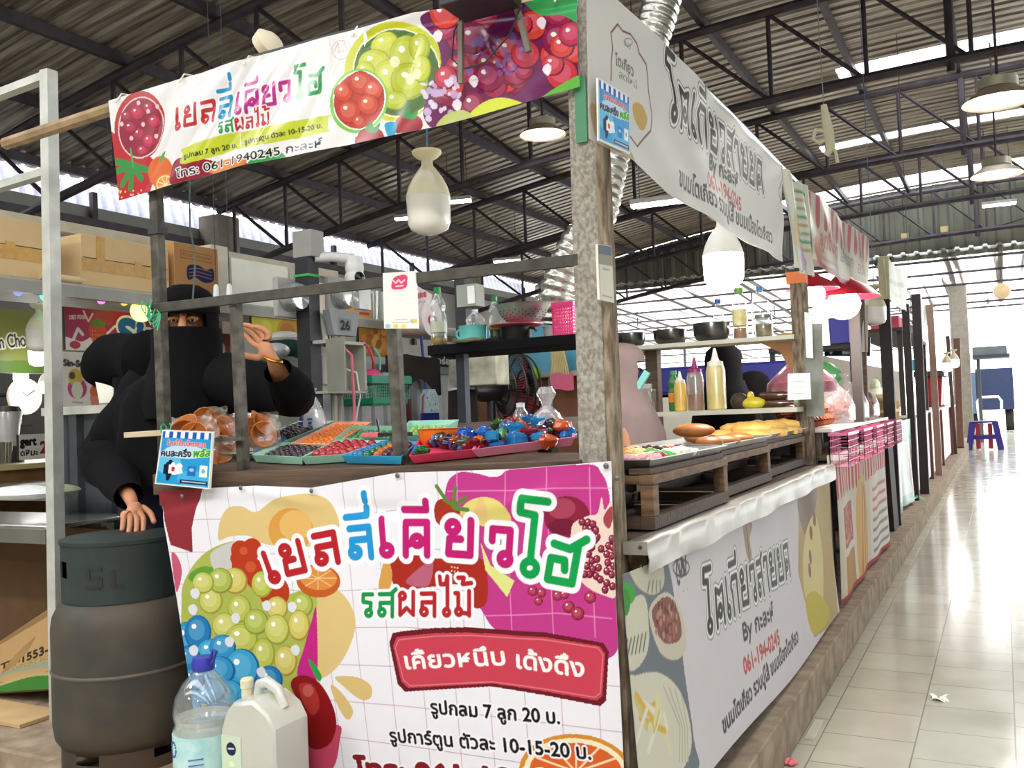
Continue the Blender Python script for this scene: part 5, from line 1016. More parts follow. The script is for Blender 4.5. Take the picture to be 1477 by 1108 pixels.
# stooping person behind the steel panel
r = T('person', 'stooping person in black hood, white paper below the chin, by steel panel', 'person', (-3.3, 3.06, .14))
figure(r, (-3.28, 3.08, .93), (-3.44, 3.06, 1.25), (-3.58, 3.03, 1.42), (-3.70, 3.01, 1.50), (-3.42, 3.22, 1.32), (-3.6, 3.2, 1.08), (-3.85, 3.1, 1.05), (-3.46, 2.9, 1.32), (-3.62, 2.92, 1.06), (-3.86, 2.98, 1.04),
       ((V(-1, -.2, -.1), V(0, 1, 0), V(0, 0, -1), 20, 1., 1), (V(-1, .2, -.1), V(0, -1, 0), V(0, 0, -1), 20, 1., 1)), ((-3.26, 3.16, .14), (-3.24, 3.0, .14)))
hc = V(-3.66, 3.01, 1.535); g = []
for i, (t, ry, rz) in enumerate(((-.17, .03, .03), (-.15, .07, .075), (-.10, .105, .105), (-.03, .125, .125), (.05, .125, .12), (.12, .13, .115), (.19, .155, .13), (.27, .19, .16), (.33, .12, .1), (.35, .02, .02))):
    ax = nrm(V(.93, .0, .0)); g.append([hc+V(t, 0, -.08*max(0, -t)*3-.25*max(0, t-.1))+V(0, ry*math.cos(a), rz*math.sin(a)*(1 if i > 1 else 1)) for a in np.linspace(0, 2*math.pi, 32, endpoint=False)])
g = np.array(g); m = MB(blk).grid(g, closed=True); m.f.append(tuple(range(31, -1, -1))); m.k.append(0); m.obj('hood', r, smooth=70)
cloth(ringsG([(-3.50, 3.05, 1.44, .16, .12, 0), (-3.43, 3.06, 1.34, .22, .17, .02), (-3.38, 3.06, 1.15, .25, .2, .03), (-3.32, 3.07, .9, .26, .23, .04), (-3.28, 3.08, .5, .28, .26, .06), (-3.26, 3.08, .22, .3, .3, .08)], math.pi, 40, .9), blk, r, 'robe')
p = oY(150, 566, 2.86); b = MB(M('#e9e6da', .6)); b.shell(np.array([[p+V(u*.11+.02*v*(1-u)-.055, .02*math.sin(u*3), -.085*v+.05-.035*u*(1-v)) for u in np.linspace(0, 1, 9)] for v in np.linspace(0, 1.15, 7)]), .004)
one(b, 'paper_sheet', 'stiff white paper below the chin of the black-hooded person', 'paper', smooth=60)
def bystander(name_label, pos, ang, hz, scarf, robe, wid=1.):
    """standing figure in a headscarf seen from the chest up behind counters"""
    x, y, z0 = pos; r = T('person', name_label, 'person', pos); F = V(math.cos(ang), math.sin(ang), 0); S__ = V(-F[1], F[0], 0); c = V(x, y, 0)
    figure(r, c+V(0, 0, hz-.62), c+V(0, 0, hz-.36), c+V(0, 0, hz-.14), c+F*.01+V(0, 0, hz), c+S__*.17+V(0, 0, hz-.22), c+S__*.22+F*.05+V(0, 0, hz-.48), c+S__*.16+F*.15+V(0, 0, hz-.42), c-S__*.17+V(0, 0, hz-.22), c-S__*.22+F*.05+V(0, 0, hz-.48), c-S__*.16+F*.15+V(0, 0, hz-.42),
           ((F, S__, V(0, 0, -1), 22, 1., 1), (F, -S__, V(0, 0, -1), 22, 1., 1)), (c+S__*.1+V(0, 0, z0), c-S__*.1+V(0, 0, z0)))
    for s in (-1, 1): MB(M('#1c120c', .2)).ball(c+F*.088+S__*s*.032+V(0, 0, hz+.005), .008, n=8, m=6).obj('eyeball', r)
    rg = [(x, y, hz+.135, .02, .02, 0), (x, y, hz+.125, .06, .065, 0), (x, y, hz+.09, .095, .105, .004), (x, y, hz+.04, .108, .115, .004), (x, y, hz-.02, .11, .115, .006), (x, y, hz-.09, .115, .115, .01), (x, y, hz-.14, .15, .125, .015), (x, y, hz-.2, .22, .15, .02), (x, y, hz-.3, .25*wid, .19, .03), (x, y, hz-.42, .26*wid, .2, .04)]
    cloth(ringsG(rg, ang, 40, x), scarf, r, 'headscarf', skip=lambda i, j: i in (3, 4) and (j <= 5 or j >= 35))
    cloth(ringsG([(x, y, hz-.25, .2, .14, .01), (x, y, hz-.5, .22, .17, .02), (x, y, hz-.9, .23, .2, .05), (x, y, z0+.06, .26, .25, .08)], ang, 36, 1.), robe, r, 'robe')
    return r
r = bystander('person in mauve-brown headscarf standing behind the aisle counter', (-1.62, 4.25, .16), R_(15), 1.39, M('#8d7a76', .8, var=.1), navy, .9)
MB(M('#86cfc8', .5)).box((-1.50, 4.2, 1.34), (.03, .02, .09), ry=R_(35)).obj('mask_strap', r)
bystander('person in black headscarf behind the shelf of squeeze bottles', (-1.48, 5.6, .16), R_(40), 1.44, blk, blk)
bystander('person in black headscarf beside the grey post with white card', (-1.46, 6.25, .16), R_(60), 1.29, blk, M('#d4d8ea', .8))
# ---------------------------------------------------------------- pancake stall along the aisle
tin = M('#8d8980', .45, .6, var=.12, scale=10, bump=.12)
ps = T('pancake_stall', 'pancake stall counter along the aisle with crimped metal edge', 'market stall', (-1.1, 3.5, .16))
MB(wood_dk).span((-1.28, 2.18, .865), (-.79, 4.88, .888)).obj('counter_top', ps)
b = MB(tin); ys_ = np.linspace(2.105, 4.89, 60)
g = [[(-.815, y, .8885), (-.80, y, .889+.001*math.sin(y*31)), (-.768, y, .890+.002*math.sin(y*23)), (-.760+.003*math.sin(y*19+2), y, .885), (-.758+.003*math.sin(y*13), y, .85), (-.758+.003*math.sin(y*17+1), y, .817+.004*math.sin(y*9))] for y in ys_]
b.shell(g, .002); b.obj('metal_edge', ps, smooth=60)
MB(tin).shell([[(x, 2.103, z) for x in np.linspace(-.818, -.757, 6)] for z in (.862, .893)], .002).obj('metal_end_lip', ps)
MB(wood_br).span((-.97, 2.185, .775), (-.79, 2.22, .862)).obj('end_beam', ps, bev=.003)
for z, y in ((.835, 2.105), (.88, 2.105)): MB(M('#3a3632', .4, .6)).ball((-.775, y-.004, z), .005, n=8, m=6).obj('screw', ps)
for x, y in ((-.8, 4.80), (-1.25, 4.80), (-1.25, 2.4)): MB(wood_dk).beam((x, y, .16), (x, y, .862), .05).obj('leg', ps)
MB(wood_fl).beam((-.905, 4.95, .16), (-.90, 4.95, 1.84), .08, .06).obj('corner_post', ps); MB(M('#d9753a', .6)).span((-.955, 4.915, 1.815), (-.86, 4.985, 1.875)).obj('orange_cap', ps)
MB(M('#8f9188', .7, var=.2, col2='#70726a')).beam((-.845, 4.93, 1.13), (-.835, 4.93, 1.6), .085, .03, up=(0, 1, 0)).obj('side_board', ps)
wsh = M('#c9c7b6', .6, var=.1)
MB(wsh).span((-1.93, 4.86, 1.528), (-.92, 5.1, 1.55)).obj('upper_shelf', ps); MB(wsh).span((-1.92, 4.74, 1.158), (-.90, 5.0, 1.182)).obj('lower_shelf', ps)
MB(wood_dk).beam((-1.735, 5.02, .16), (-1.725, 5.02, 1.528), .07).obj('shelf_post', ps)
MB(M('#b98d62', .6)).prism([(-1.88, 5.0, 1.525), (-1.7, 5.0, 1.525), (-1.8, 5.0, 1.49), (-1.87, 5.0, 1.40)], (0, .02, 0)).obj('bracket', ps); MB(M('#a5764c', .6)).prism([(-.95, 5.0, 1.525), (-1.12, 5.0, 1.525), (-1.02, 5.0, 1.47), (-.96, 5.0, 1.34)], (0, .02, 0)).obj('bracket', ps)
MB(M('#3a3532', .6)).span((-1.27, 4.0, .888), (-1.24, 4.72, .99)).obj('griddle', ps)
# racks
def rack(label, x1, y0, y1, w=.32, n=3):
    r = T('wooden_rack', label, 'rack', (x1-w/2, (y0+y1)/2, .894), 'low wooden racks on the metal-edged counter'); x0 = x1-w
    for x in (x0+.02, x1-.02):
        MB(wood_dk).span((x-.02, y0, .894), (x+.02, y1, .928)).obj('base_rail', r, bev=.002); MB(wood_br).span((x-.02, y0, 1.01), (x+.02, y1, 1.035)).obj('top_rail', r, bev=.002)
        for y in (y0+.025, y1-.025): MB(wood_br).span((x-.018, y-.022, .928), (x+.018, y+.022, 1.01)).obj('leg', r, bev=.002)
    for y in (y0+.02, y1-.02): MB(wood_dk).span((x0+.04, y-.018, .896), (x1-.04, y+.018, .926)).obj('cross_bar', r); MB(wood_br).span((x0+.04, y-.018, 1.012), (x1-.04, y+.018, 1.033)).obj('cross_bar', r)
    for k in range(n): x = x0+.04+(w-.08)*k/(n-1); MB(wood_dk).span((x-.03, y0+.01, 1.035), (x+.03, y1-.01, 1.052)).obj('slat', r, bev=.002)
    return r
rack('low wooden rack at the near end of the metal-edged counter', -.805, 2.30, 3.04, .34); rack('low wooden rack in the middle of the metal-edged counter', -.845, 3.14, 3.86); rack('low wooden rack at the far end of the metal-edged counter', -.885, 3.92, 4.82)
alu = M('#8c8b87', .38, .75, var=.1)
def steel_tray(label, x0, x1, y0, y1, z=1.053, h=.02):
    q = [V(x0, y0, z), V(x1, y0, z), V(x1, y1, z), V(x0, y1, z)]; c = sum(q)/4; n = V(0, 0, 1)
    L = [[c+(p-c)*.95 for p in q], [c+(p-c)*1.02+n*h for p in q], [c+(p-c)*1.06+n*(h+.001) for p in q], [c+(p-c)*1.06+n*(h+.003) for p in q], [c+(p-c)*1.01+n*(h+.003) for p in q], [c+(p-c)*.945+n*.003 for p in q]]
    m = MB(alu).add([p for l in L for p in l], [(3, 2, 1, 0)]+[(k*4+i, k*4+(i+1) % 4, k*4+4+(i+1) % 4, k*4+4+i) for k in range(5) for i in range(4)]+[(20, 21, 22, 23)])
    return one(m, 'steel_tray', label, 'tray', 'steel trays on the wooden racks', smooth=0)
steel_tray('steel tray of topped pancakes next to the corner post', -1.15, -.815, 2.31, 3.02); steel_tray('steel tray of brown buns on the middle rack', -1.19, -.85, 3.13, 3.86); steel_tray('steel tray of folded yellow pancakes on the far rack', -1.21, -.885, 3.93, 4.84)
doughs = {'beige': M('#d9b277', .6, var=.2, scale=25, col2='#b98646'), 'yellow': M('#dcb460', .6, var=.2, scale=18, col2='#c08a3c'), 'brown': M('#a9682c', .45, var=.2, scale=16, col2='#7d4518'), 'cream': M('#ead9b0', .6, var=.15, scale=25)}
def pancake(p, L, w, h, rz, dough, topping, label, grp=None):
    """folded pancake: half-moon shell with filling along the open edge"""
    r = T('folded_pancake', label, 'pancake', p, grp); m = MB(doughs[dough]); g = []
    for u in np.linspace(0, 1, 11):
        row = []; a = math.sin(math.pi*min(.97, max(.03, u)))**.6
        for t in np.linspace(-.15*math.pi, 1.15*math.pi, 9): row.append(((u-.5)*L, -math.cos(t)*w/2*a, (math.sin(t)*h+.12*h)*(.35+.65*a)+.003*math.sin(u*17+t*3)+.2*h))
        g.append(row)
    c, s = math.cos(rz), math.sin(rz); g = np.array(g); G = np.stack([g[..., 0]*c-g[..., 1]*s, g[..., 0]*s+g[..., 1]*c, g[..., 2]], -1)+np.asarray(p); m.grid(G); m.f.append(tuple(range(8, -1, -1))); m.k.append(0); m.f.append(tuple(range(90, 99))); m.k.append(0)
    o = m.obj('dough_shell', r, smooth=80)
    if topping:
        m = MB(M(topping, .5, var=.2, scale=40)); rr = random.Random(int(p[1]*977))
        for k in range(7): q = V((k/6-.5)*L*.75, -w*.36+rr.random()*.01, h*.5+rr.random()*h*.5); m.ball(V(q[0]*c-q[1]*s, q[0]*s+q[1]*c, q[2])+p, .010+rr.random()*.006, (1.2, 1, .8), 8, 6)
        m.obj('filling', r)
    return r
ZT = 1.06
def oF(px, py): return oZ(px, py, ZT)
spec = [(893, 655, .10, .06, 'cream', '#d8a0a4', 'pinkish topped'), (913, 653, .09, .05, 'cream', '#c23a40', 'red-flecked'), (945, 650, .10, .07, 'cream', '#57b04a', 'green-topped'), (925, 637, .13, .05, 'beige', None, 'plain rolled'), (972, 648, .12, .07, 'cream', '#ece6d4', 'white-topped'), (960, 640, .11, .06, 'yellow', '#e8cf74', 'yellow-topped'), (990, 645, .11, .06, 'cream', '#f0ead8', 'cream-filled'), (1012, 642, .11, .06, 'beige', '#2a1a12', 'chocolate-filled'), (1030, 637, .11, .06, 'beige', '#d8546a', 'pink-filled'), (1040, 632, .10, .06, 'beige', '#3a2016', 'dark-filled'),
        (958, 628, .14, .07, 'beige', None, 'large plain'), (985, 623, .13, .07, 'beige', '#e08a3c', 'orange-filled'), (1004, 625, .13, .06, 'beige', '#f0e4d0', 'white-creamed'), (1022, 628, .12, .06, 'beige', '#4a2a1c', 'brown-filled')]
for k, (px, py, L, w, d, tp_, n) in enumerate(spec):
    q = V(-.87 if py > 643 else -.965 if py > 631 else -1.06, 2.38+.56*(px-885)/160, ZT-.002); pancake(q, L, w, .022, .3+.5*math.sin(k*2.1), d, tp_, n+' pancake in the steel tray next to the corner post')
def bun(px, py, L, w, h, label, up=0.):
    q = V(-.91 if py > 627 else -1.0 if py > 622 else -1.09, 3.2+.52*(px-1047)/55, ZT-.003+up); m = MB(doughs['brown']).ball(q+V(0, 0, h), 1, (L/2, w/2, h), 16, 10); one(m, 'bun', label, 'bun', None)
for px, py, L, up, l in ((1062, 632, .15, .0, 'long brown bun at the near edge of the middle tray'), (1060, 625, .16, .036, 'glossy brown bun lying on top of another bun'), (1087, 628, .14, 0, 'brown bun beside the glossy bun on the middle tray'), (1100, 619, .13, 0, 'brown bun at the back of the middle tray'), (1047, 636, .1, .0, 'short pale brown bun at the corner of the middle tray')): bun(px, py, L, .085, .026 if up else .022, l, up)
for k in range(15):
    pancake(V(-.96-.13*(k % 2)-.02*math.sin(k), 3.99+.055*k, ZT-.004+.028*(k % 3 == 2)), .17, .08, .032, .2+.25*math.sin(k*1.7), 'yellow', None, 'folded yellow pancake among those on the far tray', 'folded yellow pancakes on the far tray')
# shelves behind: jars, bowls, squeeze bottles
def sh_at(px, y, z): return V(oY(px, 560, y)[0], y, z)
ZL, ZU = 1.182, 1.55
p = sh_at(927, 4.86, ZL); r = T('jar', 'square clear jar of beige crumbs on the lower white shelf', 'jar', p)
MB(M('#dfe3dc', .1, clear=.75)).span(p+V(-.06, -.05, 0), p+V(.06, .05, .13)).obj('jar_body', r, bev=.012); MB(M('#c9a877', .8, scale=60)).span(p+V(-.055, -.045, .004), p+V(.055, .045, .062)).obj('crumbs', r, bev=.01); MB(M('#d8dcd2', .3, clear=.4)).lathe([(.048, .128), (.05, .132), (.05, .155), (0, .158)], p, 24).obj('lid', r)
sq = [(.04, 0), (.045, .005), (.045, .16), (.04, .18), (.034, .19)]
def squeeze(label, px, y, body, liq, lz, cap, sc, clear_top=True):
    p = sh_at(px, y, ZL); r = T('squeeze_bottle', label, 'squeeze bottle', p, 'squeeze bottles on the lower white shelf'); pr = [(a*sc, b*sc*1.12) for a, b in sq]
    bo = MB(body).lathe(pr, p, 22).obj('bottle_body', r); MB(liq).lathe([(.0, .003)]+[((a-.002)*sc, b) for a, b in ((.04, .003), (.045, .01), (.045, lz))]+[(0, lz+.004)], p, 18).obj('sauce', bo)
    MB(cap).lathe([(.037*sc, .205*sc), (.037*sc, .225*sc), (.02*sc, .232*sc), (.014*sc, .25*sc), (.006*sc, .29*sc), (0, .292*sc)], p, 18).obj('nozzle_cap', r)
squeeze('short mustard squeeze bottle with white cap beside the dark shelf post', 981, 4.86, M('#e0b860', .3), M('#c98f2c', .4), .1, M('#e9e7dd', .4), .74)
squeeze('tall squeeze bottle with magenta cap and red-brown sauce', 1003, 4.86, M('#e8dcc0', .2, clear=.8), M('#8f4a3c', .4), .085, M('#8e2a66', .4), .98)
squeeze('tall pale yellow squeeze bottle with white nozzle', 1033, 4.86, M('#e8d48a', .3, clear=.2), M('#ead078', .4), .19, M('#eeece4', .4), 1.12)
bottle('sauce_bottle', 'green bottle half hidden behind the mustard squeeze bottle', sh_at(972, 4.95, ZL), b1, M('#2f9a4c', .4), (.2, .222), body=M('#3c7a34', .2), lab=M('#e08a2c', .4), labz=(.05, .1), capr=.018)
one(MB(M('#3c2a20', .6, bump=.5)).ball(sh_at(1066, 4.85, ZL+.04), 1, (.05, .04, .045), 10, 7), 'paper_wrap', 'crumpled dark brown wrapper on the lower white shelf', 'wrapper')
m = MB(M('#dcc83a', .35, bump=.6, scale=20)); m.ball(sh_at(1086, 4.85, ZL+.028), 1, (.07, .05, .032), 12, 8); m.ball(sh_at(1082, 4.86, ZL+.06), 1, (.02, .02, .03), 8, 6); one(m, 'snack_bag', 'yellow plastic bag lying on the lower white shelf', 'bag')
for dx, z, l in ((0, .022, 'amber bottle lying nearest the grey post on lower shelf'), (.0, .062, 'amber bottle lying on top of the other amber bottle')):
    q = sh_at(1122, 4.85, ZL+z); r = T('glass_bottle', l, 'bottle', q); MB(M('#4a2c12', .15, coat=.5)).lathe([(0, -.09), (.02, -.09), (.021, -.08), (.021, .03), (.01, .06), (.01, .08)], q, 16, ax='X').obj('bottle_body', r); MB(M('#b9b6a4', .4, .5)).lathe([(.012, .075), (.022, .08), (.022, .1), (0, .101)], q, 14, ax='X').obj('cap', r)
for px, w_, l in ((912, .088, 'steel bowl nearest the corner post on the upper white shelf'), (970, .093, 'middle one of three steel bowls on the upper white shelf'), (1030, .098, 'deepest steel bowl, right below the lit bulb')):
    q = sh_at(px, 4.95, ZU); m = MB(M('#6d6b69', .25, .9, var=.1)); m.open_lathe([(w_*.6, 0), (w_*.85, .012), (w_*.97, .035), (w_, .075 if px < 1000 else .095), (w_*1.04, .078 if px < 1000 else .098)], q, 28, th=.002); one(m, 'steel_bowl', l, 'bowl', 'steel bowls on the upper white shelf')
bottle('water_bottle', 'small water bottle with blue cap and violet label in upper row', sh_at(1041, 5.04, ZU), b1, M('#2a50b0', .4), (.2, .222), lab=M('#4a48b0', .4), labz=(.05, .1), sc=1.05, capr=.016)
bottle('oil_bottle', 'large bottle with green cap and yellow label on upper white shelf', sh_at(1072, 5.0, ZU), b1, M('#6aa03a', .4), (.2, .222), liquid=M('#a86a34', .3), lz=.05, lab=M('#c9b84a', .4, col2='#e8e4c8', scale=30), labz=(.06, .13), sc=1.25, capr=.018)
bottle('water_bottle', 'tall bottle with blue cap at the end of the upper white shelf', sh_at(1102, 5.04, ZU), [(.045, 0), (.05, .01), (.05, .1), (.046, .11), (.05, .12), (.05, .2), (.02, .26), (.014, .28)], M('#3a78b8', .4), (.272, .295), sc=.95, capr=.017)
p = sh_at(1106, 4.9, ZU); r = T('jar', 'clear jar of yellow pickles on the upper white shelf', 'jar', p); MB(pet).lathe([(.04, 0), (.045, .006), (.045, .09), (.04, .1)], p, 20).obj('jar_body', r); MB(M('#a88a3a', .4, col2='#5c4a2a', scale=40)).lathe([(0, .003), (.042, .004), (.042, .065), (0, .068)], p, 18).obj('pickles', r); MB(M('#9a9a94', .3, .7)).lathe([(.043, .098), (.043, .115), (0, .117)], p, 20).obj('lid', r)
big_bulb('hanging_bulb', 'brightly lit large white bulb under the aisle banner', oY(1043, 372, 3.42), 1.12, 26., .07, capcol='#f4f2ea')  # housing coloured near white to paint in the glare of the lit bulb
l = bpy.data.lights.new('bulb_light', 'POINT'); l.energy = 16; l.shadow_soft_size = .08; l.color = (1, .98, .94); o = bpy.data.objects.new('bulb_light', l); COL.objects.link(o); o.location = tuple(oY(1043, 372, 3.42)-V(0, 0, .17))
def card(label, px4, y, col, th=.003, name='notice_card', cat='card', marks=None):
    q = [oY(*p, y) for p in px4]; r = T(name, label, cat, sum(q)/4); MB(M(col, .5)).prism([q[0], q[1], q[2], q[3]], (0, th, 0)).obj('card_sheet', r)
    if marks:
        b = MB(M(marks, .6))
        for k in range(3): t = .25+.22*k; a, c = q[0]*(1-t)+q[3]*t, q[1]*(1-t)+q[2]*t; b.beam(a*.8+c*.2+V(0, -.002, 0), a*.25+c*.75+V(0, -.002, 0), .006, .001)
        b.obj('print', r)
    return r
card('blank white card fixed low on the grey post', ((1136, 577), (1170, 576), (1168, 538), (1136, 539)), 4.72, '#eceee8', marks='#c9cbc6'); card('long white paper strip hanging beside the grey post', ((1163, 516), (1173, 517), (1171, 452), (1160, 450)), 4.88, '#dfe4e6')
# ---------------------------------------------------------------- second stall: sausages
ss = T('sausage_stall', 'sausage stall with pink baskets and red striped skirt past the pancake stall', 'market stall', (-1.2, 6.2, .16))
MB(wood_dk).span((-1.05, 5.03, .9), (-.80, 7.62, .93)).obj('counter_top', ss); MB(M('#c9c6bd', .35, .5, bump=.3, scale=16)).span((-1.08, 5.0, 1.045), (-.78, 7.66, 1.062)).obj('display_top', ss)
for y in (5.05, 6.3, 7.5): MB(wood_dk).span((-1.0, y-.03, .93), (-.85, y+.03, 1.045)).obj('riser', ss)
MB(M('#d6d2c4', .5, .2)).span((-.80, 4.93, .885), (-.772, 7.62, .93)).obj('edge_strip', ss)
for y in (5.1, 7.55): MB(wood_dk).beam((-.84, y, .16), (-.84, y, .9), .06).obj('leg', ss)
MB(M('#3b322c', .6)).beam((-.83, 6.42, .16), (-.82, 6.38, 1.95), .06).obj('front_post', ss)
MB(wood_dk).beam((-.86, 6.95, 1.06), (-.84, 6.9, 1.93), .05).obj('roof_post', ss)
m = MB(M('#d5d0c8', .4, col2='#b9d0a8', scale=6)).shell([[(-.78-.02*math.sin(v*9+y), y, 1.046-.0*v) for v in (0, .5, 1)] for y in np.linspace(5, 7, 8)], .001)
C5 = Art(2.3, .72, .006, '#cfc6b0')
for k in range(26): C5.poly([(k*.09, .56), (k*.09+.045, .56), (k*.09+.045, .72), (k*.09, .72)], '#c03038' if k % 1 == 0 else '#fff')
for k in range(26): C5.ell(k*.09+.022, .56, .022, .03, '#c03038')
C5.poly([(.1, .05), (.62, .05), (.62, .5), (.1, .5)], '#d8cdbc'); C5.poly([(.14, .26), (.58, .26), (.58, .48), (.14, .48)], '#a8584a'); C5.poly([(.14, .02), (.58, .02), (.58, .22), (.14, .22)], '#b58a4c')
for k in range(60): C5.ell(.16+r2.random()*.4, .28+r2.random()*.18, .012, .012, ('#c4796a', '#8a3a30', '#d8a090')[k % 3])
C5.smooth([(.7, 0), (.68, .3), (.78, .55), (1.1, .58), (1.2, .3), (1.15, 0)], '#cfa35a'); C5.stroke([(.8, .05), (.95, .3), (1.0, .5)], .08, '#b5743a'); C5.stroke([(1.05, .05), (1.12, .3), (1.1, .5)], .03, '#5d5a58')
C5.poly([(1.3, .02), (2.25, .02), (2.25, .55), (1.3, .55)], '#d9d2c8')
for k in range(7): C5.stroke([(1.38, .07+.065*k), (2.15, .07+.065*k)], .024, '#8f8a86' if k < 4 else '#c08078')
C5.poly([(0, 0), (2.3, 0), (2.3, .025), (0, .025)], '#a82a30')
sheet(C5, 'skirt_banner', quadP((-.765, 4.93, .18), (-.765, 7.2, .18), (-.765, 7.2, .89), (-.765, 4.93, .89)), ss, M_print(.6), bulge=lambda u, v: .008*np.sin(u*22)+.006*np.sin(u*9+v*3))
for k in range(5): basket('plastic_basket', ('pink lattice basket nearest the pancake stall, below the sausages', 'second pink lattice basket below the sausages, counted from pancake stall', 'pink lattice basket in the middle of the five under the sausages', 'fourth pink lattice basket below the sausages, counted from pancake stall', 'pink lattice basket farthest from the pancake stall')[k], (-.74, 5.12+k*.6, .87), .09, .40, .165, '#c4557f', 'pink baskets along the sausage stall', rows=5, cols_=8, flare=1.0)
saus = M('#b8622c', .4, var=.2, scale=20, col2='#8e3c1a')
q0 = oX(1178, 604, -.95); k = 0
for row in range(2):
    for i in range(11):
        q = V(-.98-.02*row, 4.98+i*.1+.02*row, 1.092+row*.06); m = MB(saus).tube([q+V(.05*math.cos(a), .02*math.sin(a*2)*.3, .028*math.sin(a)) for a in np.linspace(0, 2*math.pi, 11)], .017, 7, cap=False); one(m, 'sausage', 'coiled brown sausage in the two-layer row under the pink bag', 'sausage', 'coiled sausages stacked in a row')
def clear_bag(label, q, w, h, fill_col, n=9):
    r = T('plastic_bag', label, 'plastic bag', q)
    MB(M('#f2eeee', .12, clear=.85, bump=.8, scale=14)).lathe([(w*.42, 0), (w*.5, .02), (w*.5, h*.35), (w*.4, h*.6), (w*.16, h*.82), (w*.05, h*.9), (w*.14, h), (w*.1, h*1.02)], q, 20).obj('clear_film', r)
    m = MB(M(fill_col, .4, var=.2, scale=25)); rr = random.Random(int(q[1]*99))
    for k in range(n): c = q+V((rr.random()-.5)*w*.6, (rr.random()-.5)*w*.6, .06+rr.random()*h*.32); m.tube([c+V(.045*math.cos(a), .045*math.sin(a)*.5, .04*math.sin(a)) for a in np.linspace(0, 5.5, 9)], .014, 7)
    m.obj('sausage_coil', r)
clear_bag('clear bag of curled sausages beside the sausage row', V(-.95, 6.12, 1.064), .28, .30, '#a84e2c'); clear_bag('second clear bag of curled sausages, nearer the dark post', V(-.95, 6.70, 1.064), .3, .32, '#b0603a'); clear_bag('third clear bag of sausages right at the dark post', V(-.94, 7.3, 1.064), .28, .3, '#a65030')
q = V(-1.0, 5.45, 1.215); r = T('plastic_bag', 'large knotted bag of pink food on top of the sausage row', 'plastic bag', q); MB(M('#e7a9b8', .2, clear=.6, bump=.6, scale=12)).lathe([(.13, 0), (.2, .04), (.19, .1), (.1, .19), (.03, .24), (.05, .28), (.03, .285)], q, 22).obj('clear_film', r); MB(M('#a2405c', .6, var=.15, scale=8)).lathe([(0, .003), (.125, .006), (.19, .045), (.17, .1), (.06, .13), (0, .13)], q, 20).obj('pink_food', r)
# its fascia banners
def fascia(name, label, px4, X, art, transl=.2, name2='banner'):
    q = [oX(*p, X) for p in px4]; r = T(name, label, 'banner', sum(q)/4); sheet(art, 'banner_sheet', quadP(*q), r, M_print(.3, transl), bulge=lambda u, v: .012*np.sin(u*9)+.006*np.sin(u*23+v*5)); return r
a = Art(.5, .45, .006, '#d8d6c0')
for k in range(8): a.stroke([(.2, .4-.04*k), (.42, .4-.04*k)], .016, ('#4a9a58', '#b8a05a', '#8aa870')[k % 3])
a.ell(.25, .06, .12, .05, '#c0a0bc'); a.ell(.12, .2, .05, .1, '#d8b870')
fascia('menu_banner', 'narrow menu banner with green lines between the two long banners', ((1146, 386), (1172, 400), (1162, 270), (1128, 242)), -.775, a)
a = Art(2.6, .42, .007, '#cfc4aa')
for k in range(13): a.poly([(k*.2, .27), (k*.2+.1, .27), (k*.2+.1, .42), (k*.2, .42)], '#b8323c'); a.ell(k*.2+.05, .27, .05, .04, '#b8323c')
a.text('ลูกชิ้นทอด', (.3, .14), (1.1, .14), .09, '#c05a50', .006); a.text('ไส้กรอก', (1.2, .14), (1.8, .14), .08, '#6a705c', .005); a.text('อร่อย', (1.95, .12), (2.4, .12), .08, '#a8745c', .005); a.ell(.18, .1, .12, .08, '#c87a4a'); a.poly([(0, 0), (2.6, 0), (2.6, .03), (0, .03)], '#b0404a'); a.stroke([(.3, .07), (1.1, .07)], .02, '#c98a84')
fascia('fascia_banner', 'red and white striped banner above the sausage stall', ((1172, 381), (1252, 427), (1251, 345), (1164, 272)), -.77, a)
# red lamps, cloths and boards hanging in the sausage stall
def shade_lamp(label, c, sc, em):
    r = T('pendant_lamp', label, 'lamp', c, 'red shaded lamps'); MB(M('#b01c30', .4)).open_lathe([(.03*sc, .1*sc), (.05*sc, .08*sc), (.12*sc, .04*sc), (.16*sc, 0)], c, 26, th=.003).obj('lamp_shade', r); MB(M('#fff8ee', .3, emit=em)).ball(c+V(0, 0, -.03*sc), .075*sc, (1, 1, .9)).obj('bulb', r); MB(blackst).tube([c+V(0, 0, .1*sc), c+V(0, 0, .5)], .006, 5).obj('cord', r)
    l = bpy.data.lights.new('lamp_light', 'POINT'); l.energy = 8; l.shadow_soft_size = .1; o = bpy.data.objects.new('lamp_light', l); COL.objects.link(o); o.location = tuple(c-V(0, 0, .22*sc))
shade_lamp('red shaded lit lamp beside the orange post cap', oY(1172, 418, 5.6), .95, 20); shade_lamp('red shaded lit lamp in front of the dark shop sign', oY(1216, 430, 5.95), 1.35, 24)
def hang_cloth(label, px4, y, col, name='hanging_cloth'):
    q = [oY(*p, y) for p in px4]; g = [[(q[0]*(1-v)+q[3]*v)*(1-u)+(q[1]*(1-v)+q[2]*v)*u+V(0, .012*math.sin(u*9), 0) for u in np.linspace(0, 1, 10)] for v in np.linspace(0, 1, 5)]; return one(MB(M(col, .7)).shell(g, .004), name, label, 'cloth', smooth=60)
hang_cloth('beige cloth hanging beside the grey post below the red lamp', ((1172, 499), (1197, 498), (1192, 432), (1172, 432)), 5.9, '#c4bba8'); hang_cloth('grey cloth strip hanging in front of the dark shop sign', ((1238, 508), (1252, 508), (1252, 440), (1238, 440)), 6.9, '#a8a49c')
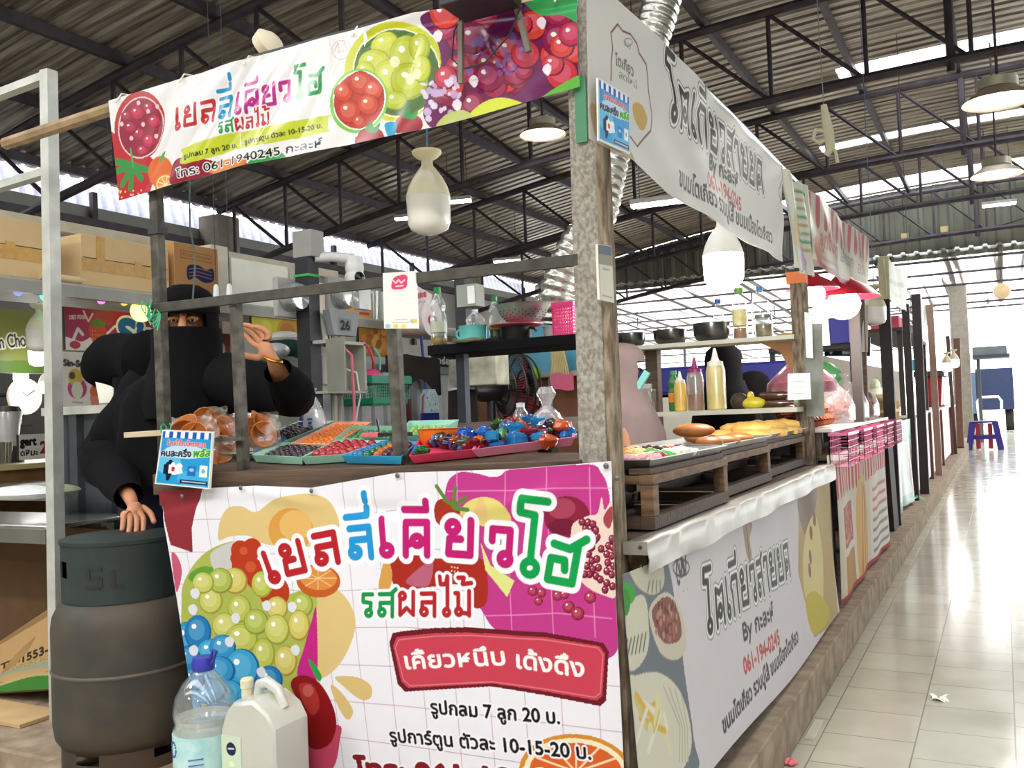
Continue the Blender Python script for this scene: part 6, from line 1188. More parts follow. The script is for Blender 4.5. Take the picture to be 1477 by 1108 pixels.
# ---------------------------------------------------------------- farther stalls along the aisle
def far_post(nm, label, a, b, X, w, col):
    p, q = oX(*a, X), oX(*b, X); p = q+(p-q)*(q[2]-.16)/(q[2]-p[2]); one(MB(M(col, .6)).beam(p, q, w, w, up=(0, 1, 0)), nm, label, 'post')
gs = T('green_stall', 'stall with green and white plastic skirt past the sausage stall', 'market stall', (-1.3, 9.6, .16))
MB(wood_dk).span((-2.0, 8.35, .95), (-.86, 10.7, .99)).obj('counter_top', gs)
a = Art(2.3, .8, .01, '#c9d6c4'); a.poly([(0, .6), (2.3, .6), (2.3, .8), (0, .8)], '#8fbf9e'); a.stroke([(.5, .7), (.7, .3), (.6, 0)], .12, '#eef0ea'); a.ell(1.5, .35, .2, .3, '#a8483a'); a.ell(1.5, .35, .1, .2, '#7d2c26'); a.poly([(0, 0), (2.3, 0), (2.3, .1), (0, .1)], '#6fae88'); a.stroke([(1.9, 0), (1.9, .8)], .1, '#e6e8e0')
sheet(a, 'plastic_skirt', quadP((-.84, 8.4, .2), (-.84, 10.7, .2), (-.84, 10.7, .99), (-.84, 8.4, .99)), gs, M_print(.25, .2), bulge=lambda u, v: .03*np.sin(u*13)*(1-v)+.01*np.sin(u*31+v*3))
blk2 = '#2a2222'
MB(M(blk2, .6)).beam((-.83, 8.3, .16), (-.83, 8.3, 2.05), .09, .07).obj('front_post', gs); MB(M(blk2, .6)).beam((-.83, 10.3, .16), (-.83, 10.3, 2.15), .07).obj('roof_post', gs)
MB(M('#2c221e', .7)).prism([(-.95, 7.9, .16), (-.80, 7.9, .16), (-.80, 7.7, .98), (-.95, 7.7, .98)], (0, .35, 0)).obj('dark_side_panel', gs)
a = Art(2.1, .42, .015, '#d4d8d0'); a.stroke([(.3, .2), (1.8, .25)], .05, '#b8bdb4'); a.stroke([(.5, .1), (1.5, .12)], .03, '#c2c6bc')
r = fascia('signboard', 'white signboard with a yellowed edge over the green skirted stall', ((1278, 430), (1307, 450), (1307, 391), (1275, 372)), -.775, a); MB(M('#b9b48c', .6)).beam(oX(1276, 431, -.79), oX(1274, 371, -.79), .08, .03).obj('edge_board', r)
basket('plastic_crate', 'pink plastic crate on the high dark shelf behind the white signboard', V(-1.14, 12.3, 1.972), .32, 2.0, .2, '#d8506e', rows=3, cols_=10, flare=1.06); b = MB(M('#c04a64', .5)); b.span((-1.29, 11.34, 1.98), (-.99, 13.26, 2.13)); b.obj('crate_liner', bpy.data.objects['plastic_crate'])
r = T('cardboard_box', 'cardboard box with white bags on top behind the dark post', 'box', (-1.06, 9.8, .992)); MB(M('#b08a55', .8, var=.1)).span((-1.2, 9.3, .992), (-.93, 10.2, 1.17)).obj('box_body', r); MB(M('#d8d4c0', .6)).span((-1.205, 9.29, 1.07), (-.925, 10.21, 1.095)).obj('tape', r)
one(MB(M('#e6e8d6', .35, bump=.5, col2='#cdd8a0', scale=5)).ball((-1.07, 9.75, 1.245), 1, (.12, .36, .075), 14, 8).ball((-1.08, 9.6, 1.33), 1, (.05, .09, .07), 10, 6), 'plastic_bag', 'white plastic bag on the cardboard box behind the dark post', 'bag')
ws = T('white_stall', 'far stall with white and pinkish metal skirt panels along the kerb', 'market stall', (-1.4, 13.5, .16))
MB(M('#3a332c', .7)).span((-1.5, 10.95, 1.93), (-.93, 14.6, 1.97)).obj('high_shelf', ws)
for x, y in ((-1.45, 11.0), (-1.45, 14.5), (-.96, 14.55), (-.96, 11.0)): MB(M('#3a332c', .7)).beam((x, y, 1.0), (x, y, 1.95), .05).obj('shelf_post', ws)
MB(M('#7a6a58', .7)).span((-1.95, 10.9, 1.0), (-1.9, 21.6, 1.75)).obj('back_board', ws)
for k, (y0, y1, c) in enumerate(((10.9, 12.9, '#d9c8c0'), (13.1, 15.4, '#c9b4ac'), (15.6, 18.2, '#d2a8ac'), (18.4, 21.6, '#c8bfae'))):
    MB(M(c, .3, .1, var=.1)).span((-.87, y0, .2), (-.845, y1, .98)).obj('skirt_panel', ws); MB(M('#e2e0da', .3)).span((-1.9, y0, .98), (-.84, y1, 1.01)).obj('counter_top', ws); MB(M('#6a4438', .6)).beam((-.85, y1+.08, .16), (-.85, y1+.08, 1.0), .07).obj('leg', ws)
for k, (a_, b_, X, w, c, l) in enumerate((((1331, 640), (1321, 425), -.79, .09, blk2, 'black post in front of the red dispenser'), ((1350, 600), (1341, 440), -.79, .08, '#8f7568', 'brown-grey post just past the red dispenser'), ((1372, 560), (1367, 485), -.79, .06, '#5c4038', 'thin brown post between far lamps'), ((1386, 650), (1380, 490), -.78, .12, '#6e4a38', 'reddish wooden post at the far end of the stalls'))): far_post('stall_post', l, a_, b_, X, w, c)
a = Art(1.4, .5, .02, '#d5d6d0'); a.stroke([(.3, .1), (.5, .4)], .1, '#8c8a84'); a.stroke([(.9, .05), (1.0, .4)], .12, '#aaa8a0'); fascia('signboard', 'small grey-white signboard beyond the pink crate', ((1325, 480), (1337, 492), (1337, 437), (1324, 424)), -.84, a)
p = oX(1346, 575, -1.15); r = T('drink_dispenser', 'tall red drink dispenser under the dark lamp hood of far stall', 'dispenser', (p[0], p[1], 1.012)); y = p[1]; MB(M('#b0121e', .35)).prism([(-1.3, y-.5, 1.012), (-1.0, y-.5, 1.012), (-.95, y-.5, 1.55), (-1.3, y-.5, 1.55)], (0, 1.1, 0)).obj('tank', r); MB(M('#2a2426', .4)).span((-1.4, y-.9, 1.56), (-.9, y+.9, 1.66)).obj('hood', r); MB(M('#3c3a3a', .4)).span((-1.3, y-.6, 1.013), (-.93, y+.7, 1.03)).obj('base_plate', r)
_r = card('light blue poster above the red dispenser', ((1310, 535), (1327, 535), (1327, 518), (1310, 519)), 12.0, '#4ab4d0'); _q = oY(1318, 518, 12.0); MB(M('#555', .5)).tube([_q, V(_q[0], 12.0, archZ(_q[0])+.16)], .004, 4).obj('string', _r)
for px, py, y, l in ((1366, 525, 16, 'warm lit bulb at the far stall nearest the brown post'), (1376, 520, 17, 'warm lit bulb at the far stall beside the reddish post'), (1262, 446, 8.0, 'white unlit bulb on a bent arm beside the yellow-edged signboard')):
    q = oY(px, py, y); big_bulb('hanging_bulb', l, q, 1.3 if y < 10 else 1.2, 0 if y < 10 else 15, max(.2, archZ(q[0])-q[2]-.05) if y < 20 else .2)
for k, (px, py, w_, h_, y, l, c) in enumerate(((1187, 540, 22, 30, 6.8, 'brown board hanging under the grey post strip', '#7a4f36'), (1222, 500, 66, 28, 8.4, 'dark shop sign with white letters PE in the far stalls', '#24242e'))):
    q = [oY(px-w_/2, py+h_/2, y), oY(px+w_/2, py+h_/2, y), oY(px+w_/2, py-h_/2, y), oY(px-w_/2, py-h_/2, y)]; a = Art(abs(q[1][0]-q[0][0]), q[2][2]-q[1][2], .006, c)
    if k: a.text('P', (a.w*.14, a.h*.15), (a.w*.24, a.h*.15), a.h*.42, '#f0f0f2', .006); a.text('E', (a.w*.42, a.h*.15), (a.w*.54, a.h*.15), a.h*.42, '#f0f0f2', .006)
    board_sign('shop_sign' if k else 'hanging_board', l, 'sign' if k else 'board', *q, a, c, .02)
p = oY(1178, 556, 6.75); r = T('desk_fan', 'green desk fan behind the pink food bag', 'fan', (p[0], p[1], .16)); MB(M('#2f7a3c', .4)).lathe([(0, 0), (.1, .01), (.17, .05), (.18, .08), (.14, .1), (0, .1)], p, 22, ax='Y').obj('guard', r); MB(M('#3a3f3c', .4)).beam(p, (p[0], p[1]+.06, .2), .04).obj('stand', r); MB(M('#3a3f3c', .4)).lathe([(.11, 0), (.1, .02), (0, .025)], (p[0], p[1]+.06, .16), 18).obj('base', r)
ct2 = T('rear_counter', 'cream panelled counter with blue back boards behind the pancake shelves', 'counter', (-2.1, 7.1, .16))
for x0, x1 in ((-2.9, -2.02), (-1.98, -1.62), (-1.58, -1.25)): MB(M('#dcd8c8', .5, var=.05)).span((x0, 7.0, .4), (x1, 7.05, 1.3)).obj('panel', ct2)
for x in (-2.0, -1.6): MB(M('#8c5a3c', .6)).span((x-.02, 6.98, .3), (x+.02, 7.06, 1.3)).obj('batten', ct2)
MB(M('#2c2f86', .45)).span((-2.75, 7.1, 1.30), (-1.30, 7.2, 1.52)).obj('blue_board', ct2, bev=.03); MB(M('#c8c4b4', .5)).span((-2.9, 7.0, 1.28), (-1.5, 7.8, 1.30)).obj('counter_top', ct2)
for x in (-2.8, -1.3): MB(M('#4a4644', .5)).beam((x, 7.4, .16), (x, 7.4, 1.28), .05).obj('leg', ct2)
r = T('glass_cabinet', 'dark framed glass cabinet beside the brown post', 'cabinet', (-1.2, 7.9, 1.30)); MB(M('#2f2a2c', .5)).span((-1.7, 7.86, 1.62), (-1.02, 8.3, 1.66)).obj('shelf', r); MB(M('#3a3aa0', .5)).span((-1.45, 7.8, 1.66), (-1.05, 8.2, 1.86)).obj('blue_crate', r)
for x in (-1.68, -1.05): MB(M('#2f2a2c', .5)).span((x-.02, 7.9, 1.0), (x+.02, 7.95, 1.66)).obj('post', r)
MB(M('#9a9a9c', .25, .9)).ball((-1.35, 8.0, 1.09), .09, n=14, m=8).obj('steel_pan', r); MB(M('#2f2a2c', .5)).span((-1.7, 7.86, .16), (-1.02, 8.3, 1.0)).obj('base', r); MB(M('#c9b04a', .6)).ball((-1.55, 7.9, 1.72), 1, (.12, .1, .06), 10, 6).obj('bread', r)
# plastic stool, chair and outdoors at the end of the aisle
p = oZ(1421, 648, 0); p[2] = 0; r = T('plastic_stool', 'purple plastic stool with red inner legs at the end of aisle', 'stool', p); hs_ = .62
pur = M('#2d1c80', .4); MB(pur).span(p+V(-.26, -.26, hs_-.04), p+V(.26, .26, hs_)).obj('seat', r, bev=.02)
for sx in (-1, 1):
    for sy in (-1, 1): MB(pur).beam(p+V(.31*sx, .31*sy, 0), p+V(.22*sx, .22*sy, hs_-.03), .12, .06).obj('leg', r)
for a0, a1 in (((-1, -1), (1, -1)), ((1, -1), (1, 1)), ((1, 1), (-1, 1)), ((-1, 1), (-1, -1))): MB(pur).beam(p+V(.27*a0[0], .27*a0[1], .27), p+V(.27*a1[0], .27*a1[1], .27), .05, .08).obj('rail', r)
for x in (-.12, .12): MB(M('#b3263a', .4)).beam(p+V(x, -.2, .02), p+V(x, -.18, hs_-.05), .09, .03).obj('inner_leg', r)
p = oZ(1421, 642, 0); p = V(p[0]+.1, p[1]+3.2, 0); r = T('plastic_chair', 'white plastic chair behind the purple stool', 'chair', p); wm = M('#dcd8d2', .4)
MB(wm).span(p+V(-.28, -.28, .52), p+V(.28, .28, .56)).obj('seat', r, bev=.02)
for sx in (-1, 1):
    for sy in (-1, 1): MB(wm).beam(p+V(.3*sx, .3*sy, 0), p+V(.25*sx, .25*sy, .53), .06).obj('leg', r)
MB(wm).tube([p+V(-.27, .27, .55), p+V(-.29, .33, 1.0), p+V(-.22, .35, 1.12), p+V(.22, .35, 1.12), p+V(.29, .33, 1.0), p+V(.27, .27, .55)], .035, 8).obj('backrest', r)
p = oY(1424, 565, 34); r = T('parked_truck', 'dark blue truck standing outside past the hall end', 'truck', (p[0], 34, 0)); MB(M('#1e2a4a', .4)).span((p[0]-.3, 33, .7), (p[0]+.75, 36, 2.0)).obj('cargo_box', r); MB(M('#4a5a74', .4)).span((p[0]-.55, 32.9, .6), (p[0]-.3, 36, 1.9)).obj('cab', r)
for sx in (-.4, .6): MB(M('#222', .7)).lathe([(0, -.12), (.4, -.12), (.4, .12), (0, .12)], (p[0]+sx, 34, .4), 18, ax='X').obj('wheel', r)
r = T('awning', 'small grey awning beside the end column', 'awning', (-.1, 26, 2.0)); p = oY(1395, 510, 26); p[0] = max(p[0], -.6); MB(M('#6c7074', .5)).span((p[0], 25.4, p[2]-.08), (p[0]+.75, 26.6, p[2]+.12)).obj('roof_sheet', r); MB(M('#39424e', .5)).span((p[0], 25.3, p[2]-.16), (p[0]+.8, 26.4, p[2]-.08)).obj('edge_beam', r); MB(M('#5a5a5c', .5)).beam((p[0]+.1, 26.3, 0), (p[0]+.1, 26.3, p[2]), .08).obj('post', r)
# kerb and floor bits
b = MB(M('#7cc49c', .4)); q = oZ(1320, 722, .163)
for k in range(3): b.tube([q+V(-.08+.02*k, -.2+.1*k, 0), q+V(.02, 0, .03+.01*k), q+V(.09, .08, .0), q+V(.125, -.25-.1*k, -.1), q+V(.13, -.4, -.155)], .006, 5)
one(b, 'plastic_string', 'green plastic string trailing over the kerb edge', 'string')
q = oZ(1355, 1008, .002); g = [[q+V(.03*(u-.5)*2+.006*math.sin(v*7), .045*(v-.5)*2*(1-.3*u), .004+.008*math.sin(u*5+v*3)) for u in np.linspace(0, 1, 7)] for v in np.linspace(0, 1, 7)]; one(MB(M('#efeee6', .6)).shell(g, .001), 'paper_scrap', 'torn white paper scrap on the aisle tiles', 'paper')
q = oZ(1140, 1104, .0); b = MB(M('#e0707c', .5))
for k in range(5): b.ball(q+V(.014*math.cos(k*1.26), .014*math.sin(k*1.26), .012), 1, (.011, .011, .009), 8, 6)
one(b, 'plastic_flower', 'small pink flower lying at the foot of the kerb', 'flower')
q = oZ(1172, 1060, .0); one(MB(M('#d8d4c2', .3, clear=.3, bump=.5)).beam(q+V(0, -.06, .006), q+V(.0, .14, .006), .03, .008), 'tape_scrap', 'shiny torn tape strip along the foot of the kerb', 'tape')
# ---------------------------------------------------------------- the row of stalls behind the seller
steelm = M('#b9bab4', .45, .35, var=.15, scale=14)
r = T('pole_frame', 'galvanised pole frame with two arms at the edge of next stall', 'pole frame', (-3.13, 2.3, .14))
MB(steelm).beam((-3.15, 2.3, .14), (-3.115, 2.3, 2.565), .045, .045).obj('upright', r)
for z0, z1 in ((2.545, 2.50), (2.185, 2.14)): MB(steelm).beam((-3.12, 2.3, z0), (-4.1, 2.3, z1), .04, .03).obj('arm', r)
r = T('steel_partition', 'dark grey steel partition standing behind the gas cylinder', 'panel', (-3.45, 2.78, .14))
c = [(-3.80, 0), (-3.66, 0), (-3.65, -.03), (-3.60, -.03), (-3.59, 0), (-3.45, 0), (-3.44, -.02), (-3.40, -.02), (-3.39, 0), (-3.16, 0)]
MB(M('#4a4e54', .45, .5, var=.15)).grid([[(x, 2.78+d, .14) for x, d in c], [(x, 2.78+d, 1.29) for x, d in c]]).obj('sheet', r, smooth=0); MB(steelm).span((-3.82, 2.74, 1.28), (-3.14, 2.80, 1.315)).obj('top_rail', r); MB(M('#c4c4bc', .5)).beam((-3.70, 2.73, .14), (-3.70, 2.73, 1.27), .028).obj('white_conduit', r)
for x in (-3.8, -3.2): MB(M('#2c2c30', .5)).ball((x+.05, 2.737, 1.297), .009, n=8, m=6).obj('bolt', r)
# steel tables with cloth, leaning carton
def steel_table(label, x0, x1, y0, y1, z):
    r = T('steel_table', label, 'table', ((x0+x1)/2, (y0+y1)/2, .14)); b = MB(M('#b4b4b0', .22, .9, var=.1)); b.span((x0, y0, z-.02), (x1, y1, z)); b.obj('table_top', r, bev=.006); MB(M('#8a8a86', .3, .8)).span((x0, y0-.005, z-.07), (x1, y0+.015, z-.015)).obj('apron', r)
    for x in (x0+.05, x1-.06):
        for y in ((y0+.06, y1-.06) if x < -4 else (y1-.06,)): MB(M('#6a655c', .5, .3)).beam((x, y, .14), (x, y, z-.02), .035).obj('leg', r)
    MB(M('#5c4632', .8)).span((x0+.03, y1-.1, .3), (x1-.02, y1-.08, z-.05)).obj('back_board', r)
steel_table('shiny steel table at the left edge beside the pole frame', -4.6, -3.22, 2.32, 2.7, .855); steel_table('second steel table with folded cloths on it', -4.95, -4.0, 3.05, 3.75, .935)
for px, py, c, l, s_ in ((35, 718, '#d4d6d6', 'white folded cloth on the second steel table', 1), (62, 716, '#8f9a80', 'sage green folded cloth on the second steel table', .8)):
    q = oZ(px, py, .94); q[2] = .936; one(MB(M(c, .85, bump=.6, scale=20)).ball(q+V(0, 0, .025), 1, (.2*s_, .14, .03), 16, 8), 'folded_cloth', l, 'cloth')
q = [oY(-30, 945, 2.52), oY(95, 862, 2.52), oY(95, 992, 2.38), oY(-30, 1055, 2.38)]; q[3][2] = max(q[3][2], .155); cw, chh = float(np.linalg.norm(q[1]-q[0])), float(np.linalg.norm(q[1]-q[2]))
a = Art(cw, chh, .003, '#b79668'); a.poly([(0, 0), (cw, 0), (cw, chh*.22), (0, chh*.16)], '#3f7a34'); a.smooth([(0, chh*.2), (cw*.4, chh*.3), (cw, chh*.24), (cw, chh*.31), (cw*.4, chh*.36), (0, chh*.27)], '#8f9a86'); a.smooth([(cw*.1, chh*.08), (cw*.6, chh*.18), (cw, chh*.12), (cw, chh*.16), (cw*.5, chh*.23)], '#b7a070')
a.text('TH-1553-2', (cw*.27, chh*.42), (cw*.88, chh*.44), .042, '#2c241a', .0025); a.text('EXPORT BOX', (cw*.4, chh*.345), (cw*.88, chh*.36), .022, '#8a7c4c', .0); a.poly([(0, chh*.93), (cw, chh*.9), (cw, chh), (0, chh)], '#8e7048')
r = T('flat_carton', 'flattened carton with black code and green stripe leaning under table', 'carton', (-3.56, 2.27, .16)); sheet(a, 'printed_side', quadP(q[3], q[2], q[1], q[0]), r, M_print(.75)); n_ = V(0, .012, -.008); MB(M('#8e7048', .85)).prism([q[3]+n_*.3, q[2]+n_*.3, q[1]+n_*.3, q[0]+n_*.3], n_).obj('board', r)
one(MB(M('#b79a70', .85)).span((-3.9, 2.18, .142), (-3.2, 2.36, .155)), 'flat_cardboard', 'flat sheet of cardboard on the floor under the table', 'cardboard')
# long shelf with cartons
bs = T('long_shelf', 'long grey shelf carrying cartons along the stalls behind', 'shelf', (-4.45, 5.2, .14))
MB(M('#a5a196', .6, var=.15)).span((-4.75, 2.3, 1.925), (-4.2, 8.2, 1.965)).obj('shelf_board', bs); MB(M('#8b8a84', .5, .3)).span((-4.22, 2.3, 1.89), (-4.18, 8.2, 1.95)).obj('front_rail', bs); MB(M('#b5ae98', .6)).beam((-4.7, 2.3, 2.37), (-4.7, 6.0, 2.37), .06).obj('back_rail', bs)
for y in (2.6, 4.5, 6.3, 8.1): MB(M('#6a6a68', .5, .3)).beam((-4.7, y, .14), (-4.7, y, 2.4), .05).obj('post', bs)
ctn = M('#cdb083', .8, var=.08, scale=6); tp2 = M('#b98d3e', .35, var=.15, scale=30)
def carton(label, y0, y1, z1, x0=-4.62, x1=-4.21, mat=ctn, tapes=True, art=None):
    r = T('cardboard_box', label, 'box', ((x0+x1)/2, (y0+y1)/2, 1.966), None); bx = MB(mat).span((x0, y0, 1.966), (x1, y1, z1)).obj('box_body', r, bev=.004); zm = 1.966+(z1-1.966)*.42
    if tapes:
        MB(tp2).span((x1-.001, y0+.002, zm-.035), (x1+.002, y1-.002, zm+.03)).obj('tape', bx)
        for t in (.2, .62): y = y0+(y1-y0)*t; MB(tp2).span((x1, y-.02, zm), (x1+.0025, y+.03, z1 if t < .5 else zm+.05)).obj('tape', bx)
        MB(M('#3a3026', .7)).span((x1, y0+.01, zm+.032), (x1+.0015, y1-.01, zm+.036)).obj('flap_gap', bx)
    if art: sheet(art, 'printed_side', quadP((x1+.002, y0, 1.966), (x1+.002, y1, 1.966), (x1+.002, y1, z1), (x1+.002, y0, z1)), r, M_print(.8))
    return r
carton('taped pale carton nearest the pole frame on the long shelf', 2.45, 3.13, 2.25); carton('taped pale carton in the middle of the long shelf', 3.27, 3.85, 2.235)
a = Art(.34, .30, .003, '#b98a58'); a.stroke([(.05, .22), (.29, .215), (.29, .255), (.05, .26)], .003, '#5a3c26', closed=True); a.text('PRODUCT OF THAILAND', (.06, .232), (.28, .228), .018, '#5a3c26', .0005); a.smooth([(.1, .1), (.16, .115), (.22, .095), (.3, .11), (.3, .18), (.24, .17), (.18, .19), (.1, .175)], '#2a2c5c')
for k in range(3): a.stroke([(.11, .12+.02*k), (.18, .132+.02*k), (.29, .12+.02*k)], .003, '#b98a58')
a.ell(.26, .03, .02, .012, '#2a2c5c'); a.poly([(.1, .02), (.13, .02), (.115, .045)], '#5a3c26'); a.stroke([(.14, .035), (.22, .03)], .006, '#7a5636')
carton('brown printed carton above the head of the veiled seller', 3.89, 4.23, 2.28, mat=M('#b98a58', .8, var=.06), tapes=False, art=a)
one(MB(M('#c9c4b4', .7)).span((-4.6, 4.27, 1.966), (-4.3, 4.42, 2.33)), 'grey_board', 'upright grey board between brown carton and white panels', 'board')
r = T('sign_panels', 'blank white sign panels stacked on the long shelf', 'panel', (-4.3, 4.75, 1.966)); MB(M('#dcdccc', .45, var=.05)).span((-4.34, 4.44, 1.97), (-4.30, 4.98, 2.27)).obj('panel_face', r); MB(M('#a8a698', .5)).span((-4.35, 4.98, 1.966), (-4.29, 5.03, 2.29)).obj('panel_edge', r); MB(M('#d8ceb8', .5)).span((-4.34, 5.03, 1.97), (-4.30, 5.5, 2.2)).obj('panel_face', r)
one(MB(M('#c8b48c', .8)).tube([(-4.2, 3.02, 1.985), (-4.25, 3.5, 1.99)], .02, 12), 'paper_tube', 'cardboard tube lying in front of the middle carton', 'tube')
r = T('cardboard_box', 'small tan box with red print farther along the long shelf', 'box', (-4.4, 5.65, 1.966)); MB(M('#c99a62', .8)).span((-4.55, 5.5, 1.966), (-4.22, 5.82, 2.1)).obj('box_body', r); MB(M('#a83a2a', .7)).span((-4.221, 5.66, 1.99), (-4.218, 5.78, 2.01)).obj('print', r)
one(MB(M('#e2c0b4', .3, clear=.4, bump=.6)).ball((-4.4, 5.75, 2.19), 1, (.15, .25, .09), 14, 8), 'plastic_bag', 'clear bag of pinkish cups on top of the small tan box', 'bag')
r = T('cup_stack', 'tall stack of clear plastic cups on the long shelf', 'cups', (-4.4, 6.25, 1.966))
for k in range(5): MB(M('#dfe6dc', .15, clear=.5)).lathe([(.035, 0), (.05, .24), (.052, .25)], (-4.38+.02*(k % 2), 6.05+.11*k, 1.966), 14).obj('cup', r)
r = T('paper_bucket', 'white paper buckets with red print hanging beside the payment card', 'bucket', (-4.0, 6.7, 1.7)); q = oX(606, 460, -3.95)
MB(M('#e6d8d4', .5)).lathe([(.11, -.17), (.14, .1), (.145, .11), (0, .11)], q, 22, ax='X').obj('bucket', r); MB(M('#e0cfcc', .5)).prism([q+V(0, -.18, .08), q+V(0, .08, .02), q+V(0, .16, .2), q+V(0, -.1, .26)], (.02, 0, 0)).obj('folded_carton', r)
for k in range(3): MB(M('#b8404a', .5)).box(q+V(.03, -.06+.05*k, .17+.01*k), (.004, .03, .04)).obj('print', r)
MB(M('#b8404a', .5)).tube([q+V(.115, .05*math.cos(a), -.02+.04*math.sin(a)) for a in np.linspace(0, 6.2, 12)], .008, 6).obj('print', r)
# coloured bulbs on a wire
w = []
for k, (px, py, c, s_, l) in enumerate(((26, 421, '#4a50e8', .028, 'small blue lit bulb at the left end of the light string'), (66, 427, '#3fe08a', .036, 'small green lit bulb next to the blue one on the light string'), (146, 433, '#e04ad8', .03, 'small magenta lit bulb on the light string above the pink sign'), (179, 436, '#f07a30', .026, 'small orange lit bulb between magenta and yellow ones'), (207, 437, '#4a3ae0', .026, 'small violet lit bulb right above the yellow bulb'))):
    q = oX(px, py, -4.32); w.append(q); one(MB(M(c, .3, emit=3.)).ball(q, s_*.75), 'fairy_bulb', l, 'bulb', 'coloured bulbs of the light string')
one(MB(M('#e6e86a', .3, emit=2.5)).ball(oX(204, 449, -4.34), .062), 'round_bulb', 'larger yellow lit bulb at the top corner of the pink sign', 'bulb')
one(MB(M('#26262a', .6)).tube([w[0]+V(0, -.6, .05)]+[x+V(-.01, 0, .03) for x in w]+[w[-1]+V(0, .5, .03)], .006, 5), 'light_wire', 'dark wire of the coloured light string under the long shelf', 'wire')
# signs under the shelf
def xsign(name, label, X, y0, y1, z0, z1, art, th=.02): return board_sign(name, label, 'sign', (X, y0, z0), (X, y1, z0), (X, y1, z1), (X, y0, z1), art, '#3a3432', th)
a = Art(.78, .235, .003, '#a82450'); a.smooth([(-.02, -.02), (-.02, .07), (.1, .05), (.18, .08), (.28, .04), (.45, .08), (.6, .04), (.8, .06), (.8, -.02)], '#e6dfdd'); a.stroke([(.05, .06), (.08, .12), (.11, .09)], .018, '#e6dfdd'); a.stroke([(.12, .22), (.15, .165), (.18, .21)], .01, '#e6dfdd'); a.stroke([(.27, .1), (.33, .15), (.38, .13)], .014, '#e6dfdd')
a.smooth([(.15, .13), (.19, .16), (.25, .15), (.27, .11), (.23, .05), (.19, .04), (.16, .08)], '#c84a2a'); a.smooth([(.16, .15), (.21, .18), (.27, .155), (.22, .14)], '#44802f')
for k in range(12): a.ell(.175+.017*(k % 5), .07+.022*(k//5), .003, .004, '#e0b868')
a.ell(.06, .03, .035, .022, '#b82c40'); a.text('Sin', (.36, .03), (.66, .02), .17, '#2464b8', .013, '#e8ecf4', .013); a.text('DIET FOOD', (.03, .17), (.14, .18), .022, '#e0c8cc', .001)
xsign('shop_sign', 'crimson sign with strawberry and big blue letters above black hood', -4.5, 3.385, 4.15, 1.65, 1.885, a)
a = Art(.62, .74, .004, '#dcd8d0'); a.text('Sin-Sa', (.01, .665), (.13, .66), .035, '#1c1a1a', .003); a.ell(.09, .54, .06, .06, '#b8347e'); a.ell(.08, .60, .045, .05, '#c4ae34'); a.ell(.09, .53, .035, .05, '#d0d4b8'); a.ell(.06, .61, .02, .02, '#3c3a20'); a.ell(.2, .52, .03, .035, '#d0682a'); a.ell(.2, .565, .016, .025, '#a82c3a'); a.poly([(.18, .38), (.22, .38), (.23, .5), (.17, .5)], '#d08462'); a.ell(.2, .4, .02, .05, '#dcb8b4'); a.stroke([(.06, .465), (.12, .46)], .01, '#a8a098'); a.ell(.09, .38, .06, .035, '#45281c')
xsign('menu_board', 'white menu board with two sundaes below the crimson sign', -4.5, 3.36, 3.98, .9, 1.64, a)
a = Art(1.0, .46, .006, '#767b40'); a.poly([(0, 0), (1, 0), (1, .1), (0, .08)], '#4f6a2c'); _o = [oX(x, 492, -6.0)[1]-3.62 for x in (-3, 38)]; a.text('an Cho', (_o[0]-.02, .17), (_o[1], .2), .1, '#26241e', .004, '#e0decc', .010); a.ell(.1, .4, .12, .06, '#c9a24a')
xsign('shop_sign', 'olive shop sign with black lettering an Cho at the left edge', -6.0, 3.62, 4.62, 1.62, 2.06, a)
a = Art(.5, .3, .004, '#e8e6e0'); a.text('gert', (.02, .17), (.24, .17), .1, '#1c1a1a', .007); a.text('ดหิมะ', (.02, .05), (.26, .05), .065, '#1c1a1a', .005); a.text('25', (.3, .07), (.49, .07), .14, '#b82430', .010)
_q = [oX(27, 627, -5.0), oX(78, 627, -5.0), oX(27, 664, -5.0)]; xsign('price_sign', 'white price sign reading gert 25 on the dark counter', -5.0, _q[0][1], _q[1][1], _q[2][2], _q[0][2], a)
a = Art(.46, .2, .004, '#d8cf2c'); a.ell(.34, .1, .12, .09, '#d8a02c'); a.ell(.32, .1, .07, .06, '#c8822a'); a.ell(.12, .1, .05, .07, '#e6dc50'); xsign('shop_sign', 'yellow food sign behind the raised hand', -4.2, 4.5, 4.98, 1.71, 1.91, a)
a = Art(.3, .2, .004, '#b07a34')
for k in range(26): a.ell(.03+r2.random()*.24, .03+r2.random()*.15, .03, .025, ('#c88a3c', '#9c5a22', '#d8a24a', '#a8682a')[k % 4])
xsign('food_poster', 'poster of golden fried food above the green basket', -4.2, 5.62, 5.97, 1.68, 1.91, a)
a = Art(.2, .16, .004, '#b4c832'); a.text('ก๋วย', (.0, .04), (.2, .04), .09, '#1a1c14', .006, '#e8f0a0', .004); xsign('shop_sign', 'small lime sign with black letters behind conduit', -4.2, 5.12, 5.36, 1.72, 1.87, a)
a = Art(.3, .4, .005, '#e2dcd4'); a.poly([(0, .24), (.3, .24), (.3, .4), (0, .4)], '#a83444'); a.text('ชา', (.05, .27), (.25, .27), .08, '#e8d8b8', .005); a.text('นม', (.05, .13), (.25, .13), .08, '#c85a3a', .006); a.stroke([(.05, .05), (.25, .05)], .02, '#c44a50'); xsign('shop_poster', 'red and cream poster seen past the raised wrist', -4.6, 4.36, 4.72, 1.42, 1.82, a)
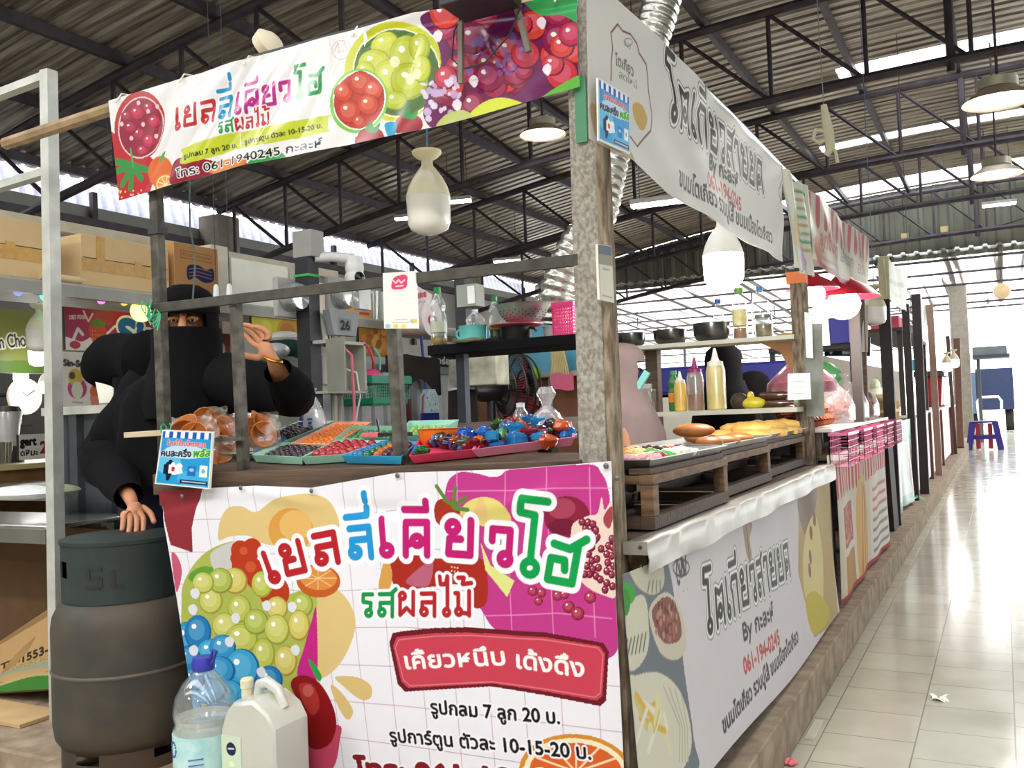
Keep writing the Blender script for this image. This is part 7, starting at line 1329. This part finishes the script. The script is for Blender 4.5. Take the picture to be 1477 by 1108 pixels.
# lit stall interior at the far left
r = T('drinks_stall', 'drinks stall interior with dark cupboard and brown counter front', 'market stall', (-5.6, 3.8, .14)); MB(M('#2a211c', .6)).span((-5.2, 3.0, .14), (-5.0, 3.30, 1.62)).obj('dark_cupboard', r); MB(M('#7d5a34', .7, var=.2)).span((-5.9, 3.3, .14), (-5.02, 4.6, 1.0)).obj('counter_base', r); MB(M('#b9a878', .5)).span((-5.95, 3.28, 1.0), (-4.98, 4.6, 1.03)).obj('counter_top', r); MB(M('#4a4a46', .5)).span((-7.3, 2.2, .14), (-7.2, 6.5, 2.3)).obj('back_wall', r)
for z in (1.25, 1.5): MB(M('#3a2c24', .6)).span((-7.15, 2.4, z), (-6.8, 4.8, z+.02)).obj('wall_shelf', r)
def xthing(fn): return fn
q = V(-5.35, 3.62, 1.031); r = T('blender', 'blender with frosted jar on the drinks counter', 'blender', q); MB(M('#d8d8d8', .2, clear=.3)).lathe([(.05, .1), (.075, .3), (.07, .31)], q, 18).obj('jar', r); MB(M('#2c2a2a', .4)).lathe([(.05, .31), (.075, .31), (.06, .34), (0, .345)], q, 18).obj('lid', r); MB(M('#3a3a3c', .4)).lathe([(.08, 0), (.08, .06), (.05, .1), (0, .1)], q, 18).obj('motor_base', r)
for k in range(5): q = V(-5.3+.02*(k % 2), 3.36+.055*k, 1.031); one(MB(stl).lathe([(.02, 0), (.026, .12), (.027, .125)], q, 14), 'steel_cup', 'steel cup in the row on the drinks counter behind the price sign', 'cup', 'steel cups on the drinks counter')
q = oX(35, 572, -6.5); r = T('wall_clock', 'round wall clock in the drinks stall', 'clock', q); MB(M('#cfc4b0', .5)).lathe([(.13, -.02), (.14, .0), (.135, .02), (0, .02)], q, 26, ax='X').obj('case', r); dl = MB(M('#e8e0d0', .4)).lathe([(0, .0205), (.115, .022), (0, .023)], q, 26, ax='X').obj('dial', r)
for a_, L in ((.6, .08), (2.4, .055)): MB(blackst).beam(q+V(.028, 0, 0), q+V(.028, L*math.cos(a_), L*math.sin(a_)), .012, .004).obj('hand', dl)
for px, py, X, sc, l in ((55, 508, -5.8, .95, 'brightest lit bulb below the white unlit bulb'), (30, 537, -6.4, .8, 'lit bulb in the drinks stall above the wall clock'), (66, 553, -6.2, .75, 'lit bulb in the drinks stall behind the pole frame')):
    q = oX(px, py, X); big_bulb('hanging_bulb', l, q, sc, 7, .15, capcol='#f2ece0')
    L = bpy.data.lights.new('lamp_light', 'POINT'); L.energy = 2.5; L.shadow_soft_size = .1; o = bpy.data.objects.new('lamp_light', L); COL.objects.link(o); o.location = tuple(q-V(0, 0, .2))
q = oX(57, 480, -4.4); big_bulb('hanging_bulb', 'white unlit bulb hanging beside the galvanised upright', q, 1.0, 0, .01)
# utility post: meters, box 26, cabinet, camera
up = T('utility_post', 'black utility post with conduit behind the cross rail', 'post', (-3.70, 4.45, .14)); MB(M('#1e1f26', .5)).beam((-3.70, 4.45, .14), (-3.70, 4.45, 2.2), .10, .10).obj('shaft', up); MB(M('#9a9a94', .6)).span((-3.76, 4.4, 2.2), (-3.62, 4.52, 2.36)).obj('concrete_head', up); MB(M('#2fae4c', .5)).span((-3.756, 4.394, 2.08), (-3.644, 4.506, 2.095)).obj('green_band', up)
cond = M('#b9b8ae', .5)
for y in (4.56, 4.66): MB(cond).tube([(-3.66, y, 1.66), (-3.67, y-.01, 1.78), (-3.68, y-.03, 1.86)], .02, 8).obj('conduit', up)
for y in (4.62, 4.68): MB(cond).tube([(-3.66, y, 1.4), (-3.67, y, .6)], .02, 8).obj('conduit', up)
def meter(label, c, flip=1):
    r = T('electric_meter', label, 'electric meter', c, 'electric meters'); MB(M('#a7a8a2', .5)).span(V(*c)+V(-.07, -.09, -.12), V(*c)+V(-.03, .09, .12)).obj('back_plate', r, bev=.01); MB(M('#e4e8e8', .06, clear=.7)).lathe([(.085, -.03), (.085, .05), (.075, .07), (0, .075)], c, 22, ax='X').obj('glass_dome', r); MB(M('#4a4a4a', .4, .3)).lathe([(0, -.03), (.06, -.03), (.06, .035), (0, .036)], c, 16, ax='X').obj('movement', r); MB(M('#e6e6e2', .4)).span(V(*c)+V(.036, -.045, -.04), V(*c)+V(.04, .045, .045)).obj('dial_plate', r); return r
meter('electric meter with clear dome on the hidden side of black post', V(-3.72, 4.33, 1.95)); meter('electric meter with clear dome above the grey 26 box', V(-3.60, 4.66, 1.98))
one(MB(M('#dfe3e2', .5)).span((-3.58, 4.74, 1.90), (-3.53, 4.86, 2.04)), 'breaker_box', 'white breaker box with printed label beside the clear meter', 'box')
r = T('junction_box', 'grey junction box marked 26 on the black post', 'box', (-3.62, 4.62, 1.74)); MB(M('#85878a', .5)).prism([(-3.63, 4.54, 1.73), (-3.63, 4.76, 1.73), (-3.63, 4.80, 1.88), (-3.63, 4.5, 1.88)], (.05, 0, 0)).obj('housing', r)
a = Art(.12, .08, .003, '#85878a'); a.text('26', (.015, .012), (.105, .012), .055, '#1a1a1c', .004); sheet(a, 'painted_number', quadP((-3.578, 4.59, 1.755), (-3.578, 4.71, 1.755), (-3.578, 4.71, 1.835), (-3.578, 4.59, 1.835)), r)
r = T('security_camera', 'white dome security camera on the black post', 'camera', (-3.58, 4.6, 2.02)); wp = M('#e9e9e6', .35); q = V(-3.50, 4.66, 2.10)
MB(wp).tube([(-3.66, 4.47, 2.2), (-3.6, 4.56, 2.21), q+V(0, 0, .1)], .03, 10).obj('bracket', r); MB(wp).lathe([(.05, .0), (.058, .04), (.05, .11), (0, .12)], q, 20).obj('housing', r); bh = MB(wp).ball(q+V(0, 0, -.02), .062, n=18, m=12).obj('ball_head', r); ld = nrm(V(.92, -.3, -.08)); MB(M('#16161a', .1)).ball(q+V(0, 0, -.02)+ld*.036, .04, n=14, m=10).obj('lens', bh)
r = T('power_cabinet', 'open grey power cabinet with sockets and cords on black post', 'cabinet', (-3.66, 4.6, 1.37)); gcab = M('#a9aa9f', .5, var=.08); MB(gcab).span((-3.68, 4.42, 1.38), (-3.665, 4.80, 1.68)).obj('back_panel', r)
for lo, hi in (((-3.68, 4.78, 1.38), (-3.54, 4.80, 1.68)), ((-3.68, 4.42, 1.67), (-3.54, 4.80, 1.69)), ((-3.68, 4.42, 1.37), (-3.54, 4.80, 1.385))): MB(gcab).span(lo, hi).obj('side', r)
MB(M('#8f9086', .5)).prism([(-3.54, 4.42, 1.38), (-3.36, 4.36, 1.38), (-3.36, 4.36, 1.69), (-3.54, 4.42, 1.69)], (0, -.012, 0)).obj('door', r); sp_ = MB(M('#d8d8d0', .4)).span((-3.665, 4.52, 1.43), (-3.63, 4.60, 1.60)).obj('socket_strip', r)
for z in (1.47, 1.52, 1.57): MB(blackst).box((-3.629, 4.56, z), (.004, .02, .012)).obj('socket_hole', sp_)
MB(M('#ececec', .4)).box((-3.61, 4.62, 1.53), (.04, .03, .03)).obj('plug', r)
one(MB(M('#e8788a', .45)).tube([(-3.62, 4.5, 1.66), (-3.55, 4.55, 1.675), (-3.5, 4.6, 1.6), (-3.5, 4.61, 1.3), (-3.52, 4.6, .9), (-3.55, 4.6, .2)], .009, 7), 'extension_cord', 'pink extension cord hanging from the power cabinet', 'cord')
one(MB(M('#e6e6e2', .45)).tube([(-3.60, 4.63, 1.53), (-3.56, 4.72, 1.5), (-3.55, 4.74, 1.35), (-3.58, 4.7, 1.15), (-3.6, 4.62, 1.0), (-3.58, 4.7, .95), (-3.6, 4.78, 1.1)], .006, 6), 'power_lead', 'white cord looping down from the cabinet plug', 'cord')
r = T('grey_cabinet', 'grey cabinet below cap behind the raised arm', 'cabinet', (-4.05, 4.6, .14)); MB(M('#7e8078', .6, var=.1)).span((-4.25, 4.32, .14), (-3.95, 4.78, 1.62)).obj('cabinet_body', r); MB(M('#8c8d84', .6)).span((-3.95, 4.34, 1.1), (-3.935, 4.76, 1.58)).obj('door', r)
q = V(-4.05, 4.62, 1.625); r = T('cap', 'dark green cap with white cloth resting on the grey cabinet', 'cap', q); MB(M('#1c3a34', .8)).ball(q+V(0, 0, .04), 1, (.12, .12, .1), 16, 10).obj('crown', r); MB(M('#d8d4d0', .7)).ball(q+V(0, .02, .12), 1, (.1, .13, .045), 14, 8).obj('cloth', r); MB(M('#e2e6e8', .3, clear=.3)).ball(q+V(.06, -.14, .03), 1, (.08, .1, .05), 12, 8).obj('plastic_wrap', r)
# corrugated white wall behind, basket, broom
c = corr(4.85, 8.2, .16, .025); g = [[(-4.22-d, y, z) for y, d in c] for z in (.14, 1.57)]
wc = MB(M('#c3c8cc', .4, .2, var=.12, scale=3)).grid(g).obj('wall_back', smooth=20); S(wc); S(MB(M('#8a8c8a', .5)).span((-4.26, 4.85, 1.56), (-4.16, 8.2, 1.62)).obj('trim_5'))
def tb(name, label, c, w, d, h, col): return basket(name, label, c, w, d, h, col, None, 9, 20, flare=1.12)
q = V(-3.95, 5.45, 1.30); tb('plastic_basket', 'green plastic basket hung on the corrugated wall', q, .26, .42, .2, '#1f8f6a'); gb_ = bpy.data.objects['plastic_basket.006'] if 'plastic_basket.006' in bpy.data.objects else None
B_ = [o for o in bpy.data.objects if o.get('label') == 'green plastic basket hung on the corrugated wall'][0]
MB(M('#1c8a64', .4)).span(q+V(-.125, -.205, .004), q+V(.125, .205, .015)).obj('solid_base', B_); b = MB(M('#1c8a64', .4))
for lo, hi in (((-.13, -.215), (.13, -.21)), ((-.13, .21), (.13, .215)), ((.13, -.21), (.134, .21)), ((-.134, -.21), (-.13, .21))):
    for z0, z1 in ((.01, .05), (.15, .2)): b.prism([q+V(lo[0], lo[1], z0)*[1+z0, 1+z0, 1], q+V(hi[0], lo[1], z0)*[1+z0, 1+z0, 1], q+V(hi[0], hi[1], z0)*[1+z0, 1+z0, 1], q+V(lo[0], hi[1], z0)*[1+z0, 1+z0, 1]], (0, 0, z1-z0))
b.obj('solid_band', B_); MB(M('#2a9c78', .4)).tube([q+V(0, -.26, .2), q+V(-.1, -.3, .3), q+V(-.2, -.28, .36)], .007, 6).obj('handle', B_)
one(MB(M('#e0407c', .6, bump=.5)).ball(q+V(.03, -.08, .2), 1, (.07, .09, .06), 12, 8), 'scrubber', 'bright pink scrubber in the green basket', 'scrubber'); one(MB(M('#e2e8e8', .2, clear=.4, bump=.6)).ball(q+V(.02, .11, .19), 1, (.09, .11, .05), 12, 8), 'plastic_wrap', 'crumpled clear plastic in the green basket', 'plastic')
r = T('wall_hook', 'pink hook with turquoise strap above the green basket', 'hook', (-4.1, 5.6, 1.62)); MB(M('#d85068', .4)).tube([(-4.1, 5.52, 1.78), (-4.05, 5.55, 1.7), (-4.05, 5.58, 1.62), (-4.08, 5.62, 1.58)], .012, 6).obj('hook', r); MB(M('#6cc0b4', .5)).tube([(-4.08, 5.62, 1.74), (-4.05, 5.66, 1.66), (-4.04, 5.64, 1.56)], .009, 6).obj('strap', r)
g = [[V(-4.08+.02*math.sin(u*9), 5.78+.75*u, 1.70-v*(.18+.12*math.sin(u*5)**2)-.05*abs(u-.4)) for u in np.linspace(0, 1, 16)] for v in np.linspace(0, 1, 6)]; one(MB(M('#2a2523', .85)).shell(g, .006), 'dark_cloth', 'dark cloth draped behind the middle steel post', 'cloth', smooth=60)
q = oX(615, 560, -4.08); r = T('broom', 'blue broom with flowered head leaning on the corrugated wall', 'broom', (q[0], q[1], 1.1)); MB(M('#2f3f9a', .5)).tube([q+V(0, 0, -.02), q+V(-.05, .02, .5)], .012, 8).obj('handle', r)
m = MB(M('#c2d8dc', .7, col2='#8fb4c4', scale=50)); m.prism([q+V(.0, -.11, -.2), q+V(0, .11, -.2), q+V(0, .10, -.08), q+V(0, .05, -.01), q+V(0, -.05, -.01), q+V(0, -.10, -.08)], (.05, 0, 0)); m.obj('sleeve', r)
for k in range(6): MB(M(('#c83a48', '#d8a03a')[k % 2], .6)).ball(q+V(.052, -.07+.028*k, -.08-.05*(k % 3)), .008, n=6, m=4).obj('flower_print', r)
m = MB(M('#23389c', .7, var=.2))
for k in range(16): m.beam(q+V(.025, -.11+.22*k/15, -.2), q+V(.02, -.135+.27*k/15, -.5), .014, .03)
m.obj('bristles', r, kind='stuff'); MB(M('#a83a48', .5)).tube([q+V(.03, -.115, -.2), q+V(.03, -.10, -.07), q+V(.03, 0, .0), q+V(.03, .10, -.07), q+V(.03, .115, -.2)], .008, 6).obj('piping', r)
one(MB(M('#6a2a2c', .6)).beam((-4.12, 6.12, .14), (-4.14, 6.15, 1.35), .03), 'broom_stick', 'dark red stick leaning beside the blue broom', 'stick')
a = Art(.3, .1, .004, '#2a2828'); a.text('อร่อย', (.05, .025), (.25, .025), .05, '#cfcac0', .003); xsign('name_plate', 'small dark name plate above the corrugated wall', -4.15, 6.55, 6.95, 1.62, 1.72, a)
# middle distance between the black shelf and counter: fan, cabinet, partition
r = T('partition', 'partition with blue panels over brown boards behind the fan', 'partition', (-3.5, 7.0, .14))
MB(M('#5ba3bf', .4, var=.08)).span((-4.15, 7.0, 1.53), (-2.9, 7.03, 1.95)).obj('blue_panel', r)
for x in (-3.72, -3.28): MB(M('#8fc4d8', .4)).span((x-.008, 6.995, 1.53), (x+.008, 7.0, 1.95)).obj('seam', r)
for x0, x1 in ((-4.15, -3.66), (-3.64, -3.30), (-3.28, -2.9)): MB(M('#7a4f38', .7, var=.15)).span((x0, 7.0, .14), (x1, 7.03, 1.49)).obj('brown_board', r)
for x in (-3.65, -3.29): MB(M('#9aa098', .4, .5)).beam((x, 6.98, .14), (x, 6.98, 1.5), .03).obj('batten', r)
MB(M('#b5b0a0', .6)).span((-4.2, 6.9, 1.49), (-2.85, 7.05, 1.53)).obj('rail', r)
q = oY(805, 505, 6.85); m = MB(M('#cdbb8a', .8)); 
for k in range(9): m.tube([q+V(.01*(k-4), 0, .02), q+V(.016*(k-4), .01, -.12), q+V(.02*(k-4)+.01*math.sin(k), 0, -.24)], .009, 5)
one(m, 'rag_mop', 'pale yellow rag mop hanging before the blue panels', 'mop'); q = oY(812, 548, 6.85); one(MB(M('#e06a8a', .7)).shell([[q+V(.1*(u-.5)*2, -.02, .05-.13*v+.01*math.sin(u*6)) for u in np.linspace(0, 1, 7)] for v in np.linspace(0, 1, 5)], .006), 'pink_cloth', 'pink cloth hung over the partition rail', 'cloth', smooth=60)
one(MB(M('#6fae2c', .6, bump=.4)).ball(oY(770, 538, 6.8), 1, (.06, .06, .06), 12, 8), 'green_pouch', 'lime green pouch on the partition rail behind fan', 'pouch')
fc = oY(742, 562, 4.6); ax = nrm(V(.537, .80, .02)); r = T('pedestal_fan', 'black pedestal fan with dark red blades seen from behind', 'fan', (fc[0]-.06, fc[1]-.1, .16)); E1 = nrm(np.cross(ax, V(0, 0, 1))); E2 = np.cross(E1, ax); M3 = np.array([E1, E2, ax]).T
bk = M('#151416', .4)
m = MB(bk)
for rr, z in ((.205, .02), (.2, -.03), (.19, .06), (.14, -.06), (.08, -.075), (.12, .08)): m.tube([fc+M3@V(rr*math.cos(a), rr*math.sin(a), z) for a in np.linspace(0, 2*math.pi, 33)], .006, 5, cap=False)
for a in np.linspace(0, 2*math.pi, 72, endpoint=False): m.tube([fc+M3@V(r_*math.cos(a), r_*math.sin(a), z) for r_, z in ((.05, -.08), (.14, -.06), (.205, .0), (.205, .02), (.12, .08), (.03, .085))], .0026, 4)
m.obj('cage', r); m = MB(M('#8a1a22', .35))
for k in range(3):
    a0 = 2*math.pi*k/3; m.shell([[fc+M3@V(r_*math.cos(a0+t), r_*math.sin(a0+t), .07*(t-.75)+.01) for t in np.linspace(0, 1.5, 8)] for r_ in np.linspace(.04, .18, 6)], .003)
m.obj('blade', r, smooth=60); MB(bk).lathe([(0, -.26), (.045, -.25), (.06, -.2), (.06, -.1), (.045, -.08), (0, -.075)], fc, 20, M3=M3).obj('motor', r)
pb = fc-ax*.15; MB(bk).tube([pb+V(0, 0, -.04), V(pb[0], pb[1], 1.0), V(pb[0], pb[1], .2)], .024, 10).obj('pole', r); MB(bk).lathe([(.2, 0), (.19, .03), (.04, .05), (0, .05)], (pb[0], pb[1], .16), 24).obj('base', r)
r = T('meter_box', 'dirty white metal box hanging under the black shelf end', 'box', (-2.08, 3.62, 1.33)); MB(M('#c4c1ac', .6, var=.2, col2='#8c8874', scale=14)).span((-2.12, 3.58, 1.335), (-1.945, 3.7, 1.475)).obj('box_body', r, bev=.006); MB(M('#8f8b7a', .7, var=.3, scale=20, col2='#4a463c')).span((-2.20, 3.6, 1.335), (-2.125, 3.7, 1.46)).obj('side_box', r)
q = V(-2.17, 3.66, .16); one(MB(M('#24201e', .85, var=.2)).lathe([(.06, .0), (.075, .3), (.07, .9), (.06, 1.16), (0, 1.17)], q, 18, sx=1.2, sy=.6), 'dark_apron', 'dark apron hanging below the dirty white box', 'apron')
r = T('utility_post', 'dark post with small meter behind the oil bottle', 'post', (-2.18, 3.75, .16)); MB(M('#1e1f26', .5)).beam((-2.20, 3.75, .16), (-2.20, 3.75, 1.84), .055).obj('shaft', r); MB(M('#8f938c', .5)).span((-2.18, 3.66, 1.70), (-2.08, 3.74, 1.80)).obj('meter_case', r); MB(M('#e0e0da', .4)).span((-2.12, 3.655, 1.71), (-2.085, 3.66, 1.79)).obj('meter_face', r)
r = T('water_bottle', 'small clear bottle with white cap behind the jelly pile', 'bottle', oS(752, 622, .02)); q = np.array(r.location); MB(pet).lathe([(.025, 0), (.027, .03), (.024, .05), (.012, .07), (.01, .08)], q, 14).obj('bottle_body', r); MB(M('#dfe6ea', .4)).lathe([(.013, .072), (.013, .085), (0, .086)], q, 12).obj('cap', r)
q = oS(790, 622, .02); r = T('plastic_bag', 'clear knotted bag standing among the wrapped jellies', 'plastic bag', q); MB(M('#f0eeee', .1, clear=.75, bump=.7, scale=20)).lathe([(.04, 0), (.05, .02), (.04, .05), (.012, .075), (.03, .11), (.02, .13)], q, 16).obj('clear_film', r); MB(M('#8e2030', .3)).ball(q+V(0, 0, .02), .03, n=10, m=6).obj('jelly', r)
# ---------------------------------------------------------------- lamps, ducts and clutter under the roof
foil = M('#b9b7ae', .25, .9, var=.15, scale=30, bump=.3)
def duct(label, pts, rad):
    P = [np.asarray(p, float) for p in pts]; q = []; rr = []
    for i in range(len(P)-1):
        a, b, c, d = P[max(i-1, 0)], P[i], P[i+1], P[min(i+2, len(P)-1)]; L = np.linalg.norm(c-b); n = max(6, int(L/.009))
        for k in range(n):
            t = k/n; q.append(.5*((2*b)+(-a+c)*t+(2*a-5*b+4*c-d)*t*t+(-a+3*b-3*c+d)*t**3)); rr.append(rad*(1+.045*(1 if (len(q)//2) % 2 else -1)))
    one(MB(foil).tube(q, rr, 20, cap=False), 'flexible_duct', label, 'duct', smooth=70)
duct('silver flexible duct rising behind the aisle banner', [oY(968, -90, 3.7), oY(955, 0, 3.6), oY(930, 80, 3.55), oY(885, 210, 3.5), oY(862, 310, 3.45), oY(830, 360, 3.42), oY(806, 420, 3.4), oY(802, 470, 3.4)], .075)
galv = M('#cfcab4', .35, .5)
def highbay(label, c, d, top, pw=28):
    r = T('pendant_lamp', label, 'lamp', c, 'industrial pendant lamps'); c = np.asarray(c, float)
    rf = MB(M('#c9b8a0', .4, .3)).open_lathe([(d*.26, d*.19), (d*.3, d*.16), (d*.42, d*.08), (d*.5, 0)], c, 30, th=.004).obj('reflector', r); MB(galv).lathe([(d*.28, d*.19), (d*.28, d*.33), (d*.12, d*.36), (0, d*.37)], c, 26).obj('ballast_housing', r); MB(M('#fffaf0', .3, emit=18.)).lathe([(0, .004), (d*.4, .006), (d*.4, .012), (0, .014)], c, 26).obj('lamp_lens', rf); MB(steel).tube([c+V(0, 0, d*.36), V(c[0], c[1], top)], .014, 6).obj('hanging_rod', r)
    l = bpy.data.lights.new('lamp_light', 'AREA'); l.shape = 'DISK'; l.size = d*.8; l.energy = pw; l.color = (1, .96, .9); o = bpy.data.objects.new('lamp_light', l); COL.objects.link(o); o.location = tuple(c-V(0, 0, .02))
for px, py, Y, d, l in ((1440, 147, 9.35, .6, 'nearest lit pendant lamp over the aisle'), (1438, 253, 12.95, .6, 'second lit pendant lamp over the aisle, smaller in view'), (783, 195, 9.3, .52, 'lit pendant lamp under the end of the fruit fascia banner')): q = oY(px, py, Y); highbay(l, q, d, archZ(q[0])+.14)
for i, (x, y) in enumerate(ADDED_LAMPS): highbay(('unseen lit pendant lamp added behind the viewer over the stall row', 'unseen lit pendant lamp added behind the viewer over the aisle', 'unseen lit pendant lamp added over the front row of stalls', 'unseen lit pendant lamp added over the aisle beside the viewer')[i], V(x, y, 3.95), .6, archZ(x)-.93 if y == -.8 else archZ(x)+.1, 62)
def tube_lamp(label, px, py, Y, L=1.2, rz=0., em=14):
    q = oY(px, py, Y); d = V(math.cos(rz), math.sin(rz), 0); r = T('tube_lamp', label, 'lamp', q, 'fluorescent tube lamps'); ft = MB(M('#d8d8d4', .4)).beam(q-d*L/2, q+d*L/2, .12, .05).obj('fitting', r)
    for s in (-.035, .035): MB(M('#fdfdff', .3, emit=em)).tube([q-d*L*.48+V(-d[1], d[0], 0)*s-V(0, 0, .04), q+d*L*.48+V(-d[1], d[0], 0)*s-V(0, 0, .04)], .016, 8).obj('tube', ft)
    for t in (-.35, .35): MB(steel).tube([q+d*L*t, V(*(q+d*L*t)[:2], archZ(q[0])+.16)], .005, 4).obj('hanging_wire', r)
tube_lamp('lit tube lamp right of the unlit hanging bulb', 660, 287, 11.5, .4, .3); tube_lamp('lit tube lamp just above the cross rail by the corner post', 731, 374, 15, .5, .3); tube_lamp('tube lamp under the lower edge of the aisle banner', 952, 288, 9, .6, .1); tube_lamp('small tube lamp far down the aisle under last truss', 1441, 292, 17.2, .5, .1); tube_lamp('lit tube lamp peeking past the unlit hanging bulb', 585, 312, 12.5, .35, .3)
q = oY(1445, 420, 23.5); r = T('round_lamp', 'round beige disc lamp under the bright canopy frame', 'lamp', q); MB(M('#d0b48c', .5)).lathe([(0, -.06), (.16, -.05), (.18, 0), (.1, .06), (0, .07)], q, 22, ax='Y').obj('disc', r); MB(steel).tube([q+V(0, 0, .15), V(q[0], q[1], 4.0)], .02, 6).obj('hanging_rod', r)
q = oY(1190, 190, 6.5); r = T('knotted_cloth', 'pale knotted cloth strip hanging above the sausage banner', 'cloth', q-V(0, 0, .2)); m = MB(M('#c8c2a4', .85, bump=.4)); m.tube([q+V(.0, 0, .18), q+V(.01, 0, .08), q+V(.02, .01, .0), q+V(.03, 0, -.12), q+V(.0, 0, -.16)], [.02, .03, .035, .03, .02], 8); m.obj('strip', r); m = MB(M('#c8c2a4', .85)); m.tube([q+V(.01, 0, 0), q+V(-.06, 0, .02), q+V(-.08, 0, -.04), q+V(-.04, 0, -.07), q+V(.02, 0, -.05)], .015, 7); m.tube([q+V(.03, 0, -.1), q+V(.06, 0, -.14), q+V(.07, 0, -.22)], .012, 6); m.obj('knot', r); MB(M('#888', .5)).tube([q+V(0, 0, .17), V(q[0], 6.4, archZ(q[0])-.93)], .003, 4).obj('string', r)
for k, (px, py) in enumerate(((1305, 341), (1362, 331))): q = oY(px, py, 20.8); one(MB(M('#d8c48a', .5)).span(q-V(.07, .03, .06), q+V(.07, .05, .06)), 'wire_box', ('small cream junction box on the clad wall wire, nearer the banners', 'small cream junction box on the clad wall wire, nearer the disc lamp')[k], 'box')
w = [oY(px, py, 20.8) for px, py in ((1255, 348), (1305, 346), (1340, 345), (1362, 336), (1410, 335), (1477, 315))]; one(MB(M('#3c342e', .6)).tube(w, .012, 5), 'wall_wire', 'dark wire strung along the clad end wall', 'wire')
# speaker-like box and rods at the top of the front banner, bowl behind it
r = T('black_box', 'black device box at top of the fascia banner with hanging cable', 'device', oY(690, 5, 2.0)); p, q = oY(660, -14, 1.99), oY(706, 16, 1.99); MB(M('#1c1b1e', .4)).span((p[0], 1.9, q[2]), (oY(745, 0, 1.99)[0], 2.02, p[2]+.03)).obj('housing', r, bev=.003); MB(M('#c9a48c', .5)).span((q[0]+.005, 1.895, q[2]+.012), (oY(740, 0, 1.99)[0], 1.9, p[2]+.02)).obj('face_plate', r); m = MB(M('#d0b02c', .5))
for k in range(6): m.box((oY(694+8*k, 12, 1.99)[0], 1.898, q[2]+.006), (.008, .003, .007))
m.obj('yellow_print', r); rod = M('#6a6258', .6)
MB(rod).beam(oY(665, 14, 2.02), oY(665, 121, 2.02), .012).obj('rod', r); MB(rod).beam(oY(746, 12, 2.02), oY(763, 75, 2.02), .013).obj('rod', r)
MB(blackst).tube([oY(752, 8, 1.99), oY(735, 50, 2.03), oY(700, 90, 2.035), oY(668, 100, 2.035), oY(652, 85, 2.035), oY(655, 45, 2.035), oY(668, 18, 2.0)], .0025, 5).obj('cable', r)
q = oY(382, 72, 2.2); r = T('floodlight', 'small cream lamp head poking over the fascia banner', 'lamp', q); MB(M('#cbbfa6', .5)).lathe([(0, -.01), (.05, 0), (.055, .03), (.03, .05), (0, .055)], q, 18, M3=Matrix.Rotation(1.1, 3, 'Y')).obj('head', r); MB(rod).tube([q, q+V(-.03, .0, -.03), V(q[0]-.04, 2.15, 2.275)], .006, 6).obj('arm', r)
for px, y, z, l in ((312, 3.6, 1.86, 'white pull cord handle hanging nearer the seller'), (331, 3.6, 1.855, 'white pull cord handle hanging nearer the white panels')):
    q = V(oY(px, 425, y)[0], y, z); r = T('pull_cord', l, 'pull cord', q, 'pull cords'); MB(M('#dfe3e2', .4)).lathe([(0, 0), (.018, .004), (.013, .07), (.005, .08), (0, .08)], q, 14).obj('handle', r); MB(M('#2c2c30', .6)).tube([q+V(0, 0, .078), V(q[0], q[1], archZ(q[0])+.05)], .003, 4).obj('cord', r)
q = oY(268, 470, 3.2); b = MB(M('#4a5a54', .5)); b.tube([oY(273, 255, 2.3), oY(274, 330, 2.3), oY(282, 370, 2.3), oY(278, 432, 2.3)], .003, 5); one(b, 'thin_wire', 'thin grey-green wire hanging from the fascia banner to cross rail', 'wire')
